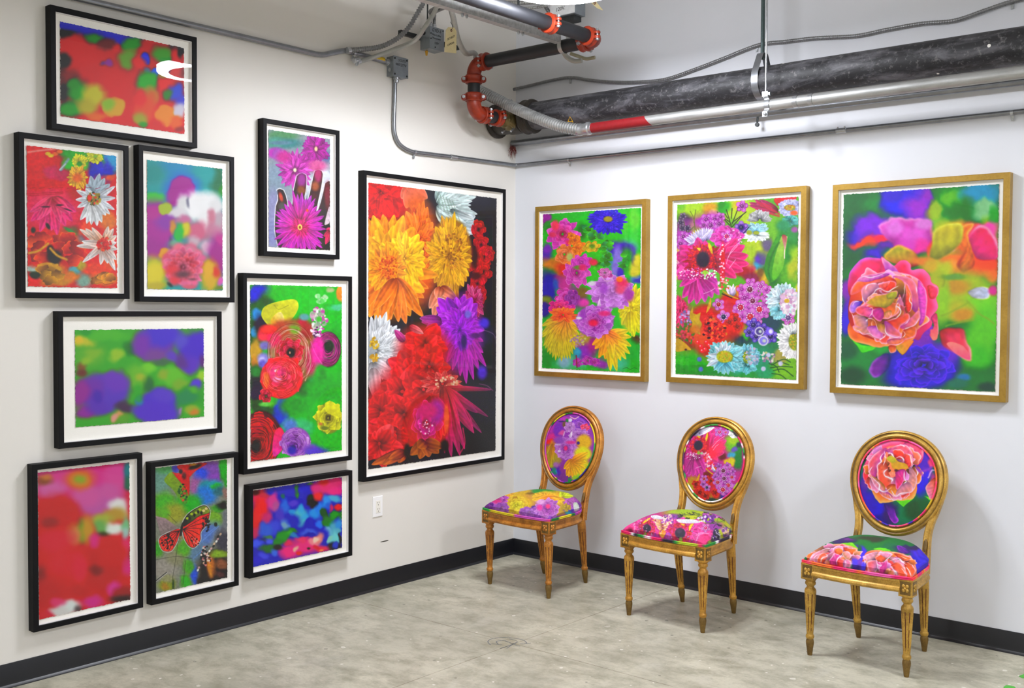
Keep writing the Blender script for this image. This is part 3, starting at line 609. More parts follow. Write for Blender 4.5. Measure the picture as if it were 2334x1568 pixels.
    # brown leaves
    for tx,ty in ((260,1450),(310,1470),(360,1460),(410,1440),(430,1410),(300,1410)): c.p(340,1380,tx,ty,30,'823c0f','b46419','c8822d')
    for tx,ty in ((60,1500),(120,1500),(200,1490),(150,1470)): c.p(230,1430,tx,ty,26,'8c320f','c86e19')
    c.bl('245 1430 16 40 28190f;440 1400 20 30 1e0f14')
    c.tex(.12,16); c.sat(1.1); return c
def a_blue():
    c=Cv(1926,1568,.25,'46a523',15)
    c.bl('''460 560 160 120 5faa23;640 340 200 60 55b432;420 310 60 40 329623;390 410 130 45 bebe28;350 412 42 34 dcbe14;500 520 70 50 82b428;390 650 55 45 825a23;380 720 60 40 6e3c28;880 470 60 70 237828;750 540 88 62 96be37 .4;440 590 60 40 8cb923
1130 420 220 165 693caa .3;1210 330 200 110 503cbe .35;1000 440 90 110 783ca5;1530 460 150 180 5037b9 .35;1480 640 110 95 5f3cb4;1150 530 130 60 784b91;1400 600 70 60 5f3c87;1400 400 60 90 5a50be;1620 600 40 80 5f2d78;1310 560 60 50 6446b4
1060 660 60 50 78c82d;960 740 85 110 6eb42d;975 750 40 30 a0b43c;1300 740 130 85 69b923 .4;1380 830 70 50 7daa2d;1200 720 50 50 8caa37;1190 610 90 30 4b6e50;1610 770 55 55 9bc82d .4;1550 850 80 55 5a41c8 .4;1060 820 60 80 376e41 .4;1480 970 140 90 378755;1530 900 60 30 55aa37;1520 1110 70 48 96aa23 .4;1540 1140 40 30 c8821e
620 920 270 190 5f41b4 .25;730 800 140 110 6e41b4 .35;470 900 130 130 733ca5;370 930 80 130 913291;430 1120 110 60 8c2d96;560 1060 120 80 5f3caf;540 970 60 60 5032a5
830 1080 90 60 4b3750;1190 1000 170 150 553cbe .25;1150 1120 250 110 5a3cbe .25;1230 940 120 80 5f46be .4;760 1180 90 50 6e8c3c;745 1155 44 36 d29b64 .4;800 1200 70 40 5fa023 .5;700 1180 30 40 dc9b8c;1000 1010 40 40 3c78b4;1405 1100 14 40 b482c8;960 900 40 90 41a532;1000 970 30 40 329655''')
    c.blur(10); c.sat(1.1); return c
def a_pink():
    c=Cv(1010,1568,.4,'d7232d',17)
    c.bl('''450 290 420 150 d7378c;250 250 140 70 d7418c;620 470 190 120 be5aa5;750 260 90 120 d74b96;230 370 120 70 d264a5;520 420 120 80 d25aa0;700 380 90 60 cd5aa0;455 290 115 80 dc6e23;455 290 80 55 c88c1e;457 285 44 34 8caa19;170 300 60 40 8c5032;180 270 50 25 c8783c
845 220 34 70 1e7d82;850 320 34 60 1e6e50;760 490 72 46 e1e1dc .45;800 540 40 50 d7d7cd;740 570 100 50 b9963c;640 610 80 50 aab446;730 680 86 46 e1ebe1 .4;630 660 50 50 6eaf5a;650 715 50 26 3c4623;830 660 40 70 78c387;830 720 26 40 a0c8be
470 700 38 90 50a51e .5;405 720 60 90 d28c4b;520 690 50 110 c89632;380 740 50 60 d76e50;270 560 160 140 cd231e .5;225 632 60 45 a01919;640 1000 150 200 c8281e .5;575 1005 60 45 8c1e19;160 1060 45 90 8c3732;250 780 150 100 dc3241;350 960 160 110 dc2d3c
580 770 50 60 dc3282;830 960 45 90 dc2882;740 1160 60 60 dc3c96;560 1265 85 55 d7328c;830 810 45 60 e6326e;460 1000 60 120 e12d46;720 880 110 110 d2281e;200 1200 150 120 c8231e;820 1190 80 50 a51e23;800 1240 100 32 411e23;450 1180 80 50 c81e1e
370 1300 88 58 dce6e1 .35;290 1350 90 40 d7d7d2 .4;440 1330 30 30 5a5050;860 880 14 50 7d3c32;280 1260 60 40 e14173;170 1370 60 40 d7193c''')
    c.blur(12); return c
def a_fly():
    c=Cv(965,1568,.5,'828778',19)
    c.bl('''190 330 110 150 6e9687;240 230 110 50 5aa05f;320 230 40 40 5046b4;640 240 160 90 7d50a5;560 290 60 60 1e50d7 .5;680 330 80 60 8246aa;510 400 70 90 a5649b;650 400 110 60 329ba5;600 480 100 80 3278cd;770 240 44 110 28a523;790 340 20 60 23961e;700 395 50 26 32af46;740 440 60 50 3c6e78
220 550 110 90 50aa23;450 550 110 90 32aa1e;310 640 100 90 969b3c;200 640 60 50 64aa23;740 700 80 130 73787d;680 690 60 70 78aa32;700 600 60 30 4ba032;750 570 60 34 232d1e;780 460 30 60 8c6e64;600 850 70 150 5a78b9 .5 35;520 1000 60 110 64829b .5 30;490 1220 36 100 375ad2;760 900 70 100 464650
680 1150 150 170 2d2828 .3;600 1280 90 60 2d2828;650 1120 44 90 c3731e;720 1022 75 36 87aa1e .4;750 1110 50 40 8c5a41;730 1200 40 30 5a3c3c;640 1160 20 60 d28c1e;220 1150 120 100 9b968c;330 1050 90 70 8c8c6e;440 1130 46 70 50a02d;410 1280 44 70 41aa23;240 1300 75 60 879628;230 1310 40 40 aa8228;160 980 50 70 46a023;400 960 70 70 5aa52d;250 1240 60 30 96966e''')
    c.g([(345,200),(600,180),(560,220),(500,260),(462,300),(442,330),(444,440),(438,480),(400,400),(335,320),(288,265),(330,275),(370,262)],'c81e1e','d72319')
    c.bl('500 215 60 20 1e1414 .5 -20;370 260 16 20 1e1414;440 380 10 90 c8141e;400 300 20 30 5a1919;480 195 40 12 b48232')
    c.g([(290,265),(240,300),(220,350),(300,430),(360,520),(400,560),(430,540),(440,470),(400,400),(340,330)],'8ca028','5a961e',al=.8); c.dots(390,450,40,80,36,9,['1e461e','c8501e','285a1e'],.5)
    c.g([(138,668),(230,690),(342,775),(188,852)],'a0878c','827873',sm=False)
    for x in (180,220,260): c.l([(140,680),(x,840-(x-180)*.5)],2.5,'5a4b50',1,.6)
    RW=[(385,772),(392,716),(440,645),(520,592),(588,570),(628,600),(636,655),(610,745),(555,815),(550,890),(500,955),(452,950),(410,892),(388,820)]
    LW=[(362,785),(255,820),(180,865),(172,920),(205,985),(272,993),(312,950),(345,880)]
    for W in (RW,LW): c.l(W+W[:1],12,'dcdcd7',3); c.g(W,'dc372d','e6463c',rim='14100f')
    c.g([(392,740),(400,705),(440,648),(520,594),(588,572),(628,602),(632,640),(540,670),(470,720),(400,765)],'1e2814','8ca03c',ang=-20,rim='0f0f0f')
    for x,y in ((430,690),(470,650),(510,640),(545,610),(580,620),(605,600)): c.b(x,y,14,12,'aabe3c' if x<560 else 'dcc88c',.4)
    for x,y in ((420,715),(450,690),(495,660),(530,630),(560,640)): c.b(x,y,10,14,'0f140f',.4)
    for tx,ty in ((630,660),(610,730),(570,790),(540,840),(530,900),(490,945),(450,930)): c.l([(392,790),((392+tx)/2+6,(790+ty)/2-10),(tx,ty)],4,'1e0a0a',1.2)
    for tx,ty in ((180,880),(178,930),(215,975),(260,985),(300,950),(200,850)): c.l([(360,800),((360+tx)/2,(800+ty)/2-8),(tx,ty)],4,'1e0a0a',1.2)
    c.dots(600,740,36,70,34,7,['14100f','0f0a0a'],.5); c.dots(240,900,60,70,30,8,['14100f'],.5); c.dots(500,900,46,46,20,6,['14100f','f0a096'],.5)
    c.l([(392,735),(378,780),(366,870)],20,'191e14',3); c.b(370,865,12,16,'96825a',.5)
    for q in ([(345,900),(320,1080),(290,1260)],[(140,1070),(330,1040),(480,1060)],[(415,1080),(390,1300)],[(250,650),(330,730)]): c.l(q,5,'46463c',2,.7)
    c.l([(135,1268),(240,1185)],6,'282828',2); c.l([(140,1274),(246,1190)],3,'d2d2d2',1)
    for q in ([(560,900),(720,760)],[(540,930),(700,780)],[(480,1060),(600,960)],[(590,850),(690,770)]): c.l(q,6,'6e96dc',3,.7)
    for t in range(16):
        f=t/15; c.b(530+200*f+c.rng.normal()*8,1165-330*f,9,13,['e6e6dc','c8a0a0','14100f','d2b496'][t%4],.4,.6)
    c.dots(600,1030,50,90,40,9,['14100f','1e1919','c88282','e6d7c8'],.5); c.b(690,745,14,18,'14231e',.4); c.b(300,1300,10,50,'3c5014',.6)
    c.tex(.14,14); c.sat(1.1); return c
def a_hyac():
    c=Cv(1514,1568,.3,'2d2db4',21)
    c.bl('''270 480 110 110 dc2d55;240 720 70 200 dc2d2d;300 600 80 150 e61937;430 500 80 120 d24691;370 710 70 70 c83c73;240 900 60 60 c8375f;320 400 90 50 c83c4b;230 390 50 40 5a2d23;480 560 50 60 b45a96;410 380 60 40 3237be
600 560 60 90 3c6ed7;470 820 70 80 4650d2;540 670 60 90 5041be;690 640 48 50 3c96d7 .4;790 680 66 120 5abec8 .35;840 690 40 40 46aadc;800 600 40 60 46aadc;960 650 90 70 2896e1;1010 590 50 80 3282e6;1010 780 44 44 1e78eb .4;900 780 60 50 1919b4;600 790 50 70 5a87d2;580 810 24 40 78a5be;360 850 80 90 4164d2;700 740 90 70 2323b4
745 370 40 90 328c1e .4;575 440 20 30 32735f;890 280 50 22 468c2d;930 520 54 70 1e1e19 .4;900 470 40 40 283c1e;1070 660 32 70 145a14 .4 -20;1120 760 80 60 0f7d14 .4;1200 680 70 44 149b14;1290 690 30 50 148214;820 330 60 60 1e1ebe;710 520 50 40 5a46c8;640 380 90 50 2828b9
1130 330 190 90 dc1e73;1230 270 100 60 d22d6e;1000 440 70 56 e6141e;960 350 60 70 d72878;1060 280 60 40 c81937;1230 390 90 50 e61e82;1190 470 90 38 55afd2 .5;1090 510 46 80 3c96eb;1120 560 40 50 3264d2;1250 580 56 56 e6141e .4;1150 590 30 50 c82d64
1110 860 56 50 78bedc .45;1200 830 60 90 5aaac8;1190 940 60 80 78d2d7;1150 960 30 50 8cd2be;1225 980 24 60 78d7d2;1270 800 44 70 4196dc;1250 880 40 40 64b4c8;1210 1060 70 50 1e2819;1220 1040 24 40 3246c8;1270 960 20 60 283228;1060 900 60 70 3232be
650 1140 130 90 eb3282;850 1060 200 90 e63c82;800 970 80 50 e6416e;1000 960 50 80 eb8c82 .5 20;1050 1090 110 50 e63c5a;940 1020 50 40 f08c96;640 1010 70 40 dc3264;980 975 22 50 f5d7be .5 30;725 1100 24 40 ebb9a0 .5 20;1050 1105 30 20 f08c50;890 1095 26 12 3c0f1e;780 1140 30 20 e6141e;990 1080 40 30 d2143c
560 940 80 70 37962d .4 -40;500 1010 70 60 2d8732;680 860 70 26 32872d;640 900 40 30 46aa28;400 1090 120 44 2d6e2d;500 1090 60 36 372d28;380 950 50 26 46824b;400 940 30 24 4b7d50;330 990 30 30 323c64;330 1180 60 40 4b50dc;460 1140 60 36 466edc .5 40;240 1030 70 50 4b5feb;390 1000 50 40 505fe1;880 880 90 40 4b64d7;890 910 60 24 2828a5;240 1250 80 50 3c37c8;700 920 60 30 3c82be''')
    c.blur(5); c.sat(1.1); return c
def wax(c,x,y,r,pet='be46b4',ctr='a01e46',ring='f0dcf0'):
    """a waxflower: five round petals about a ringed cup"""
    o=c.rng.random()*6
    for i in range(5):
        a=o+i*1.2566; c.b(x+r*1.15*math.cos(a),y+r*1.15*math.sin(a),r*.72,r*.72,hexc(pet)+c.rng.normal(0,14),.12); c.b(x+r*1.3*math.cos(a),y+r*1.3*math.sin(a),r*.4,r*.4,hexc(pet)*.6+90,.6)
    c.b(x,y,r*.95,r*.95,hexc(pet)*.7,.1)
    for i in range(9):
        a=o+i*.698; c.b(x+r*.72*math.cos(a),y+r*.72*math.sin(a),r*.17,r*.17,ring,.4)
    c.b(x,y,r*.62,r*.62,ctr,.15); c.b(x-r*.1,y-r*.15,r*.18,r*.18,hexc(ctr)*.5+120,.5)
def a_peony():
    c=Cv(1034,1568,.5,'28b42d',31); c.dk=.3
    c.bl('''150 230 50 60 962d96 .3;170 290 40 30 328c32;450 200 90 50 32b937;430 320 40 60 286e28;800 300 90 200 3cbe3c;820 220 40 90 64cd3c;760 250 30 80 50c837;790 440 60 60 46b978;150 500 50 60 5032aa;160 450 40 40 7832b4;190 600 70 70 d7822d;160 650 60 50 328c37;240 560 50 40 be7828;290 610 70 60 cd321e;240 690 60 40 963278
160 770 60 130 2819a5;150 860 40 40 788c1e;140 920 40 50 2d1991;230 730 40 40 325ab4;370 830 80 90 8c328c;430 780 40 50 786432;300 720 50 60 b9378c;640 530 60 60 3c8296;720 460 90 60 3c19aa;790 500 40 70 4b2daa;830 570 40 30 3c1991;760 540 50 90 289128;690 560 36 130 7d6ec8 .4 5;720 640 20 40 3c1eaa;830 690 50 40 466eb4;840 710 40 20 2d28a0;850 550 30 50 dcd23c;820 620 50 50 c8be28
840 1160 40 30 5a321e;800 1260 90 90 1eaa3c;160 1290 80 70 1e9632;820 1350 70 50 2daf32;340 1330 120 50 50b482;690 1340 80 50 46b98c;440 1170 70 80 b4a03c;450 1240 80 60 8c37af;520 1200 50 60 a02d82;390 1250 36 34 1ea0be;300 1310 50 40 8cb9c8;560 1330 60 40 8c3ca0''')
    for x,y in ((510,370),(560,360),(600,400),(560,430),(600,470),(620,520),(570,560),(540,600),(500,350),(640,440),(530,310),(470,310),(610,580),(750,520),(740,580)):
        for _ in range(3): c.ruf(x+c.rng.normal()*16,y+c.rng.normal()*12,30,20,c.rng.random()*6,.8,hexc(['28aa23','1e8c1e','46be32','37a05a'][c.rng.integers(4)]),hexc('6ed750'),.2,.2)
    c.rose(275,345,130,120,['cd46b4','d237a0','c8286e'],'e682d2',6,9); c.bl('220 280 30 40 e63c5a .5;330 410 30 20 dc325a .5;200 350 30 20 d73c64')
    c.fl(620,245,150,95,30,'1e0f8c','321ec8',20,5,'5046e1',jit=.12); c.b(622,232,34,22,'a0961e',.3)
    for x,y,r in ((370,390,50),(400,450,56),(370,480,46),(340,360,30)): c.rose(x,y,r,r,['e67319','f08c1e','eb7d14'],'fab450',3,6)
    c.rose(290,500,80,80,['e1783c','eb825a'],'f0b496',4,7); c.bl('330 520 24 30 b4be6e .5'); c.rose(500,440,64,50,['c8a51e','d7b932','8cb428'],'e6d25a',3,6)
    c.rose(385,640,105,115,['c846af','cd50b4','be3796'],'e196d7',6,9); c.rose(420,560,80,66,['c83cb4','cd46b9'],'e682d2',4,7); c.bl('510 560 34 26 d23250 .4;400 600 40 16 5a8c32 .5;430 600 30 24 d2326e')
    c.rose(300,840,95,95,['c83ca0','d250b4','b92d82'],'e182cd',5,8); c.rose(350,830,60,60,['8c3796','a046aa'],'b464be',3,6); c.rose(250,900,90,56,['d7328c','e63c6e'],'f078b4',4,8)
    # hanging yellow chrysanthemums
    c.b(250,1120,120,150,'aa9b1e',.3)
    for a in range(15,185,9): 
        q=math.radians(a); c.p(260,980,260+150*math.cos(q),980+(290+c.rng.normal()*20)*abs(math.sin(q))**.8+40,24,'c8961e','cdc81e','dcd746')
    for a in range(10,180,13):
        q=math.radians(a); c.p(280,990,280+130*math.cos(q),1000+190*math.sin(q),24,'d7781e','d2be1e','e1d246')
    c.fl(280,960,110,55,16,'f0461e','f5821e',20,2,'fa9646')
    c.dots(390,1150,60,60,60,7,['d7a564','b48ca0','c8c87d','a07db4'],.4)
    c.b(800,930,90,160,'cdc328',.3); c.fl(800,900,110,190,18,'d2b41e','dcd72d',30,3,'e6e664')
    for tx,ty in ((860,1100),(820,1130),(790,1100)): c.p(790,940,tx,ty,34,'d2b923','d2d72d','e6e664')
    for tx,ty,k in ((600,1300,0),(550,1290,0),(520,1220,0),(500,1190,0),(640,1390,1),(690,1390,1),(720,1310,1),(760,1300,1),(790,1260,1),(800,1200,1),(800,1130,1),(780,1080,1),(580,1270,0),(660,1300,1)): c.p(630,1110,tx,ty,36,'eb961e',['f0a519','dcd71e'][k],['fac350','e6e650'][k],blunt=.6)
    for tx,ty in ((560,1200),(610,1210),(660,1200),(700,1190),(730,1150)): c.p(620,1090,tx,ty,26,'e66e14','f0b41e','f5c846')
    # lilac carnations
    c.b(640,790,150,120,'b46ec8',.1); c.rose(640,780,178,140,['b96ecd','be78d2','c382d2'],'dcb4e6',7,11,off=(60,-20)); c.bl('730 720 50 40 d23764 .6;720 770 40 30 dc5078 .6;710 690 24 20 f0781e .4;590 760 30 40 a050be;500 720 24 18 d7d2e1;780 810 40 50 a0419b .5')
    c.p(540,960,560,840,14,'b48cc8','e6d2eb','f5f0f5'); c.l([(560,620),(640,640),(650,690),(600,700),(555,640)],8,'d2aac8',3,.8); c.rose(600,640,60,40,['c85aaa','d282c3'],'ebc8e6',3,7)
    c.b(520,1010,145,120,'aa55be',.08); c.rose(520,1010,152,128,['b464c8','af50b9','be50aa'],'dcaae1',7,11); c.bl('510 1022 34 24 dc2850 .5;595 950 44 20 d2377d .5;430 960 20 40 9b46b4;400 985 22 10 e6e1eb;440 870 40 30 d746a5')
    for x,y,r in ((390,1325,42),(470,1310,50),(520,1320,40)): c.rose(x,y,r,r*.8,['b43cb4','c850aa'],'e196d2',3,6)
    c.l([(380,1270),(385,1360)],8,'8c1e3c',3); c.l([(735,1372),(765,1362),(790,1376),(820,1364),(850,1374)],3,'1e3c1e',1,.8)
    c.tex(.1,18); c.sat(1.15); return c
def daisy(c,x,y,rx,ry,n,c0,c1,w,ctr,crx,cry,a0=0,a1=360,lay=2):
    c.fl(x,y,rx,ry,n,c0,c1,w,lay,'f5f5f5',a0=a0,a1=a1,blunt=.55,jit=.06,r0=.25)
    c.b(x,y,crx,cry,hexc(ctr)*.8,.15); c.dots(x,y,crx*.9,cry*.9,50,max(2,crx*.14),[ctr,'d2c832','8c9b14','c8a01e'],.4)
def a_wild():
    c=Cv(1138,1568,.55,'5aa528',37)
    c.bl('''260 230 160 70 a0c828 .4;520 230 200 90 aac828 .4;640 280 90 70 aac328;300 330 90 60 a0be28;450 240 50 60 28a028;430 210 24 40 1e8c1e;370 230 46 40 c8961e;400 270 30 30 d2b450;180 300 50 40 3c3246;170 360 50 40 373c28;150 210 40 40 6eb428;560 210 50 40 c8b428
180 440 60 130 a03ca0;150 560 40 70 d2aa5a;150 640 40 60 d78cb4;140 690 30 40 d2a51e;340 320 110 60 a032a5;400 330 60 60 b446b4;230 440 50 70 9641a5;290 420 40 30 dcbe32;700 560 110 120 8cb928;850 350 120 110 6eaf28;920 470 70 170 288232;950 400 50 60 378c46;960 560 40 60 9bc32d;950 650 50 70 b4be32;690 500 60 60 b4c832;730 590 60 50 5a5082;710 590 30 24 5a37aa;700 640 44 30 3ca0be;640 640 40 40 c8415a;760 480 40 50 645a78;780 700 60 70 286437;730 720 40 50 d2b41e;690 700 40 40 d2aa1e;600 680 60 40 a01e28;660 720 60 40 821e46;720 680 30 40 78551e;650 550 40 70 a0be28
850 780 60 40 287828;970 790 20 40 c8c82d;690 1110 130 110 1e4b4b;560 1110 90 80 1e4150;800 1040 80 80 234655;800 1240 80 90 287d50;620 1120 24 30 37be32;590 1080 44 36 7dc31e;500 1070 60 30 b9be1e;700 1300 90 120 1e966e;900 1370 110 70 7dbe1e;860 1270 60 50 aaa050;960 1290 40 40 78b928;200 1310 110 50 28aa28;250 1370 160 40 148c28;170 1350 60 40 46be28;420 1390 120 30 148c37;600 1400 110 30 14963c;750 1380 60 40 1e9b64;560 1330 80 60 1ea08c
160 950 60 90 c32d64;190 1000 50 50 8c6ea0;220 1090 90 80 4b6428;180 1130 70 60 a05028;160 1060 50 60 5a7332;230 1160 60 60 8c3c28;350 1200 90 60 be281e;420 1080 120 100 dc231e;330 980 90 70 c81e28;540 1030 60 80 e11e1e;520 880 80 50 cd281e;480 930 60 60 c83250;300 1130 70 70 d75023''')
    # lime leaves and stems
    for q in ([(515,385),(505,330),(440,285)],[(510,340),(480,240)],[(520,340),(560,235)],[(520,330),(620,255)],[(515,300),(520,230)],[(505,350),(415,255)],[(520,360),(600,270)],[(490,300),(470,270)]): c.l(q,6,'32321e',1.5)
    for q in ([(260,380),(250,300),(225,250)],[(250,330),(265,240)],[(200,400),(180,320)],[(210,400),(250,360)]): c.l(q,5,'5a6428',2)
    for x,y in ((175,285),(160,330),(205,370),(170,370)): wax(c,x,y,14,'463250','28233c','5a4b6e')
    for x,y,r in ((340,310,24),(400,310,24),(370,350,24),(430,340,22),(320,350,18),(590,215,24),(180,430,22),(160,480,22),(210,460,20),(175,550,18),(440,290,18)): wax(c,x,y,r,'aa37aa','6e1e6e','d28cc8')
    # maroon petals at the top right
    for tx,ty in ((640,190),(680,170),(690,200),(700,230),(640,210),(720,170)): c.p(840,250,tx,ty,24,'8c1437','a52364','c85a8c')
    for q in ([(690,240),(760,260),(850,285)],[(720,210),(800,240),(850,270)],[(700,190),(790,215)]): c.l(q,12,'be1e3c',4,.8)
    c.g([(815,165),(880,150),(970,148),(950,180),(850,210),(830,200)],'d21432','b40f28')
    daisy(c,925,225,85,65,18,'8c96cd','b9b9e1',24,'be8232',40,20); c.b(955,262,26,16,'e6642d',.4); c.fl(930,320,70,40,14,'3c9b9b','64b4aa',20,2); c.bl('880 350 50 40 328c5a;960 380 24 20 a05aa0')
    c.fl(715,310,85,62,18,'82828c','aaaaaa',18,2,'bebebe',a0=170,a1=370)
    # blue-white daisy
    c.fl(690,400,105,68,22,'5096b4','a5cdd7',18,2,'e6f0f5',a0=180,a1=350,blunt=.5); c.fl(690,410,100,56,18,'b4c8c8','f0f5f5',18,2,'fafafa',a0=-10,a1=190,blunt=.5); c.b(640,400,20,16,'96a01e',.3); c.b(690,402,20,12,'96a01e',.3)
    # purple little flower
    wax(c,585,365,26,'6e32aa','1e1946','50289b'); c.l([(580,420),(610,395),(640,360)],7,'282346',1.5)
    # tulip bud
    c.g([(845,412),(842,470),(868,430),(880,420),(900,440),(916,410),(905,490),(893,560),(880,640),(850,710),(800,750),(765,720),(748,650),(762,570),(800,490)],'37822d','4ba528',ang=0)
    c.g([(868,425),(885,470),(893,540),(880,640),(845,705),(812,735),(800,690),(815,600),(835,520)],'a5be50','5ab42d',ang=90); c.l([(850,470),(800,560),(775,660),(790,740)],14,'28642d',5,.7); c.l([(905,430),(890,520),(888,580)],7,'f0dcd2',2); c.g([(870,425),(885,415),(905,435),(895,520),(885,500)],'a03c3c','dcb4aa')
    # striped white and lavender daisy
    for i in range(14):
        f=i/13; tx,ty=200+188*f,440-70*math.sin(f*2.2)-8*f; c.p(280+60*f,490-40*f,tx-20*(1-f),ty,17,'9b91c8',['e1dcf0','c8bee1'][i%2],'f0ebf5',blunt=.5)
    for i in range(10):
        f=i/9; c.p(300,470,205+170*f,490-110*f,14,'a096cd','dcd7eb','f5f0fa',blunt=.5)
    c.b(290,490,60,18,'50466e',.5)
    # pink flower head above
    c.fl(480,440,115,90,14,'b41e6e','cd46aa',40,3,'dc82c8'); wax(c,482,427,24,'c346b4','be1e50'); c.dots(540,440,60,60,26,6,['e6a0c8','f0c8dc','a01e78'],.4)
    # the big gerbera
    c.fl(310,620,190,190,22,'a51950','c82d82',40,3,'d750a0',a0=90,a1=280)
    for tx,ty,w in ((560,440,46),(610,490,52),(635,560,54),(640,620,46),(600,670,46),(550,720,46),(480,480,34)): c.p(400,610,tx,ty,w,'b91e50','d73278','e678b4',shade=.2)
    for tx,ty,w in ((170,860,44),(215,900,44),(270,905,44),(330,890,44),(380,860,46),(430,840,40),(420,760,34),(150,780,34),(140,720,34)): c.p(310,660,tx,ty,w,'aa1e64','c83796' if tx<300 else 'be41aa','dc78be',shade=.25)
    for q in ([(480,620),(500,560),(560,490)],[(490,580),(520,520),(580,460)],[(500,650),(530,610),(545,590)],[(320,830),(370,810),(400,790)],[(440,560),(455,510),(500,470)]): c.l(q,4,'f0c8e1',1.5,.8)
    c.b(455,600,16,130,'c3142d',.4); c.b(450,700,16,60,'cd1e3c',.4)
    c.fl(310,590,120,120,34,'821432','b92346',12,3); c.dots(310,590,98,104,230,6,['d2282d','be1e32','e63c32','a0142d','8c1e46'],.35,.25)
    c.b(315,590,46,58,'2d2337',.25); c.dots(250,690,110,40,120,5,['f5e6f0','d25aaa','e6a0c8','8c1e5a','c81e6e'],.35); c.dots(360,690,60,40,50,6,['e6f0e6','a0d78c','f0f0f0','96466e'],.35); c.b(330,680,18,16,'96c83c',.4); c.b(375,670,14,12,'78c878',.4)
    c.g([(355,470),(378,500),(384,550),(370,540),(352,500)],'e1c81e','d2aa1e'); c.g([(270,508),(298,510),(292,530)],'dcc81e'); c.l([(385,520),(400,580),(425,640)],5,'5a464b',2,.7); c.dots(450,620,16,150,30,6,['f0aac8','fadce6','e64664'],.4); c.dots(460,760,40,60,22,8,['f5c8dc','fa8c8c','e63c46','f5f0f0'],.4)
    # white bud
    for tx,ty in ((480,790),(505,770),(530,760),(555,770)): c.p(520,850,tx,ty,14,'a08cbe','ebe6f0','fafafa')
    c.g([(545,790),(560,770),(605,775),(600,830),(560,850)],'c86e1e','d2821e'); c.l([(455,810),(500,840),(560,865)],8,'c8a523',2); c.l([(450,830),(520,860)],6,'1e1414',2)
    # waxflower spray
    for x,y,r in ((650,760,24),(590,800,22),(760,800,22),(760,860,24),(610,860,26),(740,960,26),(600,990,24),(690,1040,24),(760,900,22),(560,940,22),(640,930,22),(690,840,20)): wax(c,x,y,r,'be41af','8c2882','dca0dc')
    for x,y,r,q in ((645,800,30,'641e37'),(665,880,28,'6e1e46'),(580,925,30,'b41e3c'),(712,940,30,'c82832'),(648,992,34,'be2337'),(722,778,24,'aa3296'),(700,1020,18,'aa2882'),(425,905,24,'961428'),(460,992,26,'1e2346'),(915,1000,28,'5a4678')): wax(c,x,y,r,'c350b9',q)
    # frothy daisy
    daisy(c,880,870,118,118,26,'64aabe','d2e6eb',22,'aaa01e',44,40); c.fl(860,940,80,70,10,'5aaab9','96d2dc',24,2,'e6f0f5',a0=60,a1=190,blunt=.5)
    for tx,ty in ((790,790),(800,820),(770,900),(775,870),(830,770)): c.p(860,870,tx,ty,20,'a0becd','ebf0f5','fafafa',blunt=.5)
    c.dots(925,890,64,90,120,11,['e1c8dc','ebdce6','d2aacd','c896be','f5f0f0'],.35); c.b(880,850,20,22,'dcb4d2',.4); c.b(905,880,18,14,'d2aa28',.3)
    # beads and violet cups
    for x,y,r in ((670,1050,40),(740,1080,34),(690,1130,34),(790,1130,40),(640,1100,30)): wax(c,x,y,r*.7,'5032b9','281e5a','8c78d2')
    for x,y,r in ((712,1095,32),(740,1160,36)): c.b(x,y,r,r,'e1dceb',.15); c.b(x,y,r*.75,r*.75,'463c82' if x<730 else '8278dc',.2); c.b(x+6,y,r*.35,r*.35,'c8d2c8',.5)
    c.b(785,1095,28,28,'785ae1',.15); c.b(792,1095,14,16,'ebe6fa',.5)
    # white daisy cut by the edge
    daisy(c,960,1165,120,135,30,'bebec8','fafafa',20,'a5be1e',42,62,a0=80,a1=300)
    for i in range(9): c.p(950,1110,870+14*i,1075-6*abs(i-6),16,'aab4b9','f5f5f5','ffffff',blunt=.5)
    # red cluster at the left
    for x,y,r in ((400,1050,50),(440,1090,46),(360,1090,44),(420,1130,46),(340,1040,36),(540,1010,44),(555,1060,36),(500,1030,34),(370,1000,36)): c.rose(x,y,r,r*1.05,['dc1e1e','eb2d23','be141e'],'ff6446',3,6)
    for x,y in ((340,1170),(300,1200),(380,1150),(330,1220),(360,1190),(280,1170),(310,1230)): c.b(x,y,15,15,'e62837',.2); c.b(x-4,y-4,5,5,'faaab4',.4)
    c.dots(400,1080,90,80,40,9,['c86e1e','961414','ff7828','1e0f0f','fa503c'],.4); c.dots(190,1090,70,120,80,8,['d23c5a','4b7832','dc5a46','2d6428','a03c50'],.35)
    c.fl(155,950,60,110,16,'b41e50','d7376e',20,3,'e678a0'); c.dots(200,1000,50,50,30,8,['a078aa','c8a0d2','6e6eaa','d250a0'],.4)
    c.g([(225,960),(245,920),(245,965),(270,975),(300,960),(292,1010),(310,1040),(290,1090),(300,1120),(260,1100),(235,1080),(240,1030),(222,1000)],'c8a01e','b49b1e',sm=False); c.g([(338,960),(365,865),(375,880),(370,920),(350,955)],'c8961e','d2a528'); c.b(260,1080,36,30,'c8781e',.5)
    # leaves at the foot
    c.g([(124,1145),(170,1160),(215,1200),(232,1225),(200,1225),(160,1235),(124,1230)],'b4961e','dca51e',ang=0); c.b(195,1222,9,7,'50281e',.4)
    c.g([(124,1270),(200,1280),(320,1310),(360,1330),(250,1330),(124,1310)],'3cb923','28a528',ang=0,sm=False); c.g([(124,1320),(250,1340),(340,1360),(300,1385),(124,1390)],'23a028','148c28',sm=False)
    # turquoise daisies
    daisy(c,625,1275,100,95,24,'469bb4','78c3d2',20,'8cb428',30,44); c.fl(630,1330,80,60,12,'46a5aa','6ec3cd',22,2,'a0d7dc',a0=10,a1=170,blunt=.5); c.dots(660,1270,50,60,40,9,['96b4c8','c8b4d2','6e96b4','b4d2dc'],.4)
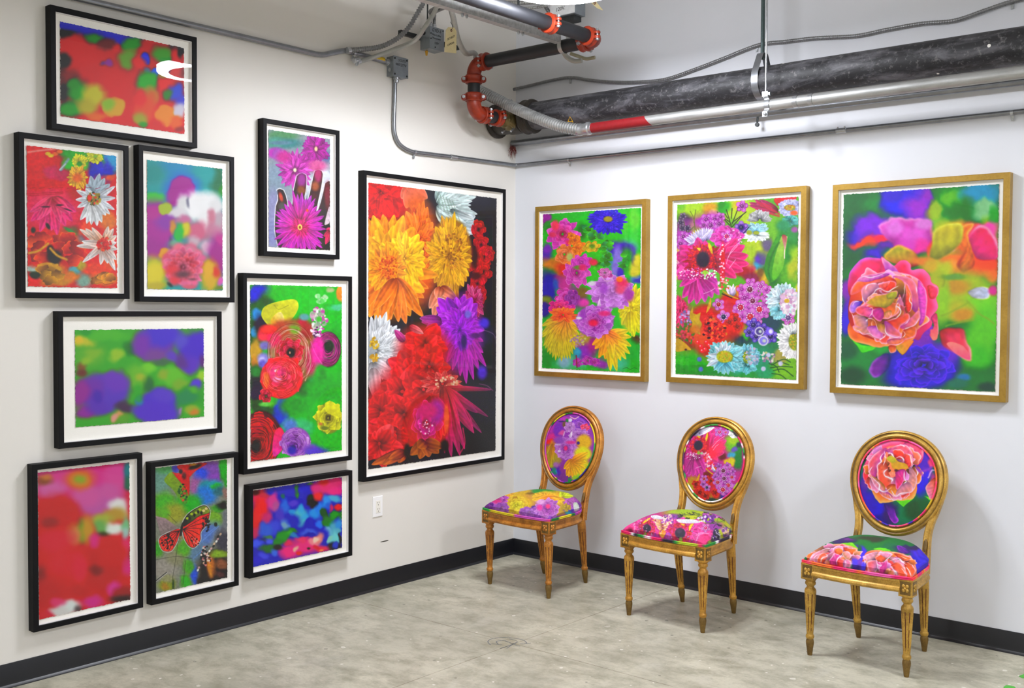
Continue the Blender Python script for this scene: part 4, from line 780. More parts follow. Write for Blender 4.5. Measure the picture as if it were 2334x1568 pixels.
    daisy(c,470,1275,135,120,28,'46a5b4','8ccdd7',22,'aab41e',56,44)
    for tx,ty in ((340,1340),(345,1300),(350,1260),(400,1200),(440,1170),(480,1165),(510,1190)): c.p(460,1270,tx,ty,24,'8cb4cd','e6ebf5','fafafa',blunt=.5)
    for tx,ty in ((420,1390),(450,1395),(490,1390),(540,1385),(390,1370)): c.p(465,1290,tx,ty,22,'3c96b4','8cd2dc','c8e6eb',blunt=.5)
    c.b(466,1272,54,42,'b4b91e',.15); c.dots(466,1272,48,36,60,6,['d2a01e','c8c832','8ca014','dcb41e'],.4)
    # grass strokes
    for q in ([(800,1330),(880,1290),(930,1310)],[(790,1350),(870,1340),(945,1345)],[(810,1370),(880,1360),(950,1410)],[(800,1390),(860,1400),(900,1430)],[(780,1320),(830,1340),(850,1380)],[(840,1300),(920,1330)]): c.l(q,7,'1e4b1e',2,.85)
    for x,y in ((290,1290),(300,1360),(740,1357),(775,1260),(860,1320)): c.b(x,y,17,17,'5a6ec3' if x<400 else 'c8c8e6',.4)
    c.dots(780,1270,50,50,24,9,['be96aa','c8c88c','8c6e96','e6dcd2'],.4)
    c.tex(.1,14); c.sat(1.1); return c
def edge(c,q,w=10,col='ffffff',al=.85):
    c.tl(q,w*2.3,'e6aad7',w*c.k*.9,al*.5); c.tl(q,w,col,w*c.k*.4,al)
def bigrose(c,M):
    """the ruffled pink and orange rose; M maps the study's own coordinates"""
    def P(*q): return [M(*t) for t in q]
    s=abs(M(100,0)[0]-M(0,0)[0])/100
    def G(pts,a,b=None,ang=90,rim=None): c.g(P(*pts),a,b,rim=rim or 'f5aac8',sf=1.3,fold=M(690,840))
    G([(420,160),(300,240),(220,360),(190,520),(220,680),(300,640),(600,420),(700,300),(640,180)],'f03c8c','f5506e',rim='d264d2')
    G([(620,170),(760,280),(880,200),(960,190),(1020,240),(1040,320),(1180,310),(1280,400),(1300,480),(1390,560),(1370,700),(1380,830),(1300,960),(1310,1040),(1200,1160),(1080,1240),(700,900)],'f0419b','fa2d41',rim='fa78b4')
    G([(630,165),(720,210),(800,270),(870,360),(920,430),(780,420),(690,350)],'cd6ed7','dc78cd')
    G([(1250,540),(1320,520),(1390,580),(1370,690),(1280,690)],'fa5a64','fa4682'); G([(1370,900),(1300,960),(1330,1060),(1270,1180),(1320,1240),(1390,1170)],'fa4696','fa826e')
    # orange skirt
    G([(190,1080),(230,1240),(400,1310),(560,1350),(640,1350),(760,1330),(900,1340),(1010,1290),(1090,1190),(1100,1000),(700,900),(300,900)],'f08232','f0783c',rim='f5aa78')
    G([(730,1330),(820,1330),(830,1400),(760,1420)],'e6642d','f0965a')
    # body
    G([(240,640),(380,400),(600,360),(800,340),(1000,380),(1160,480),(1240,640),(1240,830),(1180,1060),(1000,1180),(800,1250),(600,1260),(380,1190),(230,1060),(190,880)],'f5823c','eb7850')
    c.frill(*M(720,800),440*s,390*s,44,130*s,['f5823c','f0785a','eb8cb4','f55a50','dc82d2','e6963c','f06e82'],'fad2e6',M(690,840))
    for pts,a,b in (([(230,660),(260,520),(400,420),(620,380),(800,440),(820,520),(640,480),(450,540),(380,600)],'f55a5a','f08246'),([(310,470),(400,390),(600,370),(740,380),(620,440),(420,480)],'d278d2','e68cb4'),([(780,410),(920,400),(1050,460),(1130,600),(1150,760),(1090,900),(1000,740),(960,560),(900,460)],'e182d2','f5786e'),([(930,480),(1010,560),(1050,680),(1030,860),(980,890),(960,760),(960,600)],'fa3c3c','f0823c'),([(1120,460),(1220,560),(1240,800),(1200,1000),(1130,1060),(1150,900),(1130,700)],'dc6ed7','eb50b4'),
        ([(1130,860),(1150,960),(1050,1080),(940,1110),(880,1060),(1000,980)],'e678be','f08c64'),([(690,1000),(830,960),(980,900),(1010,980),(900,1060),(870,1160),(800,1100)],'f05a50','eb6432'),([(640,600),(720,470),(820,480),(820,560),(720,620)],'e63c28','f05a37'),([(520,560),(640,500),(740,470),(700,560),(600,590)],'f55a5f','e6826e'),
        ([(370,610),(440,510),(560,500),(600,560),(480,640),(420,760)],'dc96dc','eb9b8c'),([(200,850),(250,740),(390,740),(330,820),(260,900)],'8250d2','c896e1'),([(290,880),(340,800),(480,820),(560,900),(480,960)],'dc78d2','f55a50'),([(250,940),(340,920),(440,980),(440,1100),(300,1100)],'d7a0d7','e6965a'),([(260,1060),(440,1100),(560,1130),(600,1240),(420,1180),(290,1140)],'eb96be','e1a06e'),
        ([(440,1090),(560,1060),(640,1120),(640,1230),(520,1200)],'d282dc','eb8cb4'),([(580,1030),(680,1050),(720,1150),(880,1200),(810,1230),(680,1180),(600,1120)],'e1a03c','dc96d7'),([(690,990),(800,1080),(890,1150),(870,1220),(720,1160),(680,1060)],'dc8cd7','e66e5a'),([(950,1100),(1090,1080),(1080,1200),(960,1250),(900,1230)],'f08c5a','eb7832'),([(720,1250),(880,1230),(960,1230),(880,1310),(740,1310)],'e68caa','f0823c')): G(pts,a,b,rim='f0a0c8')
    # heart
    G([(520,830),(640,800),(870,760),(870,880),(760,960),(620,960)],'d7691e','e6823c')
    G([(430,760),(540,660),(640,640),(720,630),(820,650),(780,760),(700,820),(600,810),(500,790)],'c8b914','c3960f'); G([(700,650),(780,610),(850,610),(830,690),(720,710)],'c3be19','a5aa14')
    G([(560,830),(640,830),(670,930),(620,1000),(540,960),(500,880)],'c837a5','af286e'); G([(680,880),(760,860),(780,920),(720,970),(670,930)],'f0aa8c','eb9678')
    for q,w in (([(420,590),(440,530),(500,500),(570,510)],14),([(520,650),(560,590),(620,570),(680,600),(740,610),(800,570),(870,540)],18),([(380,640),(390,720),(420,770)],12),([(800,920),(830,860),(830,800),(880,830),(890,880),(840,950),(780,980),(700,1000)],16),([(870,740),(840,790),(850,850)],9),([(960,480),(940,560),(940,620),(910,740)],9),([(980,580),(1020,660),(1010,730),(1045,780),(1030,860),(990,890)],13),([(420,1000),(470,970),(540,990),(570,1060),(600,1140)],8),([(420,1005),(450,990)],16),([(690,1060),(690,1140),(740,1190),(820,1220),(880,1200)],14),([(930,1130),(950,1180),(900,1230)],10),([(1130,960),(1080,1050),(980,1090),(940,1110)],11),([(1000,980),(960,1030),(900,1060)],8),([(600,1250),(640,1220),(690,1180)],16),([(270,1110),(330,1130),(400,1180),(470,1170),(560,1220)],8),([(250,800),(280,750),(350,740)],10),([(210,860),(250,930),(250,980)],8),([(310,470),(400,410),(500,420),(620,390),(720,350),(800,350)],11),([(1080,520),(1110,600),(1100,640)],9),([(470,840),(520,830),(510,900),(460,960)],9),([(740,1310),(860,1310),(940,1250)],6),([(1130,480),(1220,580),(1240,700)],5)): edge(c,P(*q),w*s)
def a_rose():
    c=Cv(1276,1568,.45,'1e6e3c',41)
    c.bl('''230 260 130 90 14643c;200 460 90 100 1e5a3c;340 250 70 60 1e8246;530 240 140 110 2d14c8 .4;640 220 60 60 5f28be;660 205 34 36 8c32b4;480 200 80 40 3c1eb4;850 240 130 120 1e8237;840 225 72 56 6eb937 .35;1010 190 130 70 2891b4;1050 290 80 70 91c896 .35;900 300 90 60 19732d;720 310 46 80 a0be28;760 400 60 60 82be5a;1080 440 60 90 96c31e;1110 330 30 60 329b3c
250 470 80 80 3219aa;330 420 120 80 7832c3 .4;290 500 80 50 6428aa;270 515 90 28 e6503c;390 488 70 26 eb3250;300 570 90 40 1e6450;330 580 60 30 4623b4;420 540 60 30 5a2896;210 600 80 60 1e5a3c;600 310 80 80 8232be;620 280 40 60 9637be''')
    c.g([(370,420),(430,370),(520,350),(620,360),(690,400),(715,470),(690,560),(600,570),(490,540),(420,490)],'d25ac8','d74bb4',rim='f0a5e1',sf=3.5,fold=(560,640)); c.bl('470 420 60 50 dc82d7;580 480 70 60 d764c8;630 540 60 40 d73c9b;690 560 20 50 eb3c46;650 400 50 40 d787d2;540 520 60 30 c84bb4')
    c.bl('790 470 80 100 b4be23 .4;770 560 80 50 aab928;860 440 60 90 d2aa28;800 535 60 24 e6c8dc .4;930 480 80 110 f0642d .45;960 430 50 60 f55a5a;1030 490 90 100 eb46a5 .35;1080 430 50 60 eb5aaf;1040 600 80 70 f5325f;860 620 110 60 e6822d;940 640 80 60 eb6428;1050 660 90 60 f05a28;830 660 60 40 f0a05a;930 710 120 40 e65a1e;1080 720 50 40 e67828;700 640 80 50 c8a528;770 680 60 60 bec31e')
    c.g([(990,395),(1060,420),(1110,500),(1115,600),(1000,610),(960,560),(930,480)],'f04699','f0325f',rim='ffb4d2',sf=3.5,fold=(860,700)); c.g([(880,410),(960,385),(930,460),(960,560),(970,640),(900,690),(860,640),(900,560),(860,500)],'e68c28','f0822d',rim='fac878',sf=3.5,fold=(800,760)); c.g([(720,420),(860,380),(900,430),(870,520),(760,600),(690,600),(700,520)],'b9be28','c8b928',rim='e6e678',sf=3.5,fold=(800,680))
    c.bl('900 820 190 140 aabe19 .4;1030 900 110 110 82c81e;860 940 110 60 b4b41e;900 960 70 40 c8961e;850 780 90 50 be961e;1050 1020 80 130 6ec31e;1000 1130 100 140 69be1e;980 1220 90 70 50b41e;760 860 50 160 96c31e;765 745 16 34 28461e;730 740 60 60 aab41e;840 720 80 20 6e9b50')
    for q in ([(760,960),(860,920),(930,880)],[(790,1030),(880,1000),(960,990)],[(920,870),(1000,950),(1090,1010)]): c.l(q,12,'8ca514',5,.7)
    c.g([(925,815),(960,790),(1020,780),(1065,800),(1060,850),(1000,860),(950,845)],'e6e6f5','c8d2f0',rim='ffffff',sf=3.5,fold=(900,820)); c.bl('1085 805 26 30 c8378c')
    c.g([(395,600),(460,530),(520,525),(600,570),(620,640),(560,660),(480,640)],'e6872d','a5b928',rim='f5c864',sf=3.5,fold=(560,760)); c.bl('640 620 60 26 d2821e;690 650 40 40 c8aa1e')
    c.bl('230 1280 130 130 148246;200 1340 90 60 144b37;170 1180 60 60 1e5a41;380 1160 60 40 1e9646;180 940 40 100 5a23a0;170 800 40 60 7d32a0;160 1000 30 80 3c19b4')
    c.g([(180,1090),(260,1150),(350,1160),(270,1195),(220,1140)],'6edc28','5ac823'); 
    # purple rose below
    c.b(640,1270,230,130,'3214aa',.25); c.bl('560 1360 150 60 2d14b4;690 1330 130 80 3719be;790 1200 80 70 6432b9;640 1130 80 60 6e2daa')
    c.rose(650,1270,200,140,['3c19be','3714aa','5a28c3'],'6e46e1',5,8,rimw=.22)
    c.g([(305,1300),(350,1230),(430,1200),(440,1260),(400,1320),(340,1350)],'6e2896','82329b',rim='b46ed2',sf=3.5,fold=(640,1270)); c.g([(600,1110),(700,1020),(690,1090),(660,1130)],'7832aa')
    for q in ([(470,1290),(520,1240),(600,1220)],[(560,1330),(640,1290),(700,1330)],[(720,1180),(790,1230),(800,1280)],[(480,1330),(500,1390)],[(660,1200),(690,1240),(760,1260)]): c.l(q,14,'5a37e6',7,.7)
    c.g([(750,1060),(820,1040),(900,1050),(920,1130),(950,1170),(940,1250),(850,1200),(780,1160),(755,1110)],'f05082','f55a5f',rim='ffb4be',sf=3.5,fold=(720,1000)); c.g([(790,1140),(850,1130),(930,1190),(935,1240),(850,1200)],'f5968c','f0648c')
    # the rose: study drawn at 5.81 units per pixel from (1900,560)
    M=lambda x,y:((1900+x/5.808-1870)*2.75,(560+y/5.808-370)*2.75)
    bigrose(c,M)
    c.g([M(830,1350),M(900,1430),M(935,1440),M(1030,1330),M(1060,1260),M(940,1290)],'c8a514','f0821e',ang=-30); c.g([(690,1050),(730,1060),(735,1110),(700,1115)],'fa6e82','f58c78')
    c.bl('980 1360 110 60 19733c;900 1350 44 24 1e78aa;1050 1410 60 30 1e463c;860 1390 70 30 1e6e5a')
    c.warp(5,50); c.tex(.06,24); c.sat(1.35); return c
# fabrics of the three chairs
def a_back1():
    c=Cv(1238,1568,.35,'8c32aa',51); c.dk=.3
    c.bl('''560 200 110 50 b937b4;330 360 110 110 b932aa;300 560 140 90 d22d8c;430 400 90 130 7828b4 .3;500 470 50 40 d2509b;540 320 40 60 6e5032;600 230 40 40 28823c;500 250 60 20 46236e;270 630 110 46 f0281e;340 650 60 40 eb6e1e;330 860 160 190 b9aa1e;200 760 40 60 c8781e;400 980 90 70 aa9637;280 1060 90 70 a5b41e;350 1180 60 60 1e8c78;390 1190 30 30 1e96c8;440 1200 40 90 501eb4;520 1150 60 110 8c2d96;540 1300 120 70 7d3291;400 1060 60 50 aa6eb4;640 1370 50 50 1e8c46;250 1180 40 50 1e2896''')
    for tx,ty in ((200,860),(240,1000),(300,1090),(360,1000),(250,1120)): c.p(340,680,tx,ty,50,'c8781e','b9af1e','d2c83c')
    c.rose(840,300,190,150,['7828be','8c3cc3','aa5ac8'],'c88cdc',5,9); c.rose(930,360,90,70,['eb325a','f05a82'],'f5aac8',4,7); c.rose(830,500,190,120,['aa64c3','b478c8','aa5ac3'],'d7afe1',5,9); c.rose(650,360,110,120,['b978cd','be82d2'],'e1c3e6',4,7)
    c.b(655,225,36,34,'d7d7e6',.3); c.l([(650,160),(740,200),(800,160)],18,'e6bec8',6); c.p(660,580,700,440,26,'c8a0d7','f0e6f5','ffffff'); c.l([(540,520),(560,450)],20,'d7b9e1',8)
    c.b(590,760,215,210,'aa5ac3',.08); c.rose(590,760,225,215,['b46ec8','af5fc3','9b3caf'],'d7aae1',7,11); c.b(585,760,34,44,'e12878',.5); c.bl('680 650 90 30 d2328c .6;430 680 60 20 e1d2eb .4;450 610 110 70 8c46b4 .5;460 815 30 20 e6dcf0')
    c.bl('920 640 130 140 dcaf1e .3;900 860 150 130 dcdc1e .3;900 1150 150 160 d2d21e .3;800 1300 130 80 aad228 .3;850 1000 120 100 dcc81e')
    for tx,ty in ((620,1300),(580,1280),(540,1150),(690,1300),(760,1290),(850,1260),(930,1150),(960,1030),(980,930),(1000,830)): c.p(720,980,tx,ty,66,'eb8c19','e6c81e' if tx>700 else 'ebaa1e','f0dc50')
    c.bl('780 1340 80 70 9bcd28 .3'); c.b(820,660,26,30,'2d1482',.4); c.tex(.08,18); c.sat(1.1); return c
def a_back2():
    c=Cv(1227,1568,.35,'b92d87',53)
    c.bl('930 420 110 140 6eb428;960 360 90 60 a5c81e;1030 560 60 160 238228;930 590 60 50 3ca0c3;970 500 50 40 6455b4;1040 430 40 40 2d374b;1030 700 60 120 1e7832;930 700 50 70 d7c81e;860 700 40 40 dcbe1e;640 1280 130 80 143c2d;720 1260 50 40 3c9623;600 1210 60 40 a0be28;800 1260 90 60 28288c;330 1030 90 110 be9b23;420 1150 200 150 cd2319 .4;620 980 100 100 c31e19;680 1180 60 90 e6231e;800 620 60 50 641e1e;560 900 60 40 6e1e14')
    c.fl(420,470,300,240,24,'aa1e5a','c82d8c',60,3,'d75aaa',a0=70,a1=280)
    for tx,ty in ((560,190),(660,160),(760,190),(830,260),(860,360),(850,470),(830,560),(740,700),(660,740),(640,250)): c.p(540,560,tx,ty,80,'cd1e50','dc3287','eb82be',shade=.2)
    for tx,ty in ((190,900),(260,920),(330,930),(410,940),(480,930),(530,860)): c.p(420,610,tx,ty,64,'aa1e6e','c837a0','dc82c8')
    c.bl('640 560 110 100 fa2d4b .6;750 470 80 90 f5375f .7;570 420 26 200 be1437 .4'); 
    for q in ([(640,480),(720,380),(820,300)],[(660,520),(700,460),(740,430)],[(380,800),(470,770)],[(640,160),(700,190)]): c.l(q,8,'f5c8e1',3,.8)
    c.dots(420,440,140,130,150,13,['d2282d','e63c32','be1e32','a01432'],.35,.3); c.b(420,445,72,76,'2d2337',.2); c.dots(330,610,150,50,70,9,['f0dceb','c850a0','8c1e5a','e6a0c8'],.35); c.bl('430 560 26 30 96b93c;480 570 24 20 a0c896')
    c.p(340,270,660,160,54,'a096c3','f0f0f5','ffffff'); c.p(420,260,600,170,34,'b4aad2','fafafa','ffffff'); c.bl('260 330 40 26 e6e6eb'); c.g([(555,240),(530,330),(550,380),(570,300)],'e6c31e'); c.g([(390,290),(450,305),(430,330)],'e1c31e')
    c.dots(960,190,110,60,40,16,['463764','e6dcf0','aa50b4','1e1e28','c8c8c8'],.35); c.fl(980,265,100,60,14,'c8d2c8','fafafa',34,2,'ffffff')
    c.dots(570,640,60,120,40,14,['fadce6','e63c46','f5a0be','eb1e3c'],.4); c.dots(620,760,60,60,14,16,['f5c8dc','e62837'],.4)
    c.g([(670,800),(700,780),(760,790),(750,860),(700,890)],'c85a1e','d27828'); c.p(690,860,640,770,22,'b4a0d2','f5f0fa','ffffff'); c.l([(550,810),(620,870),(700,920)],16,'d7b41e',4)
    c.g([(240,930),(300,1010),(340,1010),(370,1120),(290,1110)],'c88c1e','aaa01e'); c.g([(445,880),(440,960),(400,1030),(390,980)],'d79b1e')
    for x,y,r in ((380,1050,70),(440,1180,80),(520,1230,70),(620,1000,60),(680,1180,60),(560,960,50)): c.rose(x,y,r,r,['d21e19','e62d1e','aa140f'],'ff5a3c',3,6)
    for x,y,r in ((750,770,30),(880,760,30),(950,850,30),(750,880,40),(880,900,36),(760,1080,40),(930,1080,36),(690,940,30),(860,1190,44),(500,1050,30)): wax(c,x,y,r,'aa3caf','6e2378','dcaadc')
    for x,y,r,q in ((745,235,44,'c81e6e'),(815,840,44,'641e3c'),(825,960,42,'641e46'),(725,1020,42,'b41e3c'),(880,1065,46,'c8283c'),(800,1135,50,'be2337'),(910,810,34,'b43296'),(515,965,36,'aa1428'),(555,1100,34,'1e1e46'),(840,240,26,'c82850'),(940,940,36,'b41e32')): wax(c,x,y,r,'b946b4',q)
    c.tex(.1,16); c.sat(1.1); return c
def a_back3():
    c=Cv(1307,1568,.4,'146e46',55)
    c.bl('270 380 40 90 0f2d1e;1020 270 60 70 0f3c1e;960 430 110 130 4b19a5 .4;1070 420 50 90 e6507d .4;1010 560 70 60 6e32aa;1090 640 50 60 a03c82;780 1080 200 150 147850;860 1000 120 120 28502d;700 1180 110 60 146e50;960 960 60 90 1e5a32;250 780 70 200 3c1996;400 1030 160 130 2814be .35;330 900 80 110 3214aa;450 1120 120 60 1e1482;570 1040 90 130 371e64;300 680 80 70 5a2d91;870 490 40 30 14141e;860 620 40 60 4632b4;930 700 60 150 321ec3 .4;1000 620 30 90 371ec8')
    c.g([(500,940),(560,950),(620,1000),(640,1080),(665,1130),(620,1165),(560,1100)],'6e289b','7828aa',rim='c850dc',fold=(540,900)); c.g([(640,900),(850,870),(730,968)],'7de128','6ed228',sm=False); c.g([(980,840),(1050,905),(1040,860)],'78d728',sm=False)
    c.g([(990,760),(1030,680),(1110,620),(1110,780),(1050,890)],'f08250','eb8cbe',rim='f5beb4',fold=(1150,700)); c.l([(1020,620),(1060,540),(1100,530)],16,'d7b4e6',6)
    # outer pink petals
    c.g([(240,520),(290,380),(360,260),(480,190),(640,160),(800,165),(960,220),(960,380),(920,460),(860,470),(700,330),(400,500),(330,700),(270,650)],'f0377d','fa4664',rim='fa96d2',fold=(600,520)); c.g([(700,240),(800,170),(920,200),(960,300),(930,400),(800,330)],'f56eb4','fa5a5f',rim='ffb4c8',fold=(600,520))
    c.g([(250,520),(330,480),(360,620),(330,740),(250,640)],'fa3264','fa4141',rim='fa78aa',fold=(600,520))
    M=lambda x,y:(1400-((x-700)*.78+840)+ -20,1130-((y-700)*.72+ 540)+ -10)
    c.g([(330,700),(420,910),(520,920),(640,900),(760,890),(860,860),(900,720),(820,560),(600,500),(400,560)],'f0822d','f57837',rim='fabe78',fold=(620,500))
    c.g([(310,560),(330,400),(480,270),(640,230),(780,260),(840,420),(820,520),(900,640),(880,760),(760,830),(640,840),(500,780),(380,700)],'f0826e','f08c50')
    c.frill(600,540,290,300,34,80,['f5823c','f0785a','eb8cb4','f55a50','e68cd2','e6963c'],'fad7e6',(620,520))
    for pts,a,b in (([(300,440),(400,320),(520,260),(500,360),(430,480),(400,620),(330,560)],'eb82c8','f05a50'),([(520,290),(700,220),(820,290),(840,400),(700,360),(560,330)],'e68cc8','fa5a5a'),([(600,300),(680,280),(740,330),(720,400),(640,380)],'e62d23','f55a3c'),([(740,330),(830,360),(840,470),(780,500),(740,400)],'fa3c5a','f57846'),([(800,500),(880,560),(890,700),(830,790),(740,720),(800,640)],'e6a0c3','eb9b78'),([(420,480),(520,440),(560,560),(590,680),(540,760),(440,680)],'f08c64','f5503c'),([(340,600),(430,640),(520,740),(480,800),(380,720)],'f0a078','eb8cc8'),([(540,720),(640,700),(700,780),(640,850),(560,800)],'f08c3c','e6963c'),([(680,720),(800,680),(850,780),(720,830),(640,840)],'e696c8','eb9678'),([(440,780),(560,800),(620,880),(500,860)],'e18cc8','f08c46')): c.g(pts,a,b,rim='fac8e1',fold=(620,520))
    c.g([(540,370),(620,380),(680,430),(770,460),(790,510),(700,525),(610,515),(580,450)],'d2aa14','c8960f'); c.g([(530,380),(590,360),(640,400),(620,440),(560,430)],'c8b919','b4aa14'); c.g([(650,540),(740,520),(760,590),(720,700),(650,760),(640,620)],'d23ca5','e6325a',rim='f096d2',fold=(640,500)); c.g([(560,560),(630,560),(640,600),(590,620)],'f5a082','f0826e'); c.b(650,535,24,14,'461428',.5)
    for q,w in (([(545,330),(580,330),(620,380)],20),([(640,390),(690,370),(730,400),(740,430)],14),([(430,560),(420,480),(460,430),(450,380),(500,310)],18),([(540,520),(500,560),(520,610),(600,640),(590,680)],24),([(350,610),(400,660),(440,700),(450,770),(520,790),(590,740)],18),([(590,770),(640,840),(700,810),(800,800)],14),([(740,540),(740,620),(770,670),(740,690)],14),([(780,330),(810,370),(830,460),(810,500)],12),([(680,220),(740,250)],14),([(870,500),(900,560),(880,620)],14),([(320,600),(330,540),(360,480)],10),([(500,300),(510,400),(490,480)],10),([(640,900),(600,880),(560,830)],10)): edge(c,q,w)
    for q in ([(880,480),(930,540),(1000,530),(1060,490)],[(900,520),(960,600)]): c.l(q,22,'8c3cb9',8,.8)
    c.warp(7,60); c.tex(.06,24); c.sat(1.3); return c
def a_seat1():
    c=Cv(2334,1245,.3,'8c3cb4',61); c.dk=.3
    c.bl('1200 290 300 70 1e9b37 .3;700 300 220 90 dcb919 .4;930 340 100 22 5a3c14 .4;1650 320 260 80 c8dc1e .4;1580 410 130 50 1ea046 .35;1800 420 120 100 f0961e;1900 560 60 120 e6781e;1760 540 220 140 a046b4 .4;700 520 330 190 dcaf19 .4;680 560 170 150 e1d219 .5;1250 400 320 90 ebaa19 .4;1150 370 200 60 dcd219;300 480 240 140 a03cb4;1530 620 130 120 be9628 .4;1400 700 80 60 c8a01e;1620 640 110 60 5a28be;1610 710 60 40 1eaad2;1880 650 60 60 5a28aa;1000 600 40 40 3c19a0;200 560 90 60 7828aa')
    for tx,ty in ((960,400),(1000,350),(1080,330),(1180,325),(1290,330),(1370,360),(1480,420),(1540,470),(1500,530),(1440,520),(960,460),(1010,480)): c.p(1250,440,tx,ty,60,'f0821e','ebbe1e','f0dc46')
    for tx,ty in ((1440,350),(1560,340),(1650,370),(1700,390),(1480,290),(1600,280)): c.p(1500,380,tx,ty,50,'c8d21e','c8e128','dcf050')
    c.rose(680,560,220,160,['d7aa19','dcc81e','e1dc23'],'f0e65a',6,9); c.fl(560,330,200,60,9,'eb961e','e1c31e',50,2,'f0dc50')
    c.rose(330,450,200,120,['aa3cb4','b450b4','c83c96'],'d796d7',5,8); c.b(330,490,80,40,'e1328c',.5); c.rose(420,600,150,100,['9646b4','aa5fc3'],'c896d7',4,7); c.rose(170,560,110,90,['7d28aa','963cb4'],'b46ec8',3,6)
    c.rose(900,680,200,100,['a050be','a55fc3'],'c896d7',4,8); c.rose(1230,620,230,190,['b464c3','b450b4','a03caf'],'e6bee6',6,10); c.bl('1240 580 40 40 f03278 .5;1090 600 50 50 e1329b .5;1110 500 80 40 dca0d7')
    c.rose(1640,520,120,100,['aa46aa','be64be'],'dca0d7',4,7); c.rose(1790,560,120,130,['a541b4','aa50b9','7832aa'],'d28cd2',4,7); c.g([(1690,530),(1750,510),(1800,600),(1770,650),(1710,650)],'c8dcbe','d7d2dc'); c.rose(1900,560,60,110,['b43c8c','6e28aa'],'d278be',3,6); c.rose(1560,600,90,80,['b4911e','c8aa32'],'dcc864',3,6)
    c.tex(.08,24); return c
def a_seat2():
    c=Cv(2334,1207,.35,'c82d8c',63)
    c.bl('1250 150 420 90 a5c81e .4;1500 230 300 90 c3cd1e .4;1000 230 160 60 8c3ca5;1650 280 200 90 c8be28;1800 340 200 90 96c81e .4;1950 420 200 110 c3c81e .4;2080 540 90 110 aabe1e;1880 560 120 110 d7d2e1;1760 400 160 90 a03ca5;1850 660 160 80 b9c8be;1980 520 80 110 d7aaa5')
    for x,y in ((900,220),(1100,210),(1180,180),(1350,160),(1440,200),(1500,270),(1750,330),(1830,380),(2000,400),(2060,340),(1900,300),(1250,240),(1620,170),(1750,220),(1900,250)):
        for _ in range(3): c.l([(x+c.rng.normal()*40,y+c.rng.normal()*24),(x+c.rng.normal()*50,y+c.rng.normal()*20),(x+c.rng.normal()*70,y+c.rng.normal()*30)],10,['28283c','3c642d','1e1e28','6e8c23'][c.rng.integers(4)],3)
    c.dots(1750,190,200,50,40,22,['8c32a0','be50b4','6e2d96','d28cc8'],.4); c.dots(1600,270,160,60,40,20,['8232a5','a046b4','e6dcf0','5a2882'],.4)
    for cx,cy,k in ((520,430,.8),(1130,520,1.05)):
        c.fl(cx,cy,420*k,270*k,22,'be1e5a','dc3296',80*k,3,'e678be'); c.dots(cx,cy,190*k,180*k,150,15*k,['d2283c','e63c32','be1e46','a01432'],.35,.35); c.b(cx,cy+10,92*k,92*k,'2d2337',.15); c.b(cx-20,cy-30,50*k,40*k,'46324b',.5)
    for cx,cy,n in ((180,430,6),(1560,560,9)):
        for i in range(n): 
            a=math.radians(-120+30*i); c.p(cx+40,cy+60,cx+190*math.cos(a),cy+170*math.sin(a),80,'e6286e','e13c96','f082be')
    c.g([(1440,760),(1480,620),(1580,570),(1690,600),(1710,700),(1660,780),(1540,800)],'f0327d','eb3787'); 
    for q in ([(1430,560),(1520,520),(1660,540)],[(1440,620),(1480,560),(1560,530)],[(270,370),(290,430),(270,500)],[(1420,680),(1450,620)],[(1480,430),(1560,470)]): c.l(q,14,'f5aad2',5,.85)
    c.g([(590,210),(700,195),(850,250),(800,270),(650,265)],'ebebf0','d7d2e1',rim='ffffff'); c.g([(1060,280),(1200,270),(1400,280),(1500,325),(1400,345),(1150,340)],'ebebf0','d2cddc',rim='ffffff')
    c.g([(440,350),(480,290),(580,240),(560,280),(470,340)],'e6c31e'); c.g([(1290,430),(1310,370),(1380,350),(1340,420),(1300,490)],'e6c31e'); c.g([(1140,350),(1220,370),(1180,390)],'e1be1e'); c.g([(600,290),(680,275),(640,300)],'dcb91e')
    # the mirrored orange spray between the two gerberas
    for y,w in ((300,150),(350,160),(400,130),(450,100)): 
        for s in (-1,1): c.p(800,y+30,800+s*w,y-40,26,'f0a05a','f5c8a0','fae6c8')
    c.g([(800,610),(745,560),(740,500),(800,470),(860,500),(850,560)],'f58c1e','fabe3c'); c.dots(900,270,150,90,50,18,['fad7c8','8c3caa','f0a0be','aa46b4','f5e6c8'],.4); c.dots(650,600,60,70,30,18,['a03cb4','c846a0','b43caa'],.4); c.dots(900,590,60,60,24,18,['aa41b9','be46aa'],.4)
    for x,y in ((395,350),(395,450),(340,500),(1380,400),(1350,495),(1275,600),(600,540),(970,610),(1350,660)): c.b(x,y,18,18,'7d1e64',.2); c.b(x,y-4,10,9,'f5d7eb',.4)
    wax(c,1600,430,50,'d246aa','d2286e'); c.bl('480 550 24 40 8cb43c;1140 650 34 40 a0b93c;1690 700 50 40 a5c83c;1740 640 40 70 4b465a')
    c.dots(1800,560,60,110,50,20,['322850','f5f5f5','6e32a0','28232d'],.35); c.dots(1960,540,70,110,60,22,['5a288c','f0c8be','dcaaa0','8c46a5','d2be50'],.35); c.dots(2100,480,50,80,24,18,['5a2d8c','b4c328','3c2864'],.4)
    for q in ([(1860,480),(1900,560),(1930,640)],[(2080,430),(2120,520),(2080,620)]): c.l(q,44,'b9c31e',10)
    c.dots(600,420,380,150,60,10,['f5c8e1','a01e64','fa5a96'],.4); c.tex(.1,20); return c
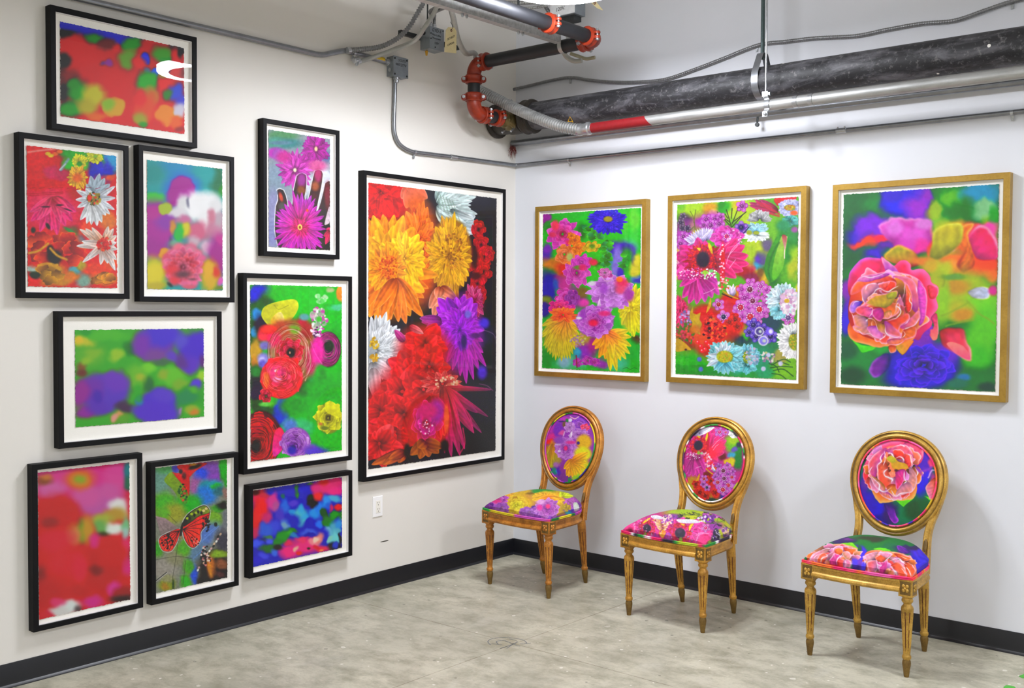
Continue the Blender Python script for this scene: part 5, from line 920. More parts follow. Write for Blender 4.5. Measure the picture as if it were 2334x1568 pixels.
def a_seat3():
    c=Cv(2334,1236,.35,'196e3c',65)
    c.bl('1100 260 420 120 1e7837 .4;1150 190 260 40 37412d;1500 320 220 60 196e46;700 230 200 50 32195a .4;800 210 80 20 6e2882;900 460 90 140 5019aa .35;960 580 120 110 6e32af;900 650 60 50 28146e;1000 430 80 110 4628c8 .4;960 380 40 60 1e5a37;1650 380 120 50 64238c;1700 350 200 60 372864;1950 520 220 240 2d19b4 .35;1860 400 110 70 4623af;2040 600 90 160 2814a0;1960 700 120 60 3c1eaa;1800 330 120 40 2d1e50')
    c.g([(1540,310),(1600,300),(1680,350),(1760,400),(1700,430),(1620,400),(1560,370)],'7828a0','5a1e82',rim='a04bc8',fold=(1750,450)); 
    for q in ([(1820,400),(1900,520),(2000,560)],[(1880,380),(1930,460),(2060,520)],[(1900,600),(1980,540)],[(1850,600),(1880,650)]): c.l(q,26,'4637d7',12,.7)
    c.g([(670,270),(820,255),(880,290),(930,340),(900,350),(760,300)],'8cd728','78c828'); c.g([(1170,355),(1260,335),(1380,345),(1450,385),(1300,380)],'82dc28','6ec828')
    for ox,oy,kx,ky,fl_ in ((0,0,1,1,0),(850,90,1,1,1)):
        def T(*q): return [(ox+x*kx,oy+y*ky) for x,y in q]
        if not fl_:
            c.g(T((150,470),(300,340),(480,285),(640,270),(800,300),(920,350),(900,430),(850,480),(820,560),(790,650),(600,660),(350,640),(150,560)),'f0783c','f05a5a',rim='f5b48c',fold=(560,640))
            S=[([(170,520),(220,430),(360,370),(500,340),(420,430),(300,500),(220,560)],'f5b4aa','f08cb4'),([(270,560),(330,440),(420,410),(460,470),(390,560)],'fa783c','f06e50'),([(480,440),(560,330),(640,300),(700,350),(600,430),(540,500)],'f5a0aa','f078b4'),([(580,350),(660,330),(700,400),(620,450),(570,410)],'fa7828','f08c46'),([(700,330),(800,340),(900,350),(880,430),(800,440),(740,400)],'f56e28','fa8232'),([(690,400),(780,390),(830,470),(760,540),(700,470)],'eba07d','f5a5be'),([(460,560),(520,480),(560,430),(600,500),(580,600),(500,610)],'d7419b','b42d6e'),([(560,430),(660,470),(640,560),(590,600)],'e6509b','d73c8c'),([(610,530),(700,510),(740,580),(680,640),(610,640)],'fa4646','f0645a'),([(720,520),(810,540),(810,620),(740,660),(690,630)],'e696d7','f0829b'),([(400,560),(450,530),(480,570),(440,600)],'f0a08c','e68c78')]
            E=[([(170,560),(200,480),(260,430)],12),([(230,540),(260,470),(330,430)],10),([(330,570),(370,500),(450,470),(430,430)],22),([(360,370),(440,350),(500,345)],10),([(590,600),(610,510),(680,450),(640,470)],16),([(480,440),(540,400),(560,340),(630,310)],10),([(680,640),(740,590),(720,520)],12),([(780,660),(830,590),(790,540)],12),([(690,400),(700,460),(760,530)],9),([(880,380),(850,450),(800,470)],9)]
        else:
            c.g([(1020,480),(1080,400),(1200,370),(1400,385),(1520,400),(1680,440),(1800,510),(1850,640),(1860,760),(1820,840),(1600,830),(1300,780),(1050,710),(1000,600)],'f0783c','f55a50',rim='f5b48c',fold=(1360,760))
            S=[([(1030,470),(1130,420),(1250,400),(1180,500),(1100,560)],'f0b4be','f096b4'),([(1080,560),(1200,540),(1240,640),(1160,730),(1080,660)],'e196d7','f0503c'),([(1200,500),(1300,430),(1380,480),(1300,560)],'f08c5a','fa5028'),([(1250,600),(1340,570),(1400,520),(1390,640),(1330,740),(1260,700)],'d74196','be2d82'),([(1210,520),(1260,560),(1340,560),(1400,500),(1320,620),(1250,610)],'f064a5','e6508c'),([(1260,410),(1400,400),(1480,440),(1380,500)],'f0aabe','f08cb4'),([(1500,420),(1640,450),(1780,500),(1700,540),(1560,480)],'f5822d','fa7832'),([(1430,500),(1500,480),(1560,520),(1700,560),(1700,620),(1540,600)],'f5b4c8','f082aa'),([(1440,620),(1560,560),(1660,640),(1700,780),(1600,800),(1540,700)],'fa7d46','f05f3c'),([(1660,560),(1780,600),(1840,700),(1780,790),(1700,700)],'fa822d','f5643c'),([(1400,720),(1480,690),(1520,760),(1440,780)],'f0a078','e68c78'),([(1000,560),(1060,590),(1040,700),(1000,660)],'6e50d2','8c64dc')]
            E=[([(1210,530),(1240,590),(1300,620),(1270,560)],14),([(1440,620),(1490,680),(1540,740),(1570,800)],22),([(1480,520),(1560,500),(1640,560),(1700,600)],18),([(1690,640),(1740,700),(1760,800)],16),([(1620,660),(1680,740)],12),([(1000,640),(1040,560),(1030,500)],10),([(1180,730),(1240,660),(1230,580)],11),([(1330,560),(1420,490),(1480,440)],11),([(1250,410),(1400,420),(1500,450)],8),([(1600,470),(1720,520)],8),([(1280,720),(1260,660),(1310,600)],9)]
        c.frill(*((540,460,360,150) if not fl_ else (1420,600,370,190)),44,105,['f5823c','f0785a','f08cb4','f55050','e68cd2','f0a078','e6508c'],'fadcea',(560,620) if not fl_ else (1340,720))
        for pts,a,b in S: c.g(pts,a,b,rim='fad2e6',fold=(560,620) if not fl_ else (1340,720))
        for q,w in E: edge(c,q,w)
    c.bl('880 560 50 60 5037c8;1010 640 30 70 4632c8'); c.warp(9,70); c.tex(.05,30); c.sat(1.3); return c
# ---------------------------------------------------------------- baking a study to the flat sheet or the cloth it belongs to
def bake(cv,reg,W,P,name,veil=.0):
    """cv painted over the region reg of the photograph, W units wide; P (h,w,3) points of the sheet, top row first"""
    x,y=pix(P); s=W/(reg[2]-reg[0]); a=cv.sample((x-reg[0])*s*cv.k,(y-reg[1])*s*cv.k)/255
    a=np.clip(a,0,1)**2.2; a=np.clip((a-veil)/(1-veil),.002,1)**(1/2.2); h,wd=a.shape[:2]; im=bpy.data.images.new(name,wd,h); px=np.ones((h,wd,4),np.float32); px[...,:3]=a[::-1]; im.pixels.foreach_set(px.ravel()); im.update(); im.pack(); return im
def m_img(name,im,rough,gain,sheen=0,weave=0):
    t=NT(name); n=t.n('ShaderNodeTexImage',image=im,extension='EXTEND',interpolation='Cubic'); uv=t.n('ShaderNodeUVMap'); uv.uv_map='uv'; t.l(uv.outputs[0],n.inputs[0])
    c=t.mix(1.0,n.outputs['Color'],(gain,gain,gain,1),'MULTIPLY')
    if weave: t.bump(t.noise(900,2,.5,t.coord()),.25,.0006)
    return t.set(c,rough)
def m_gold(name,a,b,c,rough=.38,metal=.55,scale=9,wear=.5):
    t=NT(name); v=t.coord(); f=t.noise(scale,6,.7,v,.3); g=t.noise(scale*14,4,.7,v)
    k=t.ramp(f,[(.25,lin(b)),(.55,lin(a)),(.8,lin(c))]); k=t.mix(t.ramp(g,[(.48,(0,0,0,1)),(.72,(wear,wear,wear,1))]),k,lin(b)); t.bump(g,.15,.0008); return t.set(k,rough,metal)
M_BLK=flat('black_frame_lacquer','07070a',.6,0,.12,60)
M_BLK.node_tree.nodes['Principled BSDF'].inputs['Specular IOR Level'].default_value=.22
M_GLD=m_gold('satin_gold_leaf','b08c3c','937028','bf9a4a',.36,.55,5)
M_MAT=flat('warm_white_mat_board','efece4',.85,0,.02,200); M_SPC=flat('white_spacer','e9e7e6',.8,0,.02,90)
t=NT('picture_glass'); t.t.nodes.remove(t.p); tp=t.n('ShaderNodeBsdfTransparent'); gl=t.n('ShaderNodeBsdfGlossy'); gl.inputs['Roughness'].default_value=.004; ge=t.n('ShaderNodeNewGeometry'); dt=t.n('ShaderNodeVectorMath',operation='DOT_PRODUCT'); t.l(ge.outputs['Normal'],dt.inputs[0]); t.l(ge.outputs['Incoming'],dt.inputs[1]); fr=t.math('MULTIPLY_ADD',t.math('POWER',t.math('SUBTRACT',1.0,t.math('ABSOLUTE',dt.outputs['Value'])),5.0),.92,.02); mx=t.n('ShaderNodeMixShader')
t.l(fr,mx.inputs[0]); t.l(tp.outputs[0],mx.inputs[1]); t.l(gl.outputs[0],mx.inputs[2]); t.l(mx.outputs[0],t.out.inputs[0]); M_GLS=t.m
def rect_sweep(w,h,prof):
    """profile (inset from the outer edge, depth from the wall) carried round a rectangle with mitred corners"""
    R=[]
    for sx,sz in ((-1,-1),(1,-1),(1,1),(-1,1)): R.append([(sx*(w/2-o),-d,sz*(h/2-o)) for o,d in prof])
    return MB().rings(R,True,True)
D=.045
def framed(wall,s0,s1,z1,z0,gold,reg,W,corners,cv,label,key):
    cs,cz,w_,h_=(s0+s1)/2,(z0+z1)/2,s1-s0,z1-z0
    root=thing('framed_print',label,'picture',(0.0005,cs,cz) if wall=='L' else (cs,-.0005,cz),math.pi/2 if wall=='L' else 0)
    fw=.030 if gold else .024; b=.0016
    rect_sweep(w_,h_,[(0,0),(0,D-b),(b,D),(fw-b,D),(fw,D-b),(fw,.018),(.012,.018),(.012,0)]).build('frame',M_GLD if gold else M_BLK,root,smooth=False)
    rect_sweep(w_,h_,[(fw,.0242),(fw,.0385),(fw+.0025,.0385),(fw+.0025,.0242)]).build('spacer',M_SPC,root,smooth=False)
    MB().box((0,-.0215,0),(w_-2*fw-.001,.005,h_-2*fw-.001)).build('mat_board',M_MAT,root,smooth=False)
    iw,ih=w_-2*fw-.0004,h_-2*fw-.0004
    MB().add([(-iw/2,-.0395,-ih/2),(iw/2,-.0395,-ih/2),(iw/2,-.0395,ih/2),(-iw/2,-.0395,ih/2)],[(0,1,2,3)]).build('glass',M_GLS,root,smooth=False)
    # the sheet: a deckle-edged print floated above the mat
    sc=(reg[2]-reg[0])/W; dd=.0265; q=[]
    for x,y in corners: q.append((onx if wall=='L' else ony)(reg[0]+x*sc,reg[1]+y*sc,dd if wall=='L' else -dd))
    j=1 if wall=='L' else 0
    a0,a1=(q[0][j]+q[3][j])/2,(q[1][j]+q[2][j])/2; c1,c0=(q[0][2]+q[1][2])/2,(q[2][2]+q[3][2])/2
    lim=fw+.006; a0=max(a0,s0+lim); a1=min(a1,s1-lim); c0=max(c0,z0+lim); c1=min(c1,z1-lim)
    pw=int(min(640,max(300,(a1-a0)*560))); ph=int(pw*(c1-c0)/(a1-a0))
    S,Z=np.meshgrid(np.linspace(a0,a1,pw),np.linspace(c1,c0,ph)); DD=np.full(S.shape,dd if wall=='L' else -dd)
    im=bake(cv,reg,W,np.stack([DD,S,Z] if wall=='L' else [S,DD,Z],-1),key+'_print',.028 if wall=='L' else .014)
    nx,ny=max(60,int((a1-a0)*170)),max(60,int((c1-c0)*170)); V=[];UV=[]; rg=random.Random(key)
    je=lambda: rg.uniform(-.0022,.0012)
    for k in range(ny+1):
        for i in range(nx+1):
            u,vv=i/nx,k/ny; x=a0+(a1-a0)*u-cs; z=c0+(c1-c0)*vv-cz
            if i in (0,nx): x+=je()*(-1 if i==0 else 1)
            if k in (0,ny): z+=je()*(-1 if k==0 else 1)
            V.append((x,-dd-.0008*(math.sin(u*9+z*5)**2),z)); UV.append((u,vv))
    F=[(k*(nx+1)+i,k*(nx+1)+i+1,(k+1)*(nx+1)+i+1,(k+1)*(nx+1)+i) for k in range(ny) for i in range(nx)]
    MB().add(V,F).build('print',m_img(key+'_print_paper',im,.6,PRINT_GAIN*(1.06 if wall=='L' else .97)),root,uv=UV)
    return root
PRINT_GAIN=.80
FR=[('L',-3.108,-2.396,2.882,2.360,0,(90,0,470,350),1702,[(203,222),(1472,485),(1482,1365),(220,1192)],a_red,'topmost black framed blurred abstract print, red with a blue band across the top','red_abstract'),
('L',-3.248,-2.751,2.329,1.640,0,(10,280,310,700),1120,[(180,195),(947,277),(964,1405),(207,1395)],a_mix,'black framed print of red blooms with two white daisies and small yellow flowers','daisy_mix'),
('L',-2.703,-2.189,2.341,1.629,0,(290,310,560,710),1058,[(172,212),(846,293),(855,1378),(184,1367)],a_soft,'black framed soft focus print, white bloom and magenta ball on teal','soft_bloom'),
('L',-2.017,-1.518,2.556,1.866,0,(570,250,800,610),1002,[(182,200),(796,288),(791,1393),(185,1365)],a_hand,'black framed print of a dark hand silhouette behind a purple daisy','hand'),
('L',-2.140,-1.429,1.776,0.771,0,(530,600,830,1100),941,[(130,150),(783,170),(779,1340),(126,1416)],a_ranu,'tall black framed print of red, yellow and violet ranunculus on bright green','ranunculus'),
('L',-1.347,-0.145,2.363,0.638,0,(820,400,1150,1090),750,[(45,42),(712,114),(700,1428),(43,1518)],a_dahlia,'largest black framed print, orange, red and purple dahlias on black, next to the corner','dahlia'),
('L',-3.087,-2.264,1.585,0.992,0,(100,690,530,1040),1926,[(322,272),(1637,268),(1630,1165),(316,1272)],a_blue,'wide black framed blurred print of violet blooms on green with a broad white mat','violet_blur'),
('L',-3.205,-2.693,0.936,0.221,0,(50,1010,340,1460),1010,[(128,232),(857,153),(855,1243),(130,1400)],a_pink,'bottom left black framed blurred print in red and pink with a white patch','pink_blur'),
('L',-2.651,-2.170,0.887,0.221,0,(320,1010,560,1400),965,[(128,225),(800,150),(790,1235),(133,1375)],a_fly,'black framed print of an orange red butterfly on grey and green','butterfly'),
('L',-2.107,-1.427,0.713,0.242,0,(540,1050,820,1340),1514,[(198,365),(1306,203),(1285,1077),(177,1313)],a_hyac,'small wide black framed blurred print of blue and pink blossoms near the baseboard','hyacinth'),
('R',0.203,1.038,2.250,1.180,1,(1200,430,1510,900),1034,[(123,190),(867,150),(865,1402),(122,1362)],a_peony,'gold framed print of lilac carnations and yellow chrysanthemums, nearest the corner','carnation'),
('R',1.184,2.031,2.257,1.187,1,(1500,400,1870,910),1138,[(133,205),(983,147),(970,1432),(123,1392)],a_wild,'middle gold framed print crowded with a magenta gerbera, daisies and a green tulip bud','gerbera'),
('R',2.175,3.034,2.250,1.180,1,(1870,370,2334,940),1276,[(148,200),(1127,137),(1088,1440),(126,1388)],a_rose,'gold framed print of one large ruffled pink and orange rose, farthest right','rose')]
for (wall,s0,s1,z1,z0,gold,reg,W,cor,fn,label,key) in FR: framed(wall,s0,s1,z1,z0,gold,reg,W,cor,fn(),label,key)
# ---------------------------------------------------------------- the three oval-backed chairs
SEATZ=.440
def front_y(u): return -.232-.026*(1-u*u)
def plan(u,v):
    """u -1..1 across, v 0..1 from the front edge to the back"""
    hw=.252-.035*v-.012*math.cos(v*3)*0; k=max(0,(v-.55)/.45); hw*=1-.34*k**2.6
    yb=.205+.018*(1-u*u)-.04*abs(u)**3; y=front_y(u)*(1-v)+yb*v
    return u*hw,y
def cushion(u,v):
    x,y=plan(u,v); f=lambda a:max(0,1-abs(a)**3.2)**.58
    h=f(u)*f(2*v-1); bul=.012*(1-h)*math.sin(min(1,h*2.2)*math.pi)
    n=math.hypot(x,y+.02)+1e-6
    return x+x/n*bul,y+(y+.02)/n*bul,SEATZ+.006+.098*h
def seat_outline(off=0,n=16):
    P=[]
    for i in range(n): P.append(plan(-1+2*i/n,0))
    for i in range(n): P.append(plan(1,i/n))
    for i in range(n): P.append(plan(1-2*i/n,1))
    for i in range(n): P.append(plan(-1,1-i/n))
    out=[]
    for i,p in enumerate(P):
        a,b=P[i-1],P[(i+1)%len(P)]; dx,dy=b[0]-a[0],b[1]-a[1]; L=math.hypot(dx,dy)+1e-9; out.append((p[0]+dy/L*off,p[1]-dx/L*off))
    return out
BC=(0,.252,.775); TILT=math.atan2(.102,.494); BW,BH=.233,.254
def back_pt(x,h,d):
    """point of the back: x across, h along the tilted oval from its centre, d forward of its plane"""
    return (BC[0]+x,BC[1]+h*math.sin(TILT)-d*math.cos(TILT),BC[2]+h*math.cos(TILT)+d*math.sin(TILT))
def oval(th,inset,d): 
    egg=1+.09*math.sin(th); return back_pt((BW-inset)*math.cos(th)*egg,(BH-inset)*math.sin(th),d)
RING=[(0,-.016),(0,.006),(.003,.012),(.009,.0145),(.0135,.010),(.016,.0095),(.020,.014),(.026,.018),(.032,.0165),(.035,.011),(.040,.009),(.045,.007),(.045,-.016)]
def leg_mesh(front,x,y,xt,yt,ztop):
    """turned and fluted leg, raked from its foot (x,y) to its top (xt,yt)"""
    pr=[(.0255,ztop),(.0265,ztop-.006),(.021,ztop-.012),(.0245,ztop-.020),(.024,ztop-.027),(.0165,ztop-.036),(.0175,ztop-.042),(.0245,ztop-.050),(.0268,ztop-.060),(.0262,ztop-.070)] if front else [(.024,ztop),(.0245,ztop-.02),(.0245,ztop-.07)]
    z0=pr[-1][1]; r0=pr[-1][0]; body=[(r0+(.0152-r0)*k/12,z0+(.100-z0)*k/12) for k in range(1,13)]
    pr=pr+body+[(.0165,.098),(.0188,.094),(.0194,.088),(.0188,.083),(.0155,.078)]
    fl=lambda h,q:(.0034*max(0,math.cos(8*q))**1.5*min(1,max(0,(h-.108)/.015))*min(1,max(0,(z0-.004-h)/.012)))
    pr=pr[::-1]; mb=MB().lathe(pr,n=64,flute=fl); ft=MB().lathe([(.0100,0),(.0112,.003),(.0125,.014),(.0148,.034),(.0178,.052),(.0186,.061),(.0176,.070),(.0150,.0785)],n=20)
    for m_ in (mb,ft): m_.V=[(vx+x+(xt-x)*vz/ztop,vy+y+(yt-y)*vz/ztop,vz) for vx,vy,vz in m_.V]
    rg=random.Random(int(x*1000)+int(y*1000)); dk=[]
    for i in range(len(pr)-1):
        if pr[i][1]>.10 and pr[i+1][1]<z0+.001:
            for k in range(64):
                if k%8 in (7,0) and rg.random()<.86: dk.append(i*64+k)
    return mb,ft,dk
def stripes(name,pal,seed,n=90):
    """piping cut from the printed cloth: short bands of its colours"""
    rg=random.Random(seed); t=NT(name); uv=t.n('ShaderNodeUVMap'); uv.uv_map='uv'; im=bpy.data.images.new(name,n,2); a=np.ones((2,n,4),np.float32); c=pal[0]
    for i in range(n):
        if rg.random()<.4: c=rg.choice(pal)
        a[:,i,:3]=[int(c[k:k+2],16)/255 for k in (0,2,4)]
    im.pixels.foreach_set(a.ravel()); im.update(); im.pack(); n_=t.n('ShaderNodeTexImage',image=im,interpolation='Linear'); t.l(uv.outputs[0],n_.inputs[0]); return t.set(n_.outputs['Color'],.65)
def loop_tube(P,r,n=8):
    N=len(P); P=[Vector(p) for p in P]; R=[];UV=[]
    for i in range(N+1):
        p=P[i%N]; T=(P[(i+1)%N]-P[i-1 if i<N else N-1]).normalized(); a=Vector((0,0,1)) if abs(T.z)<.8 else Vector((0,1,0)); u=(a-T*a.dot(T)).normalized(); v=T.cross(u)
        if abs(T.z)>=.2: 
            u=Vector((0,-1,0)); u=(u-T*u.dot(T)).normalized(); v=T.cross(u)
        R.append([tuple(p+(u*math.cos(6.2832*k/n)+v*math.sin(6.2832*k/n))*r) for k in range(n)]); UV+=[(i/N,.5)]*n
    return MB().rings(R,True,False),UV
FAB=.78
def chair(loc,rz,label,key,golds,seat,back,pal):
    root=thing('dining_chair',label,'chair',loc,rz,'gilded oval-back chairs along the wall')
    mg=m_gold(key+'_gilded_wood',*golds); md=m_gold(key+'_dark_gilding','80632c','4a3416','96783a',.5,.3,14); mr=m_gold(key+'_red_bole','6e3a1a','4a2410','8a5a28',.6,0,40)
    ca,sa=math.cos(rz),math.sin(rz)
    def W3(P): P=np.asarray(P,float); return np.stack([loc[0]+P[...,0]*ca-P[...,1]*sa,loc[1]+P[...,0]*sa+P[...,1]*ca,P[...,2]],-1)
    # seat cushion
    n=40; V=[];UV=[]
    tt=[.5-.5*math.cos(math.pi*i/n) for i in range(n+1)]; tt=[.45*a+.55*i/n for i,a in enumerate(tt)]
    for k in range(n+1):
        for i in range(n+1): V.append(cushion(2*tt[i]-1,tt[k])); UV.append((tt[i],tt[k]))
    F=[(k*(n+1)+i,k*(n+1)+i+1,(k+1)*(n+1)+i+1,(k+1)*(n+1)+i) for k in range(n) for i in range(n)]
    fn,reg,Wd=seat; T=np.linspace(0,1,260); G=np.array([[cushion(2*a-1,b) for a in T] for b in T[::-1]])
    im=bake(fn(),reg,Wd,W3(G),key+'_seat_cloth'); MB().add(V,F).build('seat_cushion',m_img(key+'_seat_fabric',im,.75,FAB,0,1),root,uv=UV)
    mp=stripes(key+'_piping_cloth',pal,key)
    for dz,r in ((.4455,.0042),(.4385,.0038)):
        mb,uv=loop_tube([(x,y,dz) for x,y in seat_outline(.004)],r); mb.build('piping',mp,root,uv=uv)
    # rails
    prof=[(0,.4335),(.001,.424),(-.004,.421),(-.006,.405),(-.003,.400),(.004,.396),(.007,.389),(.004,.382),(-.002,.378),(-.028,.378),(-.028,.4335)]
    def rail(name,O):
        R=[]
        for i,(x,y) in enumerate(O):
            a,b=O[max(i-1,0)],O[min(i+1,len(O)-1)]; dx,dy=b[0]-a[0],b[1]-a[1]; L=math.hypot(dx,dy); nx,ny=dy/L,-dx/L; R.append([(x+nx*o,y+ny*o,z) for o,z in prof])
        MB().rings(R,True,False,True).build(name,mg,root,angle=35)
    OL=seat_outline(.004,20); rail('front_rail',OL[2:19]); rail('side_rail',OL[22:41]); rail('back_rail',OL[40:61]); rail('side_rail',OL[60:79])
    # legs with their corner blocks
    for s in (-1,1):
        bx,by=s*.227,-.212; b=MB().box((bx,by,.3985),(.060,.060,.075)); b.box((bx,by,.4345),(.054,.054,.006)); blk=b.build('corner_block',mg,root,smooth=False)
        ro=MB()
        for (ox,oy,dx,dy) in ((bx,by-.030,1,0),(bx+s*.030,by,0,1)):
            for a in range(4):
                q=a*math.pi/2+math.pi/4
                R=[]
                for k in range(5):
                    f=k/4; R.append([(ox+dx*(math.cos(q)*.011+.008*math.cos(j*.785)*math.sin(f*1.57+.02))+(0 if dx else s*.006*math.cos(f*1.57)),oy+dy*(math.cos(q)*.011+.008*math.cos(j*.785)*math.sin(f*1.57+.02))-(.006*math.cos(f*1.57) if dx else 0),.3985+math.sin(q)*.013+.009*math.sin(j*.785)*math.sin(f*1.57+.02)) for j in range(8)])
                ro.rings(R,True,False,True)
            ro.lathe([(.006,0),(.0055,.006),(.003,.009),(.0005,.0098)],(ox,oy,.3985),(0,-1,0) if dx else (s,0,0),10)
            for zz in (.366,.431): ro.box((ox,oy,zz),(.056 if dx else .003,.003 if dx else .056,.004))
        ro.build('rosette',mg,blk); pn=MB().box((bx,by-.0302,.3985),(.046,.0012,.058)); pn.box((bx+s*.0302,by,.3985),(.0012,.046,.058)); pn.build('carved_panel',md,blk,smooth=False)
        l,f,dk=leg_mesh(1,s*.225,-.205,s*.225,-.209,.362); lo=l.build('leg',mg,root,mat2=mr,pick=dk); f.build('foot',md,lo)
        l,f,dk=leg_mesh(0,s*.160,.205,s*.168,.150,.382); lo=l.build('leg',mg,root,mat2=mr,pick=dk); f.build('foot',md,lo)
        # post from the seat up into the oval
        pts=[(s*.172,.158,.378),(s*.171,.168,.44),(s*.168,.186,.50),(s*.167,.203,.555),(s*.175,.221,.61),(s*.192,.238,.665),(s*.208,.249,.715)]; C=curve(pts,5); R=[]
        for i,p in enumerate(C):
            f=i/(len(C)-1); hw=.0185-.003*math.sin(f*3.1)-.006*max(0,f-.75)*4; hd=.016
            if f>.97: hw*=.7
            R.append([(p[0]+a*hw,p[1]+b_*hd,p[2]) for a,b_ in ((-1,-.75),(-.7,-1),(-.35,-.8),(.35,-.8),(.7,-1),(1,-.75),(1,1),(-1,1))])
        MB().rings(R,True,False,True).build('back_post',mg,root,angle=35)
        m2=MB(); c=back_pt(0,0,0)
        R=[]
        for k in range(5): 
            f=k/4; q=math.sin(f*1.57+.03); R.append([(s*.168+.0095*q*math.cos(j*.628),.186+(.5-.51+.03*math.sin(j*.628)*q)*.3-.0165-.006*math.cos(f*1.57),.510+.030*math.sin(j*.628)*q) for j in range(10)])
        m2.rings(R,True,False,True).build('carved_medallion',md,root)
    # oval frame and its cloth panel
    N=72; MB().rings([[oval(6.2832*i/N,o,d) for o,d in RING] for i in range(N)],True,True).build('back_frame',mg,root,angle=50,mat2=md,pick=[i*len(RING)+k for i in range(N) for k in (3,4,9)])
    mb,uv=loop_tube([oval(6.2832*i/N,.0462,.0125) for i in range(N)],.0042); mb.build('piping',mp,root,uv=uv)
    a,b=BW-.046,BH-.046; V=[];UV=[];nr=10
    def pan(r,th): egg=1+.07*r*math.sin(th); return back_pt(a*egg*r*math.cos(th),b*r*math.sin(th),.008+.016*(1-r**2.4))
    V.append(pan(0,0)); UV.append((.5,.5))
    for k in range(1,nr+1):
        for i in range(N): 
            r=k/nr; th=6.2832*i/N; V.append(pan(r,th)); UV.append((.5+.5*r*math.cos(th)*(1+.07*r*math.sin(th))/1.07,.5+.5*r*math.sin(th)))
    F=[(0,1+i,1+(i+1)%N) for i in range(N)]+[(1+(k-1)*N+i,1+k*N+i,1+k*N+(i+1)%N,1+(k-1)*N+(i+1)%N) for k in range(1,nr) for i in range(N)]
    fn,reg,Wd=back; U,Vv=np.meshgrid(np.linspace(-1,1,280),np.linspace(1,-1,300)); G=np.array([[back_pt(x*a*1.07,y*b,.018) for x,y in zip(ru,rv)] for ru,rv in zip(U,Vv)])
    im=bake(fn(),reg,Wd,W3(G),key+'_back_cloth'); MB().add(V,F).build('backrest_panel',m_img(key+'_back_fabric',im,.75,FAB,0,1),root,uv=UV)
    MB().rings([[oval(6.2832*i/N,.044,d) for i in range(N)] for d in (-.014,-.010)],True,False,True).build('back_lining',mg,root)
    return root
chair((.632,-.487,0),math.radians(-2.2),'gilded oval-back chair in yellow and lilac flower cloth, nearest the corner','lilac_chair',('c98530','6e3d14','dd9f48',.42,.3,16,.75),(a_seat1,(1090,1080,1390,1240),2334),(a_back1,(1220,930,1370,1120),1238),['28a03c','e63c82','2d1ea0','b43cb4','dcc81e','1e7832','c850b4'])
chair((1.597,-.475,0),math.radians(-1.8),'middle gilded oval-back chair in hot pink gerbera cloth','gerbera_chair',('d39d3e','84551c','e6b858',.38,.35,12,.65),(a_seat2,(1410,1150,1700,1300),2334),(a_back2,(1530,950,1710,1180),1227),['e61e64','5a1e5a','f5f0f0','28963c','b4c828','dc2d82','281e32','f5aac8'])
chair((2.592,-.452,0),0,'gilded oval-back chair in pink rose cloth on green and violet, farthest right','rose_chair',('cda046','80601f','dfb95a',.38,.35,12,.7),(a_seat3,(1820,1200,2160,1380),2334),(a_back3,(1920,970,2170,1270),1307),['fa3246','e61e6e','f05aaa','f06e28','3c1eb4','fa4678','d7b41e'])
# ---------------------------------------------------------------- lamps
M_WHT=flat('white_lamp_enamel','f2f2f4',.4,0,.02,40)
def lamp(x,y,st,label):
    root=thing('pendant_lamp',label,'lamp',(x,y,LAMP_Z),0,'round disc lamps through the hall')
    R=LAMP_R; MB().lathe([(R-.02,0),(R-.002,.001),(R,.004),(R,.034),(R-.004,.038),(.03,.040)],n=64).build('housing',M_WHT,root)
    t=NT('lamp_rim_glow'); t.set((.9,.9,.9,1),.5); t.p.inputs['Emission Color'].default_value=LAMP_COL+(1,); t.p.inputs['Emission Strength'].default_value=st
    MB().lathe([(R-.070,-.0015),(R-.004,-.0015)],n=64,cap=False).build('glow_ring',t.m,root)
    t=NT('lamp_side_glow'); t.set((.9,.9,.9,1),.5); t.p.inputs['Emission Color'].default_value=LAMP_COL+(1,); t.p.inputs['Emission Strength'].default_value=st*.36
    MB().lathe([(R-.004,-.0015),(R+.0015,.004),(R+.0015,.032)],n=64,cap=False).build('side_glow',t.m,root)
    t=NT('lamp_diffuser'); c=t.coord(); sp=t.n('ShaderNodeSeparateXYZ'); t.l(c,sp.inputs[0]); wv=t.math('SINE',t.math('MULTIPLY',sp.outputs[0],520)); t.set(t.ramp(wv,[(.2,lin('bdbdc2')),(.8,lin('ececf0'))]),.5); t.p.inputs['Emission Color'].default_value=LAMP_COL+(1,); t.p.inputs['Emission Strength'].default_value=.55
    MB().lathe([(.0005,-.001),(R*.5,-.001),(R-.071,-.0012)],n=64,cap=False).build('diffuser',t.m,root)
    for k in range(3):
        q=k*2.094+.4; MB().tube([(R*.75*math.cos(q),R*.75*math.sin(q),.036),(.02*math.cos(q),.02*math.sin(q),RZ-LAMP_Z-.02)],.0016,6).build('cable',M_STL,root)
    MB().lathe([(.05,RZ-LAMP_Z-.03),(.055,RZ-LAMP_Z-.02),(.055,RZ-LAMP_Z-.0005)],n=24).build('canopy',M_WHT,root)
M_STL=flat('zinc_plated_steel','b9bcc0',.3,.85,.1,60)
ROW=('along the right wall','in the second row','in the third row','in the row by the back wall'); CLM=('nearest the left wall','in the middle of the row','farthest from the left wall')
for i,(x,y,st) in enumerate(LAMPS):
    lamp(x,y,st,'round white disc lamp hanging in front of the black sprinkler pipe' if i==0 else 'round disc lamp %s, %s'%(ROW[min(range(4),key=lambda k:abs(y-(-1.4,-4.9,-8.4,-11.6)[k]))],CLM[min(range(3),key=lambda k:abs(x-(1.42,5,8.5)[k]))]))
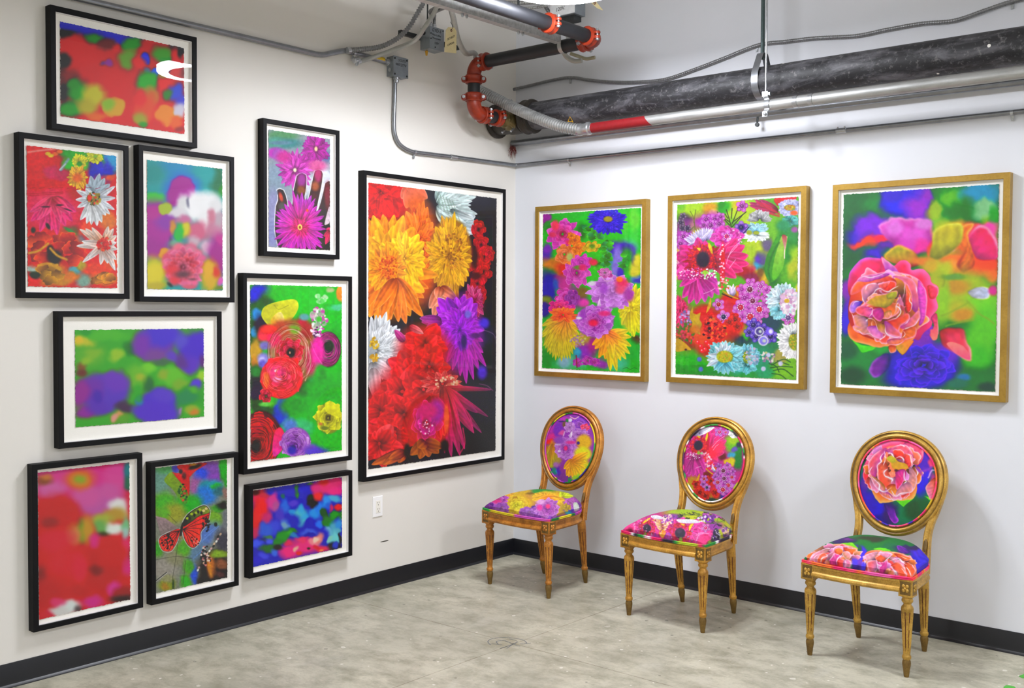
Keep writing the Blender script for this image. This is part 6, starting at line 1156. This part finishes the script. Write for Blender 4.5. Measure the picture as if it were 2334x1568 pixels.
# ---------------------------------------------------------------- pipes
t=NT('black_steel_pipe'); v=t.coord(); a=t.noise(4,6,.7,t.scale(v,(1,3,3)),.5); b=t.noise(45,4,.7,v); k=t.ramp(a,[(.3,lin('131316')),(.48,lin('28282c')),(.68,lin('66656b'))])
k=t.mix(t.ramp(b,[(.56,(0,0,0,1)),(.72,(.55,.55,.55,1))]),k,lin('8f8c8d'))
vo=t.n('ShaderNodeTexVoronoi'); vo.inputs['Scale'].default_value=9; t.l(v,vo.inputs['Vector']); sp=t.n('ShaderNodeSeparateColor'); t.l(vo.outputs['Color'],sp.inputs[0]); k=t.mix(t.math('MULTIPLY',t.math('GREATER_THAN',sp.outputs[0],.7),t.math('LESS_THAN',vo.outputs['Distance'],.07)),k,lin('eceae4'))
M_PIPE=t.set(k,.55)
M_PIPE2=flat('black_painted_pipe','1b1c20',.5,0,.3,14)
t=NT('orange_red_enamel'); v=t.coord(); a=t.noise(25,4,.6,v); M_ORG=t.set(t.ramp(a,[(.3,lin('7c220d')),(.7,lin('a63415'))]),.38)
t=NT('galvanised_steel'); v=t.coord(); a=t.noise(16,5,.6,t.scale(v,(.4,3,3))); b=t.noise(120,3,.6,v); M_GAL=t.set(t.ramp(a,[(.3,lin('9b9c9a')),(.7,lin('bfc0bf'))]),t.ramp(b,[(.3,(.42,.42,.42,1)),(.7,(.58,.58,.58,1))]),.7)
M_EMT=flat('grey_steel_tube','8e9196',.34,.8,.12,30); M_CABLE=flat('grey_armoured_cable','8b8c8e',.42,.7,.15,80)
M_IRON=t=flat('grimy_cast_iron','3a352f',.5,.3,.35,12); M_RED=flat('red_paint','84121a',.45,0,.12,30); M_DRK=flat('dark_bracket_steel','3c3f40',.5,.5,.2,30); M_GRN=flat('green_grey_rod','465555',.45,.5,.15,60)
ZM,YM,RM=2.787,-.20,.084
main=thing('water_main_pipe','thick black steel pipe along the top of the right wall','pipe',(5,YM,ZM))
XT,ZL=.18,2.765
mb=MB(); mb.tube([(.30,YM,ZM),(RX-.002,YM,ZM)],RM,32); mb.build('pipe',M_PIPE,main,world=True)
MB().lathe([(.02,-.001),(.100,0),(.107,.006),(.107,.022),(.100,.028),(.088,.030),(.088,.24)],(.004,YM,ZM),(1,0,0),32).build('end_cap',M_IRON,main,world=True)
MB().lathe([(.086,0),(.102,.006),(.106,.016),(.096,.03),(.094,.05),(.106,.064),(.102,.074),(.086,.080)],(.245,YM,ZM),(1,0,0),32).build('grooved_coupling',M_IRON,main,world=True)
MB().lathe([(.086,-.055),(.094,-.05),(.096,0),(.094,.05),(.086,.055)],(XT,YM,ZM),(1,0,0),32).build('saddle',M_IRON,main,world=True)
MB().lathe([(.062,.06),(.062,.088),(.052,.1),(.050,.125),(.046,.128),(.040,.15)],(XT,YM,ZL),(0,-1,0),24).build('branch_outlet',flat('brassy_iron','6e5f3a',.4,.6,.3,20),main,world=True)
b=MB()
for dx in (-.035,.035):
    for sz in (-1,1): b.tube([(XT+dx,YM-.075,ZM+sz*.075),(XT+dx,YM-.10,ZM+sz*.095)],.007,8)
b.build('bolts',M_STL,main,world=True)
def on_main(x,y):
    d=ray(x,y); a=d[1]**2+d[2]**2; r=RM+.0012; c1,c2=CAM[1]-YM,CAM[2]-ZM; b_=c1*d[1]+c2*d[2]; q=(-b_-math.sqrt(max(0,b_*b_-a*(c1*c1+c2*c2-r*r))))/a; return CAM+d*q
ym=MB()
for q in ([(1293,281),(1296,274),(1299,266),(1303,273),(1306,279)],[(1294,277),(1300,277),(1306,278)]): ym.tube([on_main(x,y) for x,y in q],.0022,5)
ym.build('yellow_crayon_mark',flat('yellow_crayon','d8a82a',.8),main,world=True)
# grooved sprinkler branch: run A along y, run B along x, a riser and the elbows
ZS,XA,YB=3.055,1.085,-.60; RP=.0365
sp_=thing('sprinkler_pipe','black sprinkler pipe with orange red grooved elbows dropping to the thick pipe','pipe',(XA,YB,ZS))
MB().tube([(XA,RY+.002,ZS),(XA,-1.02,ZS)],RP,24).build('pipe',M_PIPE2,sp_,world=True); MB().tube([(XA,-1.015,ZS),(XA,YB-.075,ZS)],RP,24).build('pipe',M_PIPE2,sp_,world=True)
MB().tube([(XA-.075,YB,ZS),(XT+.075,YB,ZS)],RP,24).build('pipe',M_PIPE2,sp_,world=True); MB().tube([(XT,YB,ZS-.075),(XT,YB,ZL+.075)],RP,24).build('pipe',M_PIPE2,sp_,world=True)
MB().tube([(XT,YB+.07,ZL),(XT,YM-.152,ZL)],RP,24).build('pipe',M_PIPE2,sp_,world=True)
def elbow(c,a,b,R=.066):
    c,a,b=Vector(c),Vector(a),Vector(b); o=c+a*R+b*R; P=[c+a*(R+.01)]+[o-b*R*math.cos(q)-a*R*math.sin(q) for q in [i*math.pi/20 for i in range(11)]]+[c+b*(R+.01)]
    MB().tube(P,RP+.006,20).build('elbow',M_ORG,sp_,world=True)
elbow((XA,YB,ZS),(0,-1,0),(-1,0,0)); elbow((XT,YB,ZS),(1,0,0),(0,0,-1)); elbow((XT,YB,ZL),(0,0,1),(0,1,0))
def coupling(p,ax,ear):
    ax,ear,p=Vector(ax).normalized(),Vector(ear).normalized(),Vector(p); th=ax.cross(ear)
    mb=MB().lathe([(RP+.001,-.026),(RP+.012,-.025),(RP+.0155,-.018),(RP+.011,-.008),(RP+.011,.008),(RP+.0155,.018),(RP+.012,.025),(RP+.001,.026)],p,ax,28)
    R=Matrix((ear,th,ax)).transposed()
    for s in (-1,1):
        for k in (-1,1):
            c=p+ear*s*(RP+.021)+th*k*.012; mb.lathe([(.0005,-.007),(.016,-.0065),(.0175,0),(.016,.0065),(.0005,.007)],c,th,12); mb.box(p+ear*s*(RP+.010)+th*k*.012,(.022,.013,.034),R)
    o=mb.build('coupling',M_ORG,sp_,world=True)
    for s in (-1,1):
        c=p+ear*s*(RP+.022); q=MB().tube([c-th*.036,c+th*.026],.0058,10); q.lathe([(.0105,0),(.0105,.009)],c-th*.032,th,6); q.lathe([(.010,0),(.010,.008),(.004,.011)],c+th*.0185,th,12)
        b_=q.build('bolt',M_STL,o); 
        for v_ in b_.data.vertices: v_.co-=Vector(sp_.location)
coupling((XA,-1.02,ZS),(0,1,0),(1,-.05,0)); coupling((XA,YB-.088,ZS),(0,1,0),(1,0,0)); coupling((XA-.088,YB,ZS),(1,0,0),(0,1,-.15)); coupling((XT+.088,YB,ZS),(1,0,0),(0,1,.1))
coupling((XT,YB,ZS-.092),(0,0,1),(.76,.65,0)); coupling((XT,YB,ZL+.092),(0,0,1),(.76,.65,0)); coupling((XT,YB+.090,ZL),(0,1,0),(1,0,.0)); coupling((XT,YM-.188,ZL),(0,1,0),(1,0,.3))
# conduits along the right wall
YG,ZG=-.315,2.645
gc=thing('large_conduit','large galvanised conduit with a red painted length, in front of the thick black pipe','conduit',(1,YG,ZG))
xg=lambda x,y: ony(x,y,YG)[0]
x0,x1,x2=xg(1318,293),xg(1350,291),xg(1488,275)
MB().tube([(x1-.01,YG,ZG),(RX-.002,YG,ZG)],.0285,24).build('conduit',M_GAL,gc,world=True)
rb=MB(); N=24; V=[];F=[]
for i in range(2):
    for k in range(N): 
        q=6.2832*k/N; V.append((x1+.002 if i==0 else x2-.05*(.5+.5*math.sin(q)) ,YG+.0291*math.cos(q),ZG+.0291*math.sin(q)))
rb.add(V,[(k,(k+1)%N,N+(k+1)%N,N+k) for k in range(N)]).build('red_band',M_RED,gc,world=True)
MB().lathe([(.031,0),(.036,.004),(.036,.02),(.033,.024),(.033,(x1-x0)*.62),(.038,(x1-x0)*.66),(.038,(x1-x0)*.8),(.032,(x1-x0)*.86),(.032,x1-x0)],(x0,YG,ZG),(1,0,0),20).build('connector',M_STL,gc,world=True)
fp=[ony(1092,206,-.42),ony(1112,216,-.42),ony(1160,240,-.40),ony(1215,265,-.385),ony(1262,283,-.36),ony(1296,292,-.335),(x0+.01,YG,ZG)]
flex(fp,.0345,.0155,.0075,16).build('flexible_conduit',M_GAL,gc,world=True)
cp=MB()
for xx in (xg(1815,222),xg(1850,217)): cp.lathe([(.0285,-.012),(.031,-.011),(.031,.011),(.0285,.012)],(xx,YG,ZG),(1,0,0),20)
cp.build('set_screw_coupling',M_STL,gc,world=True)
g2=thing('slim_conduit','slim grey conduit behind the galvanised one with frayed red ends at the corner','conduit',(1,-.045,2.667))
MB().tube([(.012,-.045,2.667),(RX-.002,-.045,2.645)],.0205,16).build('conduit',M_EMT,g2,world=True)
fr_=MB(); rg=random.Random(7)
for i in range(46):
    a=Vector((.006+rg.random()*.02,-.045+rg.uniform(-.02,.02),2.66+rg.uniform(-.03,.01))); b2=a+Vector((rg.uniform(.0,.02),rg.uniform(-.03,.012),-rg.uniform(.02,.075))); fr_.tube([a,(a+b2)/2+Vector((.004,rg.uniform(-.006,.006),0)),b2],.0011,4)
o=fr_.build('frayed_red_wool',flat('dark_red_fibre','6e2a26',.9,0,.4,90),g2,world=True); o['kind']='stuff'
mb=MB(); c=ony(1727,272,-.045); mb.tube([(c[0],-.045,2.655),(c[0],-.05,2.61)],.006,8); mb.lathe([(.011,-.006),(.011,.006)],(c[0],-.05,2.603),(0,1,0),12); mb.build('clip',M_DRK,g2,world=True)
def strap(parent,p,ax,out,r):
    """one-hole strap: a saddle over the tube and a screwed tab below"""
    ax,out,p=Vector(ax),Vector(out),Vector(p); dn=Vector((0,0,-1)); V=[];F=[]
    pts=[p+(out*math.cos(q)+dn*math.sin(q)*-1)*(r+.002) for q in [math.pi*.55-i*math.pi*1.1/10 for i in range(11)]]+[p-out*(r-.002)+dn*(r+.026)]
    for q in pts: V+= [q-ax*.007,q+ax*.007]
    mb=MB().add(V,[(2*i,2*i+1,2*i+3,2*i+2) for i in range(len(pts)-1)]); mb.lathe([(.006,0),(.005,.004),(.001,.006)],p-out*(r-.001)+dn*(r+.016),out,10)
    mb.build('strap',M_STL,parent,world=True)
RC=.0118; XC=.016; lowz=2.530
lw=thing('wall_conduit','thin steel conduit dropping from the lower junction box and running round the corner','conduit',(XC,-1.08,2.53))
P=[(XC,-1.083,2.925),(XC,-1.087,2.80),(XC,-1.092,2.66),(XC,-1.085,2.595),(XC,-1.055,2.548),(XC,-1.0,2.522),(XC,-.94,2.511)]
P=curve(P,6)+[np.array(q) for q in ((XC,-.6,2.520),(XC,-.075,lowz))]+curve([(XC,-.06,lowz),(XC+.006,-.032,lowz),(XC+.025,-.018,lowz),(XC+.06,-XC,lowz)],5)+[np.array(q) for q in ((2.2,-XC,2.529),(RX-.002,-XC,2.523))]
MB().tube(P,RC,14).build('conduit',M_EMT,lw,world=True)
for x,y in ((945,348),): q=onx(x,y,XC); strap(lw,(XC,q[1],2.512),(0,1,0),(1,0,0),RC)
for x in (1297,2305): q=ony(x,365,-XC); strap(lw,(q[0],-XC,2.529 if x<2000 else 2.527),(1,0,0),(0,-1,0),RC)
mb=MB()
for p,ax in (((XC,-.60,2.520),(0,1,.02)),((2.205,-XC,2.529),(1,0,0))): mb.lathe([(RC,-.028),(RC+.003,-.026),(RC+.003,.026),(RC,.028)],p,ax,14)
q=MB()
for d in (-.018,.018): q.lathe([(.0045,0),(.0045,.014)],(2.205+d,-XC,2.536),(0,-.4,1),8)
mb.add(q.V,q.F); mb.build('coupling_sleeve',M_STL,lw,world=True)
uw=thing('wall_conduit','thick grey conduit along the top of the left wall above the frames','conduit',(XC,-1.6,2.95))
zu=2.942; P=[np.array(q) for q in ((.02,RY+.002,zu+.004),(.02,-1.72,zu))]+curve([(.02,-1.66,zu),(.02,-1.61,zu+.006),(.02,-1.54,zu+.030),(.02,-1.47,zu+.052),(.02,-1.42,zu+.056),(.02,-1.16,2.990)],5)
MB().tube(P,.0145,16).build('conduit',M_EMT,uw,world=True)
q=onx(806,130,.02); strap(uw,(.02,q[1],2.996),(0,1,0),(1,0,0),.0145)
mb=MB(); q=onx(812,137,.05); mb.lathe([(.012,-.02),(.016,-.016),(.016,.016),(.012,.02)],q,(0,1,.3),12); mb.lathe([(.009,0),(.009,.03)],q-np.array([0,.0,.03]),(0,0,1),6); mb.build('clamp',M_STL,uw,world=True)
MB().tube([onx(852,131.5,.02)+np.array([.0,0,0]),onx(874,137.5,.02)],.0158,16).build('warning_label',flat('yellow_orange_label','d8b42a',.6,0,.25,160),uw,world=True)
# junction boxes
M_BOX=flat('galvanised_box_steel','8d949a',.42,.55,.15,14); M_TXT=flat('black_marker','1c1d22',.7)
def ibox(mb,lo,hi):
    lo,hi=np.array(lo),np.array(hi); return mb.box((lo+hi)/2,hi-lo)
a,b=onx(896.6,127,.055),onx(929.2,178,.055); jb=thing('junction_box','square galvanised junction box on the left wall with scrawled black marker','box',(0,(a[1]+b[1])/2,(a[2]+b[2])/2))
ibox(MB(),(.0008,a[1],b[2]-.003),(.055,b[1],a[2])).build('box',M_BOX,jb,world=True,smooth=False); yc,zc=(a[1]+b[1])/2,(a[2]+b[2])/2-.002; hy,hz=(b[1]-a[1])/2,(a[2]-b[2])/2
ibox(MB(),(.0548,a[1]-.002,b[2]-.005),(.0575,b[1]+.002,a[2]+.002)).build('cover_plate',M_BOX,jb,world=True,smooth=False)
mb=MB()
for s in (-1,1):
    for k in (-1,1): mb.lathe([(.0055,0),(.005,.003),(.001,.0042)],(.0575,yc+s*(hy-.009),zc+k*(hz-.009)),(1,0,0),10)
mb.build('screw',M_DRK,jb,world=True); MB().lathe([(.011,0),(.011,.003)],(.028,a[1]-.0004,zc-.02),(0,-1,0),16).build('knockout',M_STL,jb,world=True)
mb=MB().lathe([(.019,0),(.019,.012),(.014,.014),(.014,.03)],(.03,yc-.008,b[2]-.003),(0,0,-1),14); mb.lathe([(.020,0),(.020,.014),(.016,.016),(.016,.03)],(.022,a[1],2.990),(0,-1,0),14); mb.build('fitting',M_STL,jb,world=True)
def mtx(o,right,up): 
    r,u=Vector(right).normalized(),Vector(up).normalized(); n=r.cross(u); m=Matrix((r,u,n)).transposed().to_4x4(); m.translation=Vector(o); return m
L0=np.array(jb.location)
text('480/277V','lettering',M_TXT,jb,mtx(np.array((.0577,yc,zc+.012))-L0,(0,1,0),(0,0,1)),.022); text('LIGHTS','lettering',M_TXT,jb,mtx(np.array((.0577,yc+.006,zc+.036))-L0,(0,1,0),(0,0,1)),.018)
XB=.16; a,b=onx(979.5,59.5,XB),onx(1011,118,XB); gb=thing('junction_box','grey control box with handwritten marker lettering on a dark rail beside the paper tag','box',(XB-.06,(a[1]+b[1])/2,b[2]))
d0=XB-.075
ibox(MB(),(d0,a[1],b[2]),(XB,b[1],a[2])).build('box',M_BOX,gb,world=True,smooth=False); ibox(MB(),(XB-.0005,a[1]-.0015,b[2]-.0015),(XB+.002,b[1]+.0015,a[2]+.0015)).build('cover_plate',M_BOX,gb,world=True,smooth=False)
yc,zc=(a[1]+b[1])/2,(a[2]+b[2])/2; hz=(a[2]-b[2])/2; hy=(b[1]-a[1])/2; L0=np.array(gb.location)
for txt,dz,sz in (('GYD-1',.72,.026),('Main Lobby',.32,.0155),('Monument',.02,.0155),('120V',-.42,.017)): text(txt,'lettering',M_TXT,gb,mtx(np.array((XB+.0022,yc-.004,zc+dz*hz))-L0,(0,1,0),(0,0,1)),sz)
mb=MB()
for s,k in ((1,1),(-1,.45),(-1,-.1),(-.3,-.92)): mb.lathe([(.004,0),(.003,.003)],(XB+.002,yc+s*(hy-.008),zc+k*(hz-.008)),(1,0,0),8)
mb.lathe([(.012,0),(.012,.002)],(d0+.03,a[1]-.0004,zc+.03),(0,-1,0),14); mb.build('screw',M_TXT,gb,world=True)
mb=MB()
for dy in (-.012,.018): mb.lathe([(.014,0),(.014,.03)],(d0+.035,yc+dy,a[2]),(0,0,1),12)
mb.build('cable_connector',M_STL,gb,world=True)
MB().lathe([(.005,0),(.009,-.004),(.006,-.024),(.004,-.03)],(d0+.02,a[1]+.03,b[2]),(0,0,1),10).build('wire_nut',flat('yellow_plastic','d29b1e',.45),gb,world=True)
e0,e1=onx(911,70,d0-.012),onx(1044,113,d0-.012); zr=(e0[2]+e1[2])/2
rl=MB().box((d0-.013,(e0[1]+e1[1])/2,zr),(.024,e1[1]-e0[1],.024)); rl.build('mounting_rail',M_DRK,gb,world=True,smooth=False)
c=onx(974.5,30,d0-.013); rod=MB().tube([(d0-.013,c[1],zr+.01),(d0-.013,c[1],RZ-.001)],.0045,8); rod.build('hanger_rod',M_DRK,gb,world=True)
for dy,x1_,y1_ in ((-.012,1000,14),(.018,1013,18)):
    p0=np.array((d0+.035,yc+dy,a[2]+.028)); p3=onx(x1_,y1_,.40); flex([p0,p0+np.array((.005,.0,.05)),(p0+p3)/2+np.array((-.03,0,.03)),p3],.0095,.009,.002,10).build('armoured_cable',M_CABLE,gb,world=True)
# paper tag
def paper_tag(cn,label,words,size):
    q=[onx(x,y,.38) if len(words)==2 else ony(x,y,-.42) for x,y in cn]; c=sum(q)/4; tg=thing('paper_tag',label,'tag',c)
    TL,TR,BR,BL=[Vector(p-c) for p in q]; r=(TR-TL).normalized(); u=(TL-BL).normalized(); n=r.cross(u).normalized(); wv=(TR-TL).length; k=.22
    out=[BL,BR,TR-u*k*wv,TR-r*k*wv,TL+r*k*wv,TL-u*k*wv]; mb=MB().add([p+n*.0004 for p in out]+[p-n*.0004 for p in out],[(0,1,2,3,4,5),(11,10,9,8,7,6)]+[(i,(i+1)%6,(i+1)%6+6,i+6) for i in range(6)])
    mb.build('card',flat('manila_card','e2d2a0',.85,0,.05,50),tg,smooth=False)
    h=(TL+TR)/2-u*.018; MB().lathe([(.0035,-.0006),(.0075,-.0006),(.0075,.0012),(.0035,.0012)],h,n,16,cap=False).build('eyelet',flat('maroon_eyelet','6e2328',.6),tg); 
    for i,s in enumerate(words):
        o=(TL+TR+BL+BR)/4+u*(.012-.034*i)+n*.0006; text(s,'lettering',M_TXT,tg,mtx(o,r*.93+u*.36,u*.93-r*.36),size)
    MB().tube([h,h+n*.012+u*.02,h-n*.01+u*.05],.0012,5).build('wire_loop',M_DRK,tg)
paper_tag([(1016.5,61),(1041,63.5),(1040,121.5),(1013,119)],'manila paper tag hanging on a grey cable, lettered security camera',('SECURITY','CAMERA'),.0155)
paper_tag([(1346,5),(1357,2),(1375,24),(1361,19)],'small manila tag hanging behind the round lamp','',.01)
# 120 volt box behind the lamp
YV=-.40; a,b=ony(1254.6,12,YV),ony(1310,29,YV); z0_,z1_=b[2]-.002,a[2]+.07
vb=thing('junction_box','pale box marked 120V below the round lamp','box',((a[0]+b[0])/2,YV,z0_))
ibox(MB(),(a[0],YV,z0_),(b[0],YV+.10,z1_)).build('box',M_BOX,vb,world=True,smooth=False); ibox(MB(),(a[0]-.001,YV-.002,z0_+.004),(b[0]+.001,YV+.0005,z1_)).build('cover_plate',flat('pale_cover','eceef0',.5,0),vb,world=True,smooth=False)
ibox(MB(),(a[0]+.02,YV+.02,z0_-.03),(b[0]-.02,YV+.09,z0_)).build('bracket',M_DRK,vb,world=True,smooth=False)
MB().tube([((a[0]+b[0])/2,YV+.05,z1_-.01),((a[0]+b[0])/2,YV+.05,RZ-.001)],.006,8).build('hanger_rod',M_DRK,vb,world=True)
text('120V.','lettering',M_TXT,vb,mtx(np.array(((a[0]+b[0])/2-.014,YV-.0022,(a[2]+b[2])/2+.002))-np.array(vb.location),(1,0,.05),(0,0,1)),.03)
for i,(pts) in enumerate(([(1160,7),(1200,6),(1240,3)],[(1184,20),(1215,18),(1246,13)],[(1244,16),(1250,26),(1258,36)])):
    flex([ony(x,y,-.44 if i<2 else -.37) for x,y in pts],.012 if i!=1 else .009,.013,.003,10).build('armoured_cable',M_GAL if i<2 else M_CABLE,vb,world=True)
# loose cables on the left
def cable(label,pts,r,mat,ribs=None):
    P=[onx(x,y,c) for x,y,c in pts]; root=thing('flexible_cable',label,'cable',P[0])
    (flex(P,r,*ribs) if ribs else MB().tube(curve(P,8),r,12)).build('sheath',mat,root,world=True)
    mb=MB()
    for a_,b_ in ((P[0],P[1]),(P[-1],P[-2])):
        d=Vector(b_-a_).normalized(); mb.lathe([(r*.9,-.004),(r*1.25,-.003),(r*1.25,.018),(r*.95,.02)],a_,d,12)
    mb.build('end_fitting',M_STL,root,world=True)
cable('ribbed grey flexible conduit curving up from the left wall',[(792,115,.045),(830,112,.05),(868,106,.07),(905,88,.10),(932,62,.13),(950,32,.17),(966,5,.22),(985,-30,.30)],.0145,M_CABLE,(.0155,.0045))
cable('smooth grey cable swinging in front of the control box',[(815,141,.05),(850,131,.06),(900,112,.14),(945,92,.32),(968,62,.42),(988,32,.46),(997,8,.50),(1000,-25,.54)],.0125,flat('smooth_grey_cable','a3a49f',.4,.4,.08,40))
cable('pale grey cable looping from the ceiling to the sprinkler elbow',[(1022,-20,.42),(1024,5,.38),(1033,40,.32),(1040,75,.28),(1048,100,.24),(1062,121,.2),(1080,121,.17),(1088,132,.14)],.0165,flat('pale_grey_cable','b1b0aa',.45,.3,.08,40))
# strut channel and the strap that carries the sprinkler pipe
XS=.86; q0,q1=onx(1073,39,XS),onx(1272,97,XS); zs=(q0[2]+q1[2])/2; sc_=thing('strut_channel','double steel strut channel running beneath the black sprinkler pipe','strut channel',(XS,q1[1],zs))
for dz,mm in ((.021,M_GAL),(.063,M_EMT)):
    MB().box((XS,(q1[1]+RY)/2,zs+dz),(.041,q1[1]-RY,.041)).build('channel',mm,sc_,world=True,smooth=False)
for x,y in ((1054,37),(1064,39),(1182,62),(1192,65)):
    p_=onx(x,y,XS); MB().lathe([(.007,0),(.007,-.012),(.004,-.018)],(XS,p_[1],zs+.001),(0,0,1),8).build('bolt',M_STL,sc_,world=True)
for yy in (-1.0,-3.0,-6,-9,-12): MB().tube([(XS,yy,zs+.08),(XS,yy,RZ-.001)],.006,8).build('hanger_rod',M_DRK,sc_,world=True)
q=ony(1284,100,YB); xs_=q[0]; ps=thing('pipe_strap','bright steel strap looped under the cross run of sprinkler pipe','strap',(xs_,YB,ZS)); V=[];R0=RP+.003
pts=[(xs_,YB-R0,ZS+.10),(xs_,YB-R0,ZS+.03)]+[(xs_,YB-R0*math.cos(a_),ZS-R0*math.sin(a_)) for a_ in [i*math.pi/12 for i in range(13)]]+[(xs_,YB+R0,ZS+.03),(xs_,YB+R0,ZS+.10)]
for p_ in pts: V+= [(p_[0]-.013,p_[1],p_[2]),(p_[0]+.013,p_[1],p_[2])]
mb=MB().add(V,[(2*i,2*i+1,2*i+3,2*i+2) for i in range(len(pts)-1)]); mb.build('band',M_GAL,ps,world=True)
mb=MB().tube([(xs_,YB-R0-.012,ZS+.085),(xs_,YB+R0+.012,ZS+.085)],.006,10); mb.lathe([(.011,0),(.011,.01)],(xs_,YB-R0-.012,ZS+.085),(0,1,0),6); mb.build('bolt',M_STL,ps,world=True)
def cable2(label,pts,r,mat,ribs=None):
    P=[ony(x,y,c) for x,y,c in pts]; root=thing('armoured_cable',label,'cable',P[0]); (flex(P,r,*ribs) if ribs else MB().tube(curve(P,8),r,12)).build('sheath',mat,root,world=True); return root,P
cable2('two stub ends of grey cable hooked below the sprinkler pipe',[(1284,118,-.47),(1292,130,-.45),(1308,139,-.43),(1326,138,-.42)],.0135,flat('stub_cable','a3a39c',.5,.3))
cable2('yellowish cable end poking out below the sprinkler pipe',[(1300,122,-.38),(1318,128,-.36),(1336,134,-.35),(1356,131,-.34)],.010,flat('stub_cable_yellow','9c9880',.5,.3))
# armoured cable draped along the right wall
cb,P=cable2('thin armoured cable sagging along the right wall above the thick black pipe',[(1096,203,-.05),(1124,212,-.03),(1160,206,-.022),(1200,197,-.018),(1255,184,-.015),(1300,177,-.015),(1345,183,-.015),(1400,187.5,-.015),(1460,187,-.015),(1520,180,-.015),(1590,156,-.015),(1650,133,-.015),(1728,103,-.015),(1790,95,-.015),(1860,87,-.015),(1950,82,-.015),(2020,68,-.015),(2100,54,-.015),(2175,47,-.015),(2250,22,-.015),(2305,4,-.015),(2370,-10,-.015),(2500,-30,-.015)],.0105,M_CABLE,(.012,.0012,10))
mb=MB()
for x,y in ((1300,178),(1725,104),(2308,4)):
    c=ony(x,y,-.004); mb.box((c[0],-.004,c[2]-.012),(.014,.006,.045)); mb.lathe([(.006,0),(.006,.006)],(c[0],-.006,c[2]-.028),(0,-1,0),8)
mb.build('clip',M_STL,cb,world=True)
# hangers
c=ony(1738,125,YM); xh=c[0]; ch=thing('pipe_hanger','clevis hanger on a green grey rod carrying the thick black pipe','hanger',(xh,YM,ZM))
R0=RM+.004; zt=ony(1738,122,YM)[2]; pts=[]
for a_ in [i*math.pi/16 for i in range(17)]: pts.append((YM-R0*math.cos(a_),ZM-R0*math.sin(a_)))
pts=[(YM-.018,zt),(YM-.026,zt-.006),(YM-R0*.96,ZM+.045)]+pts+[(YM+R0*.96,ZM+.045),(YM+.026,zt-.006),(YM+.018,zt)]
pts=pts+[pts[0]]; V=[]
for y_,z_ in pts: V+= [(xh-.019,y_,z_),(xh+.019,y_,z_)]
MB().add(V,[(2*i,2*i+1,2*i+3,2*i+2) for i in range(len(pts)-1)]).build('clevis_band',M_EMT,ch,world=True,angle=30)
mb=MB().tube([(xh,YM,zt-.03),(xh,YM,RZ-.001)],.0105,10); mb.build('rod',M_GRN,ch,world=True); MB().lathe([(.016,0),(.016,.016)],(xh,YM,zt-.022),(0,0,1),6).build('nut',M_DRK,ch,world=True)
c=ony(1746,230,YG-.03); xr=c[0]; c2=thing('conduit_hanger','thin bright rod and clamp holding the galvanised conduit','hanger',(xr,YG,ZG)); yr=YG-.034
MB().tube([(xr,yr,ZG+.05),(xr,yr,RZ-.001)],.0048,10).build('rod',M_STL,c2,world=True)
mb=MB(); V=[]; pts=[(YG-.034,ZG+.062),(YG-.034,ZG+.034)]+[(YG-.0315*math.cos(a_),ZG+.0315*math.sin(a_)) for a_ in [.9-i*1.8/8 for i in range(9)]]+[(YG-.034,ZG-.034),(YG-.034,ZG-.060)]
for y_,z_ in pts: V+= [(xr-.014,y_-.001,z_),(xr+.014,y_-.001,z_)]
mb.add(V,[(2*i,2*i+1,2*i+3,2*i+2) for i in range(len(pts)-1)]); mb.box((xr,yr-.002,ZG+.050),(.03,.016,.026)); mb.box((xr,yr-.002,ZG-.05),(.028,.012,.026)); mb.build('clamp',M_STL,c2,world=True,smooth=False)
mb=MB().lathe([(.008,0),(.008,.008),(.003,.01)],(xr+.002,yr-.009,ZG-.05),(0,-1,0),8); mb.lathe([(.009,0),(.009,.012)],(xr+.015,yr-.002,ZG+.05),(1,0,0),6); mb.build('bolt',M_STL,c2,world=True)
# wall outlet
oy,oz=-1.202,.477; ol=thing('wall_outlet','white duplex power outlet low on the left wall below the big print','outlet',(0.0004,oy,oz)); M_PLT=flat('white_plastic','f3f2f2',.35,0,.01)
hw,hh=.0372,.0585; MB().rings([[(d,y*sy,z*sz) for d,y,z in ((0,1,1),)] for sy,sz in ((1,1),)] if 0 else [[(d,-i,-j),(d,i,-j),(d,i,j),(d,-i,j)] for d,i,j in ((0,hw,hh),(.003,hw,hh),(.0058,hw-.003,hh-.003))],True,False,True).build('face_plate',M_PLT,ol,smooth=False)
MB().box((.0064,0,0),(.003,.034,.068)).build('receptacle',flat('ivory_plastic','eeebe2',.4,0,.01),ol,smooth=False); mb=MB()
for s in (-1,1):
    for dy in (-.0065,.0065): mb.box((.008,dy,s*.018+.005),(.0006,.0025,.008))
    mb.lathe([(.0028,0),(.0028,.0006)],(.0078,0,s*.018-.008),(1,0,0),10)
mb.build('slots',flat('dark_slot','55514a',.8),ol,smooth=False)
# two scraps of green tape
M_TP=flat('green_tape','4fa83a',.6,0,.1,60)
for q,lb in ([(2322,1541),(2334,1537),(2348,1540),(2348,1547),(2330,1546)],'upper scrap of green tape on the floor at the right edge'),([(2287,1566),(2294,1562),(2312,1565),(2318,1572),(2290,1572)],'lower scrap of green tape on the floor at the bottom right'):
    P=[onz(x,y,0) for x,y in q]; c=sum(P)/len(P); n=len(P); o=MB().add([tuple(p-c+np.array((0,0,.0016))) for p in P]+[tuple(p-c+np.array((0,0,.0002))) for p in P],[tuple(range(n))]+[tuple(range(2*n-1,n-1,-1))]+[(i,(i+1)%n,(i+1)%n+n,i+n) for i in range(n)]).build('tape_scrap',M_TP,smooth=False); o.location=c; tag(o,lb,'tape')
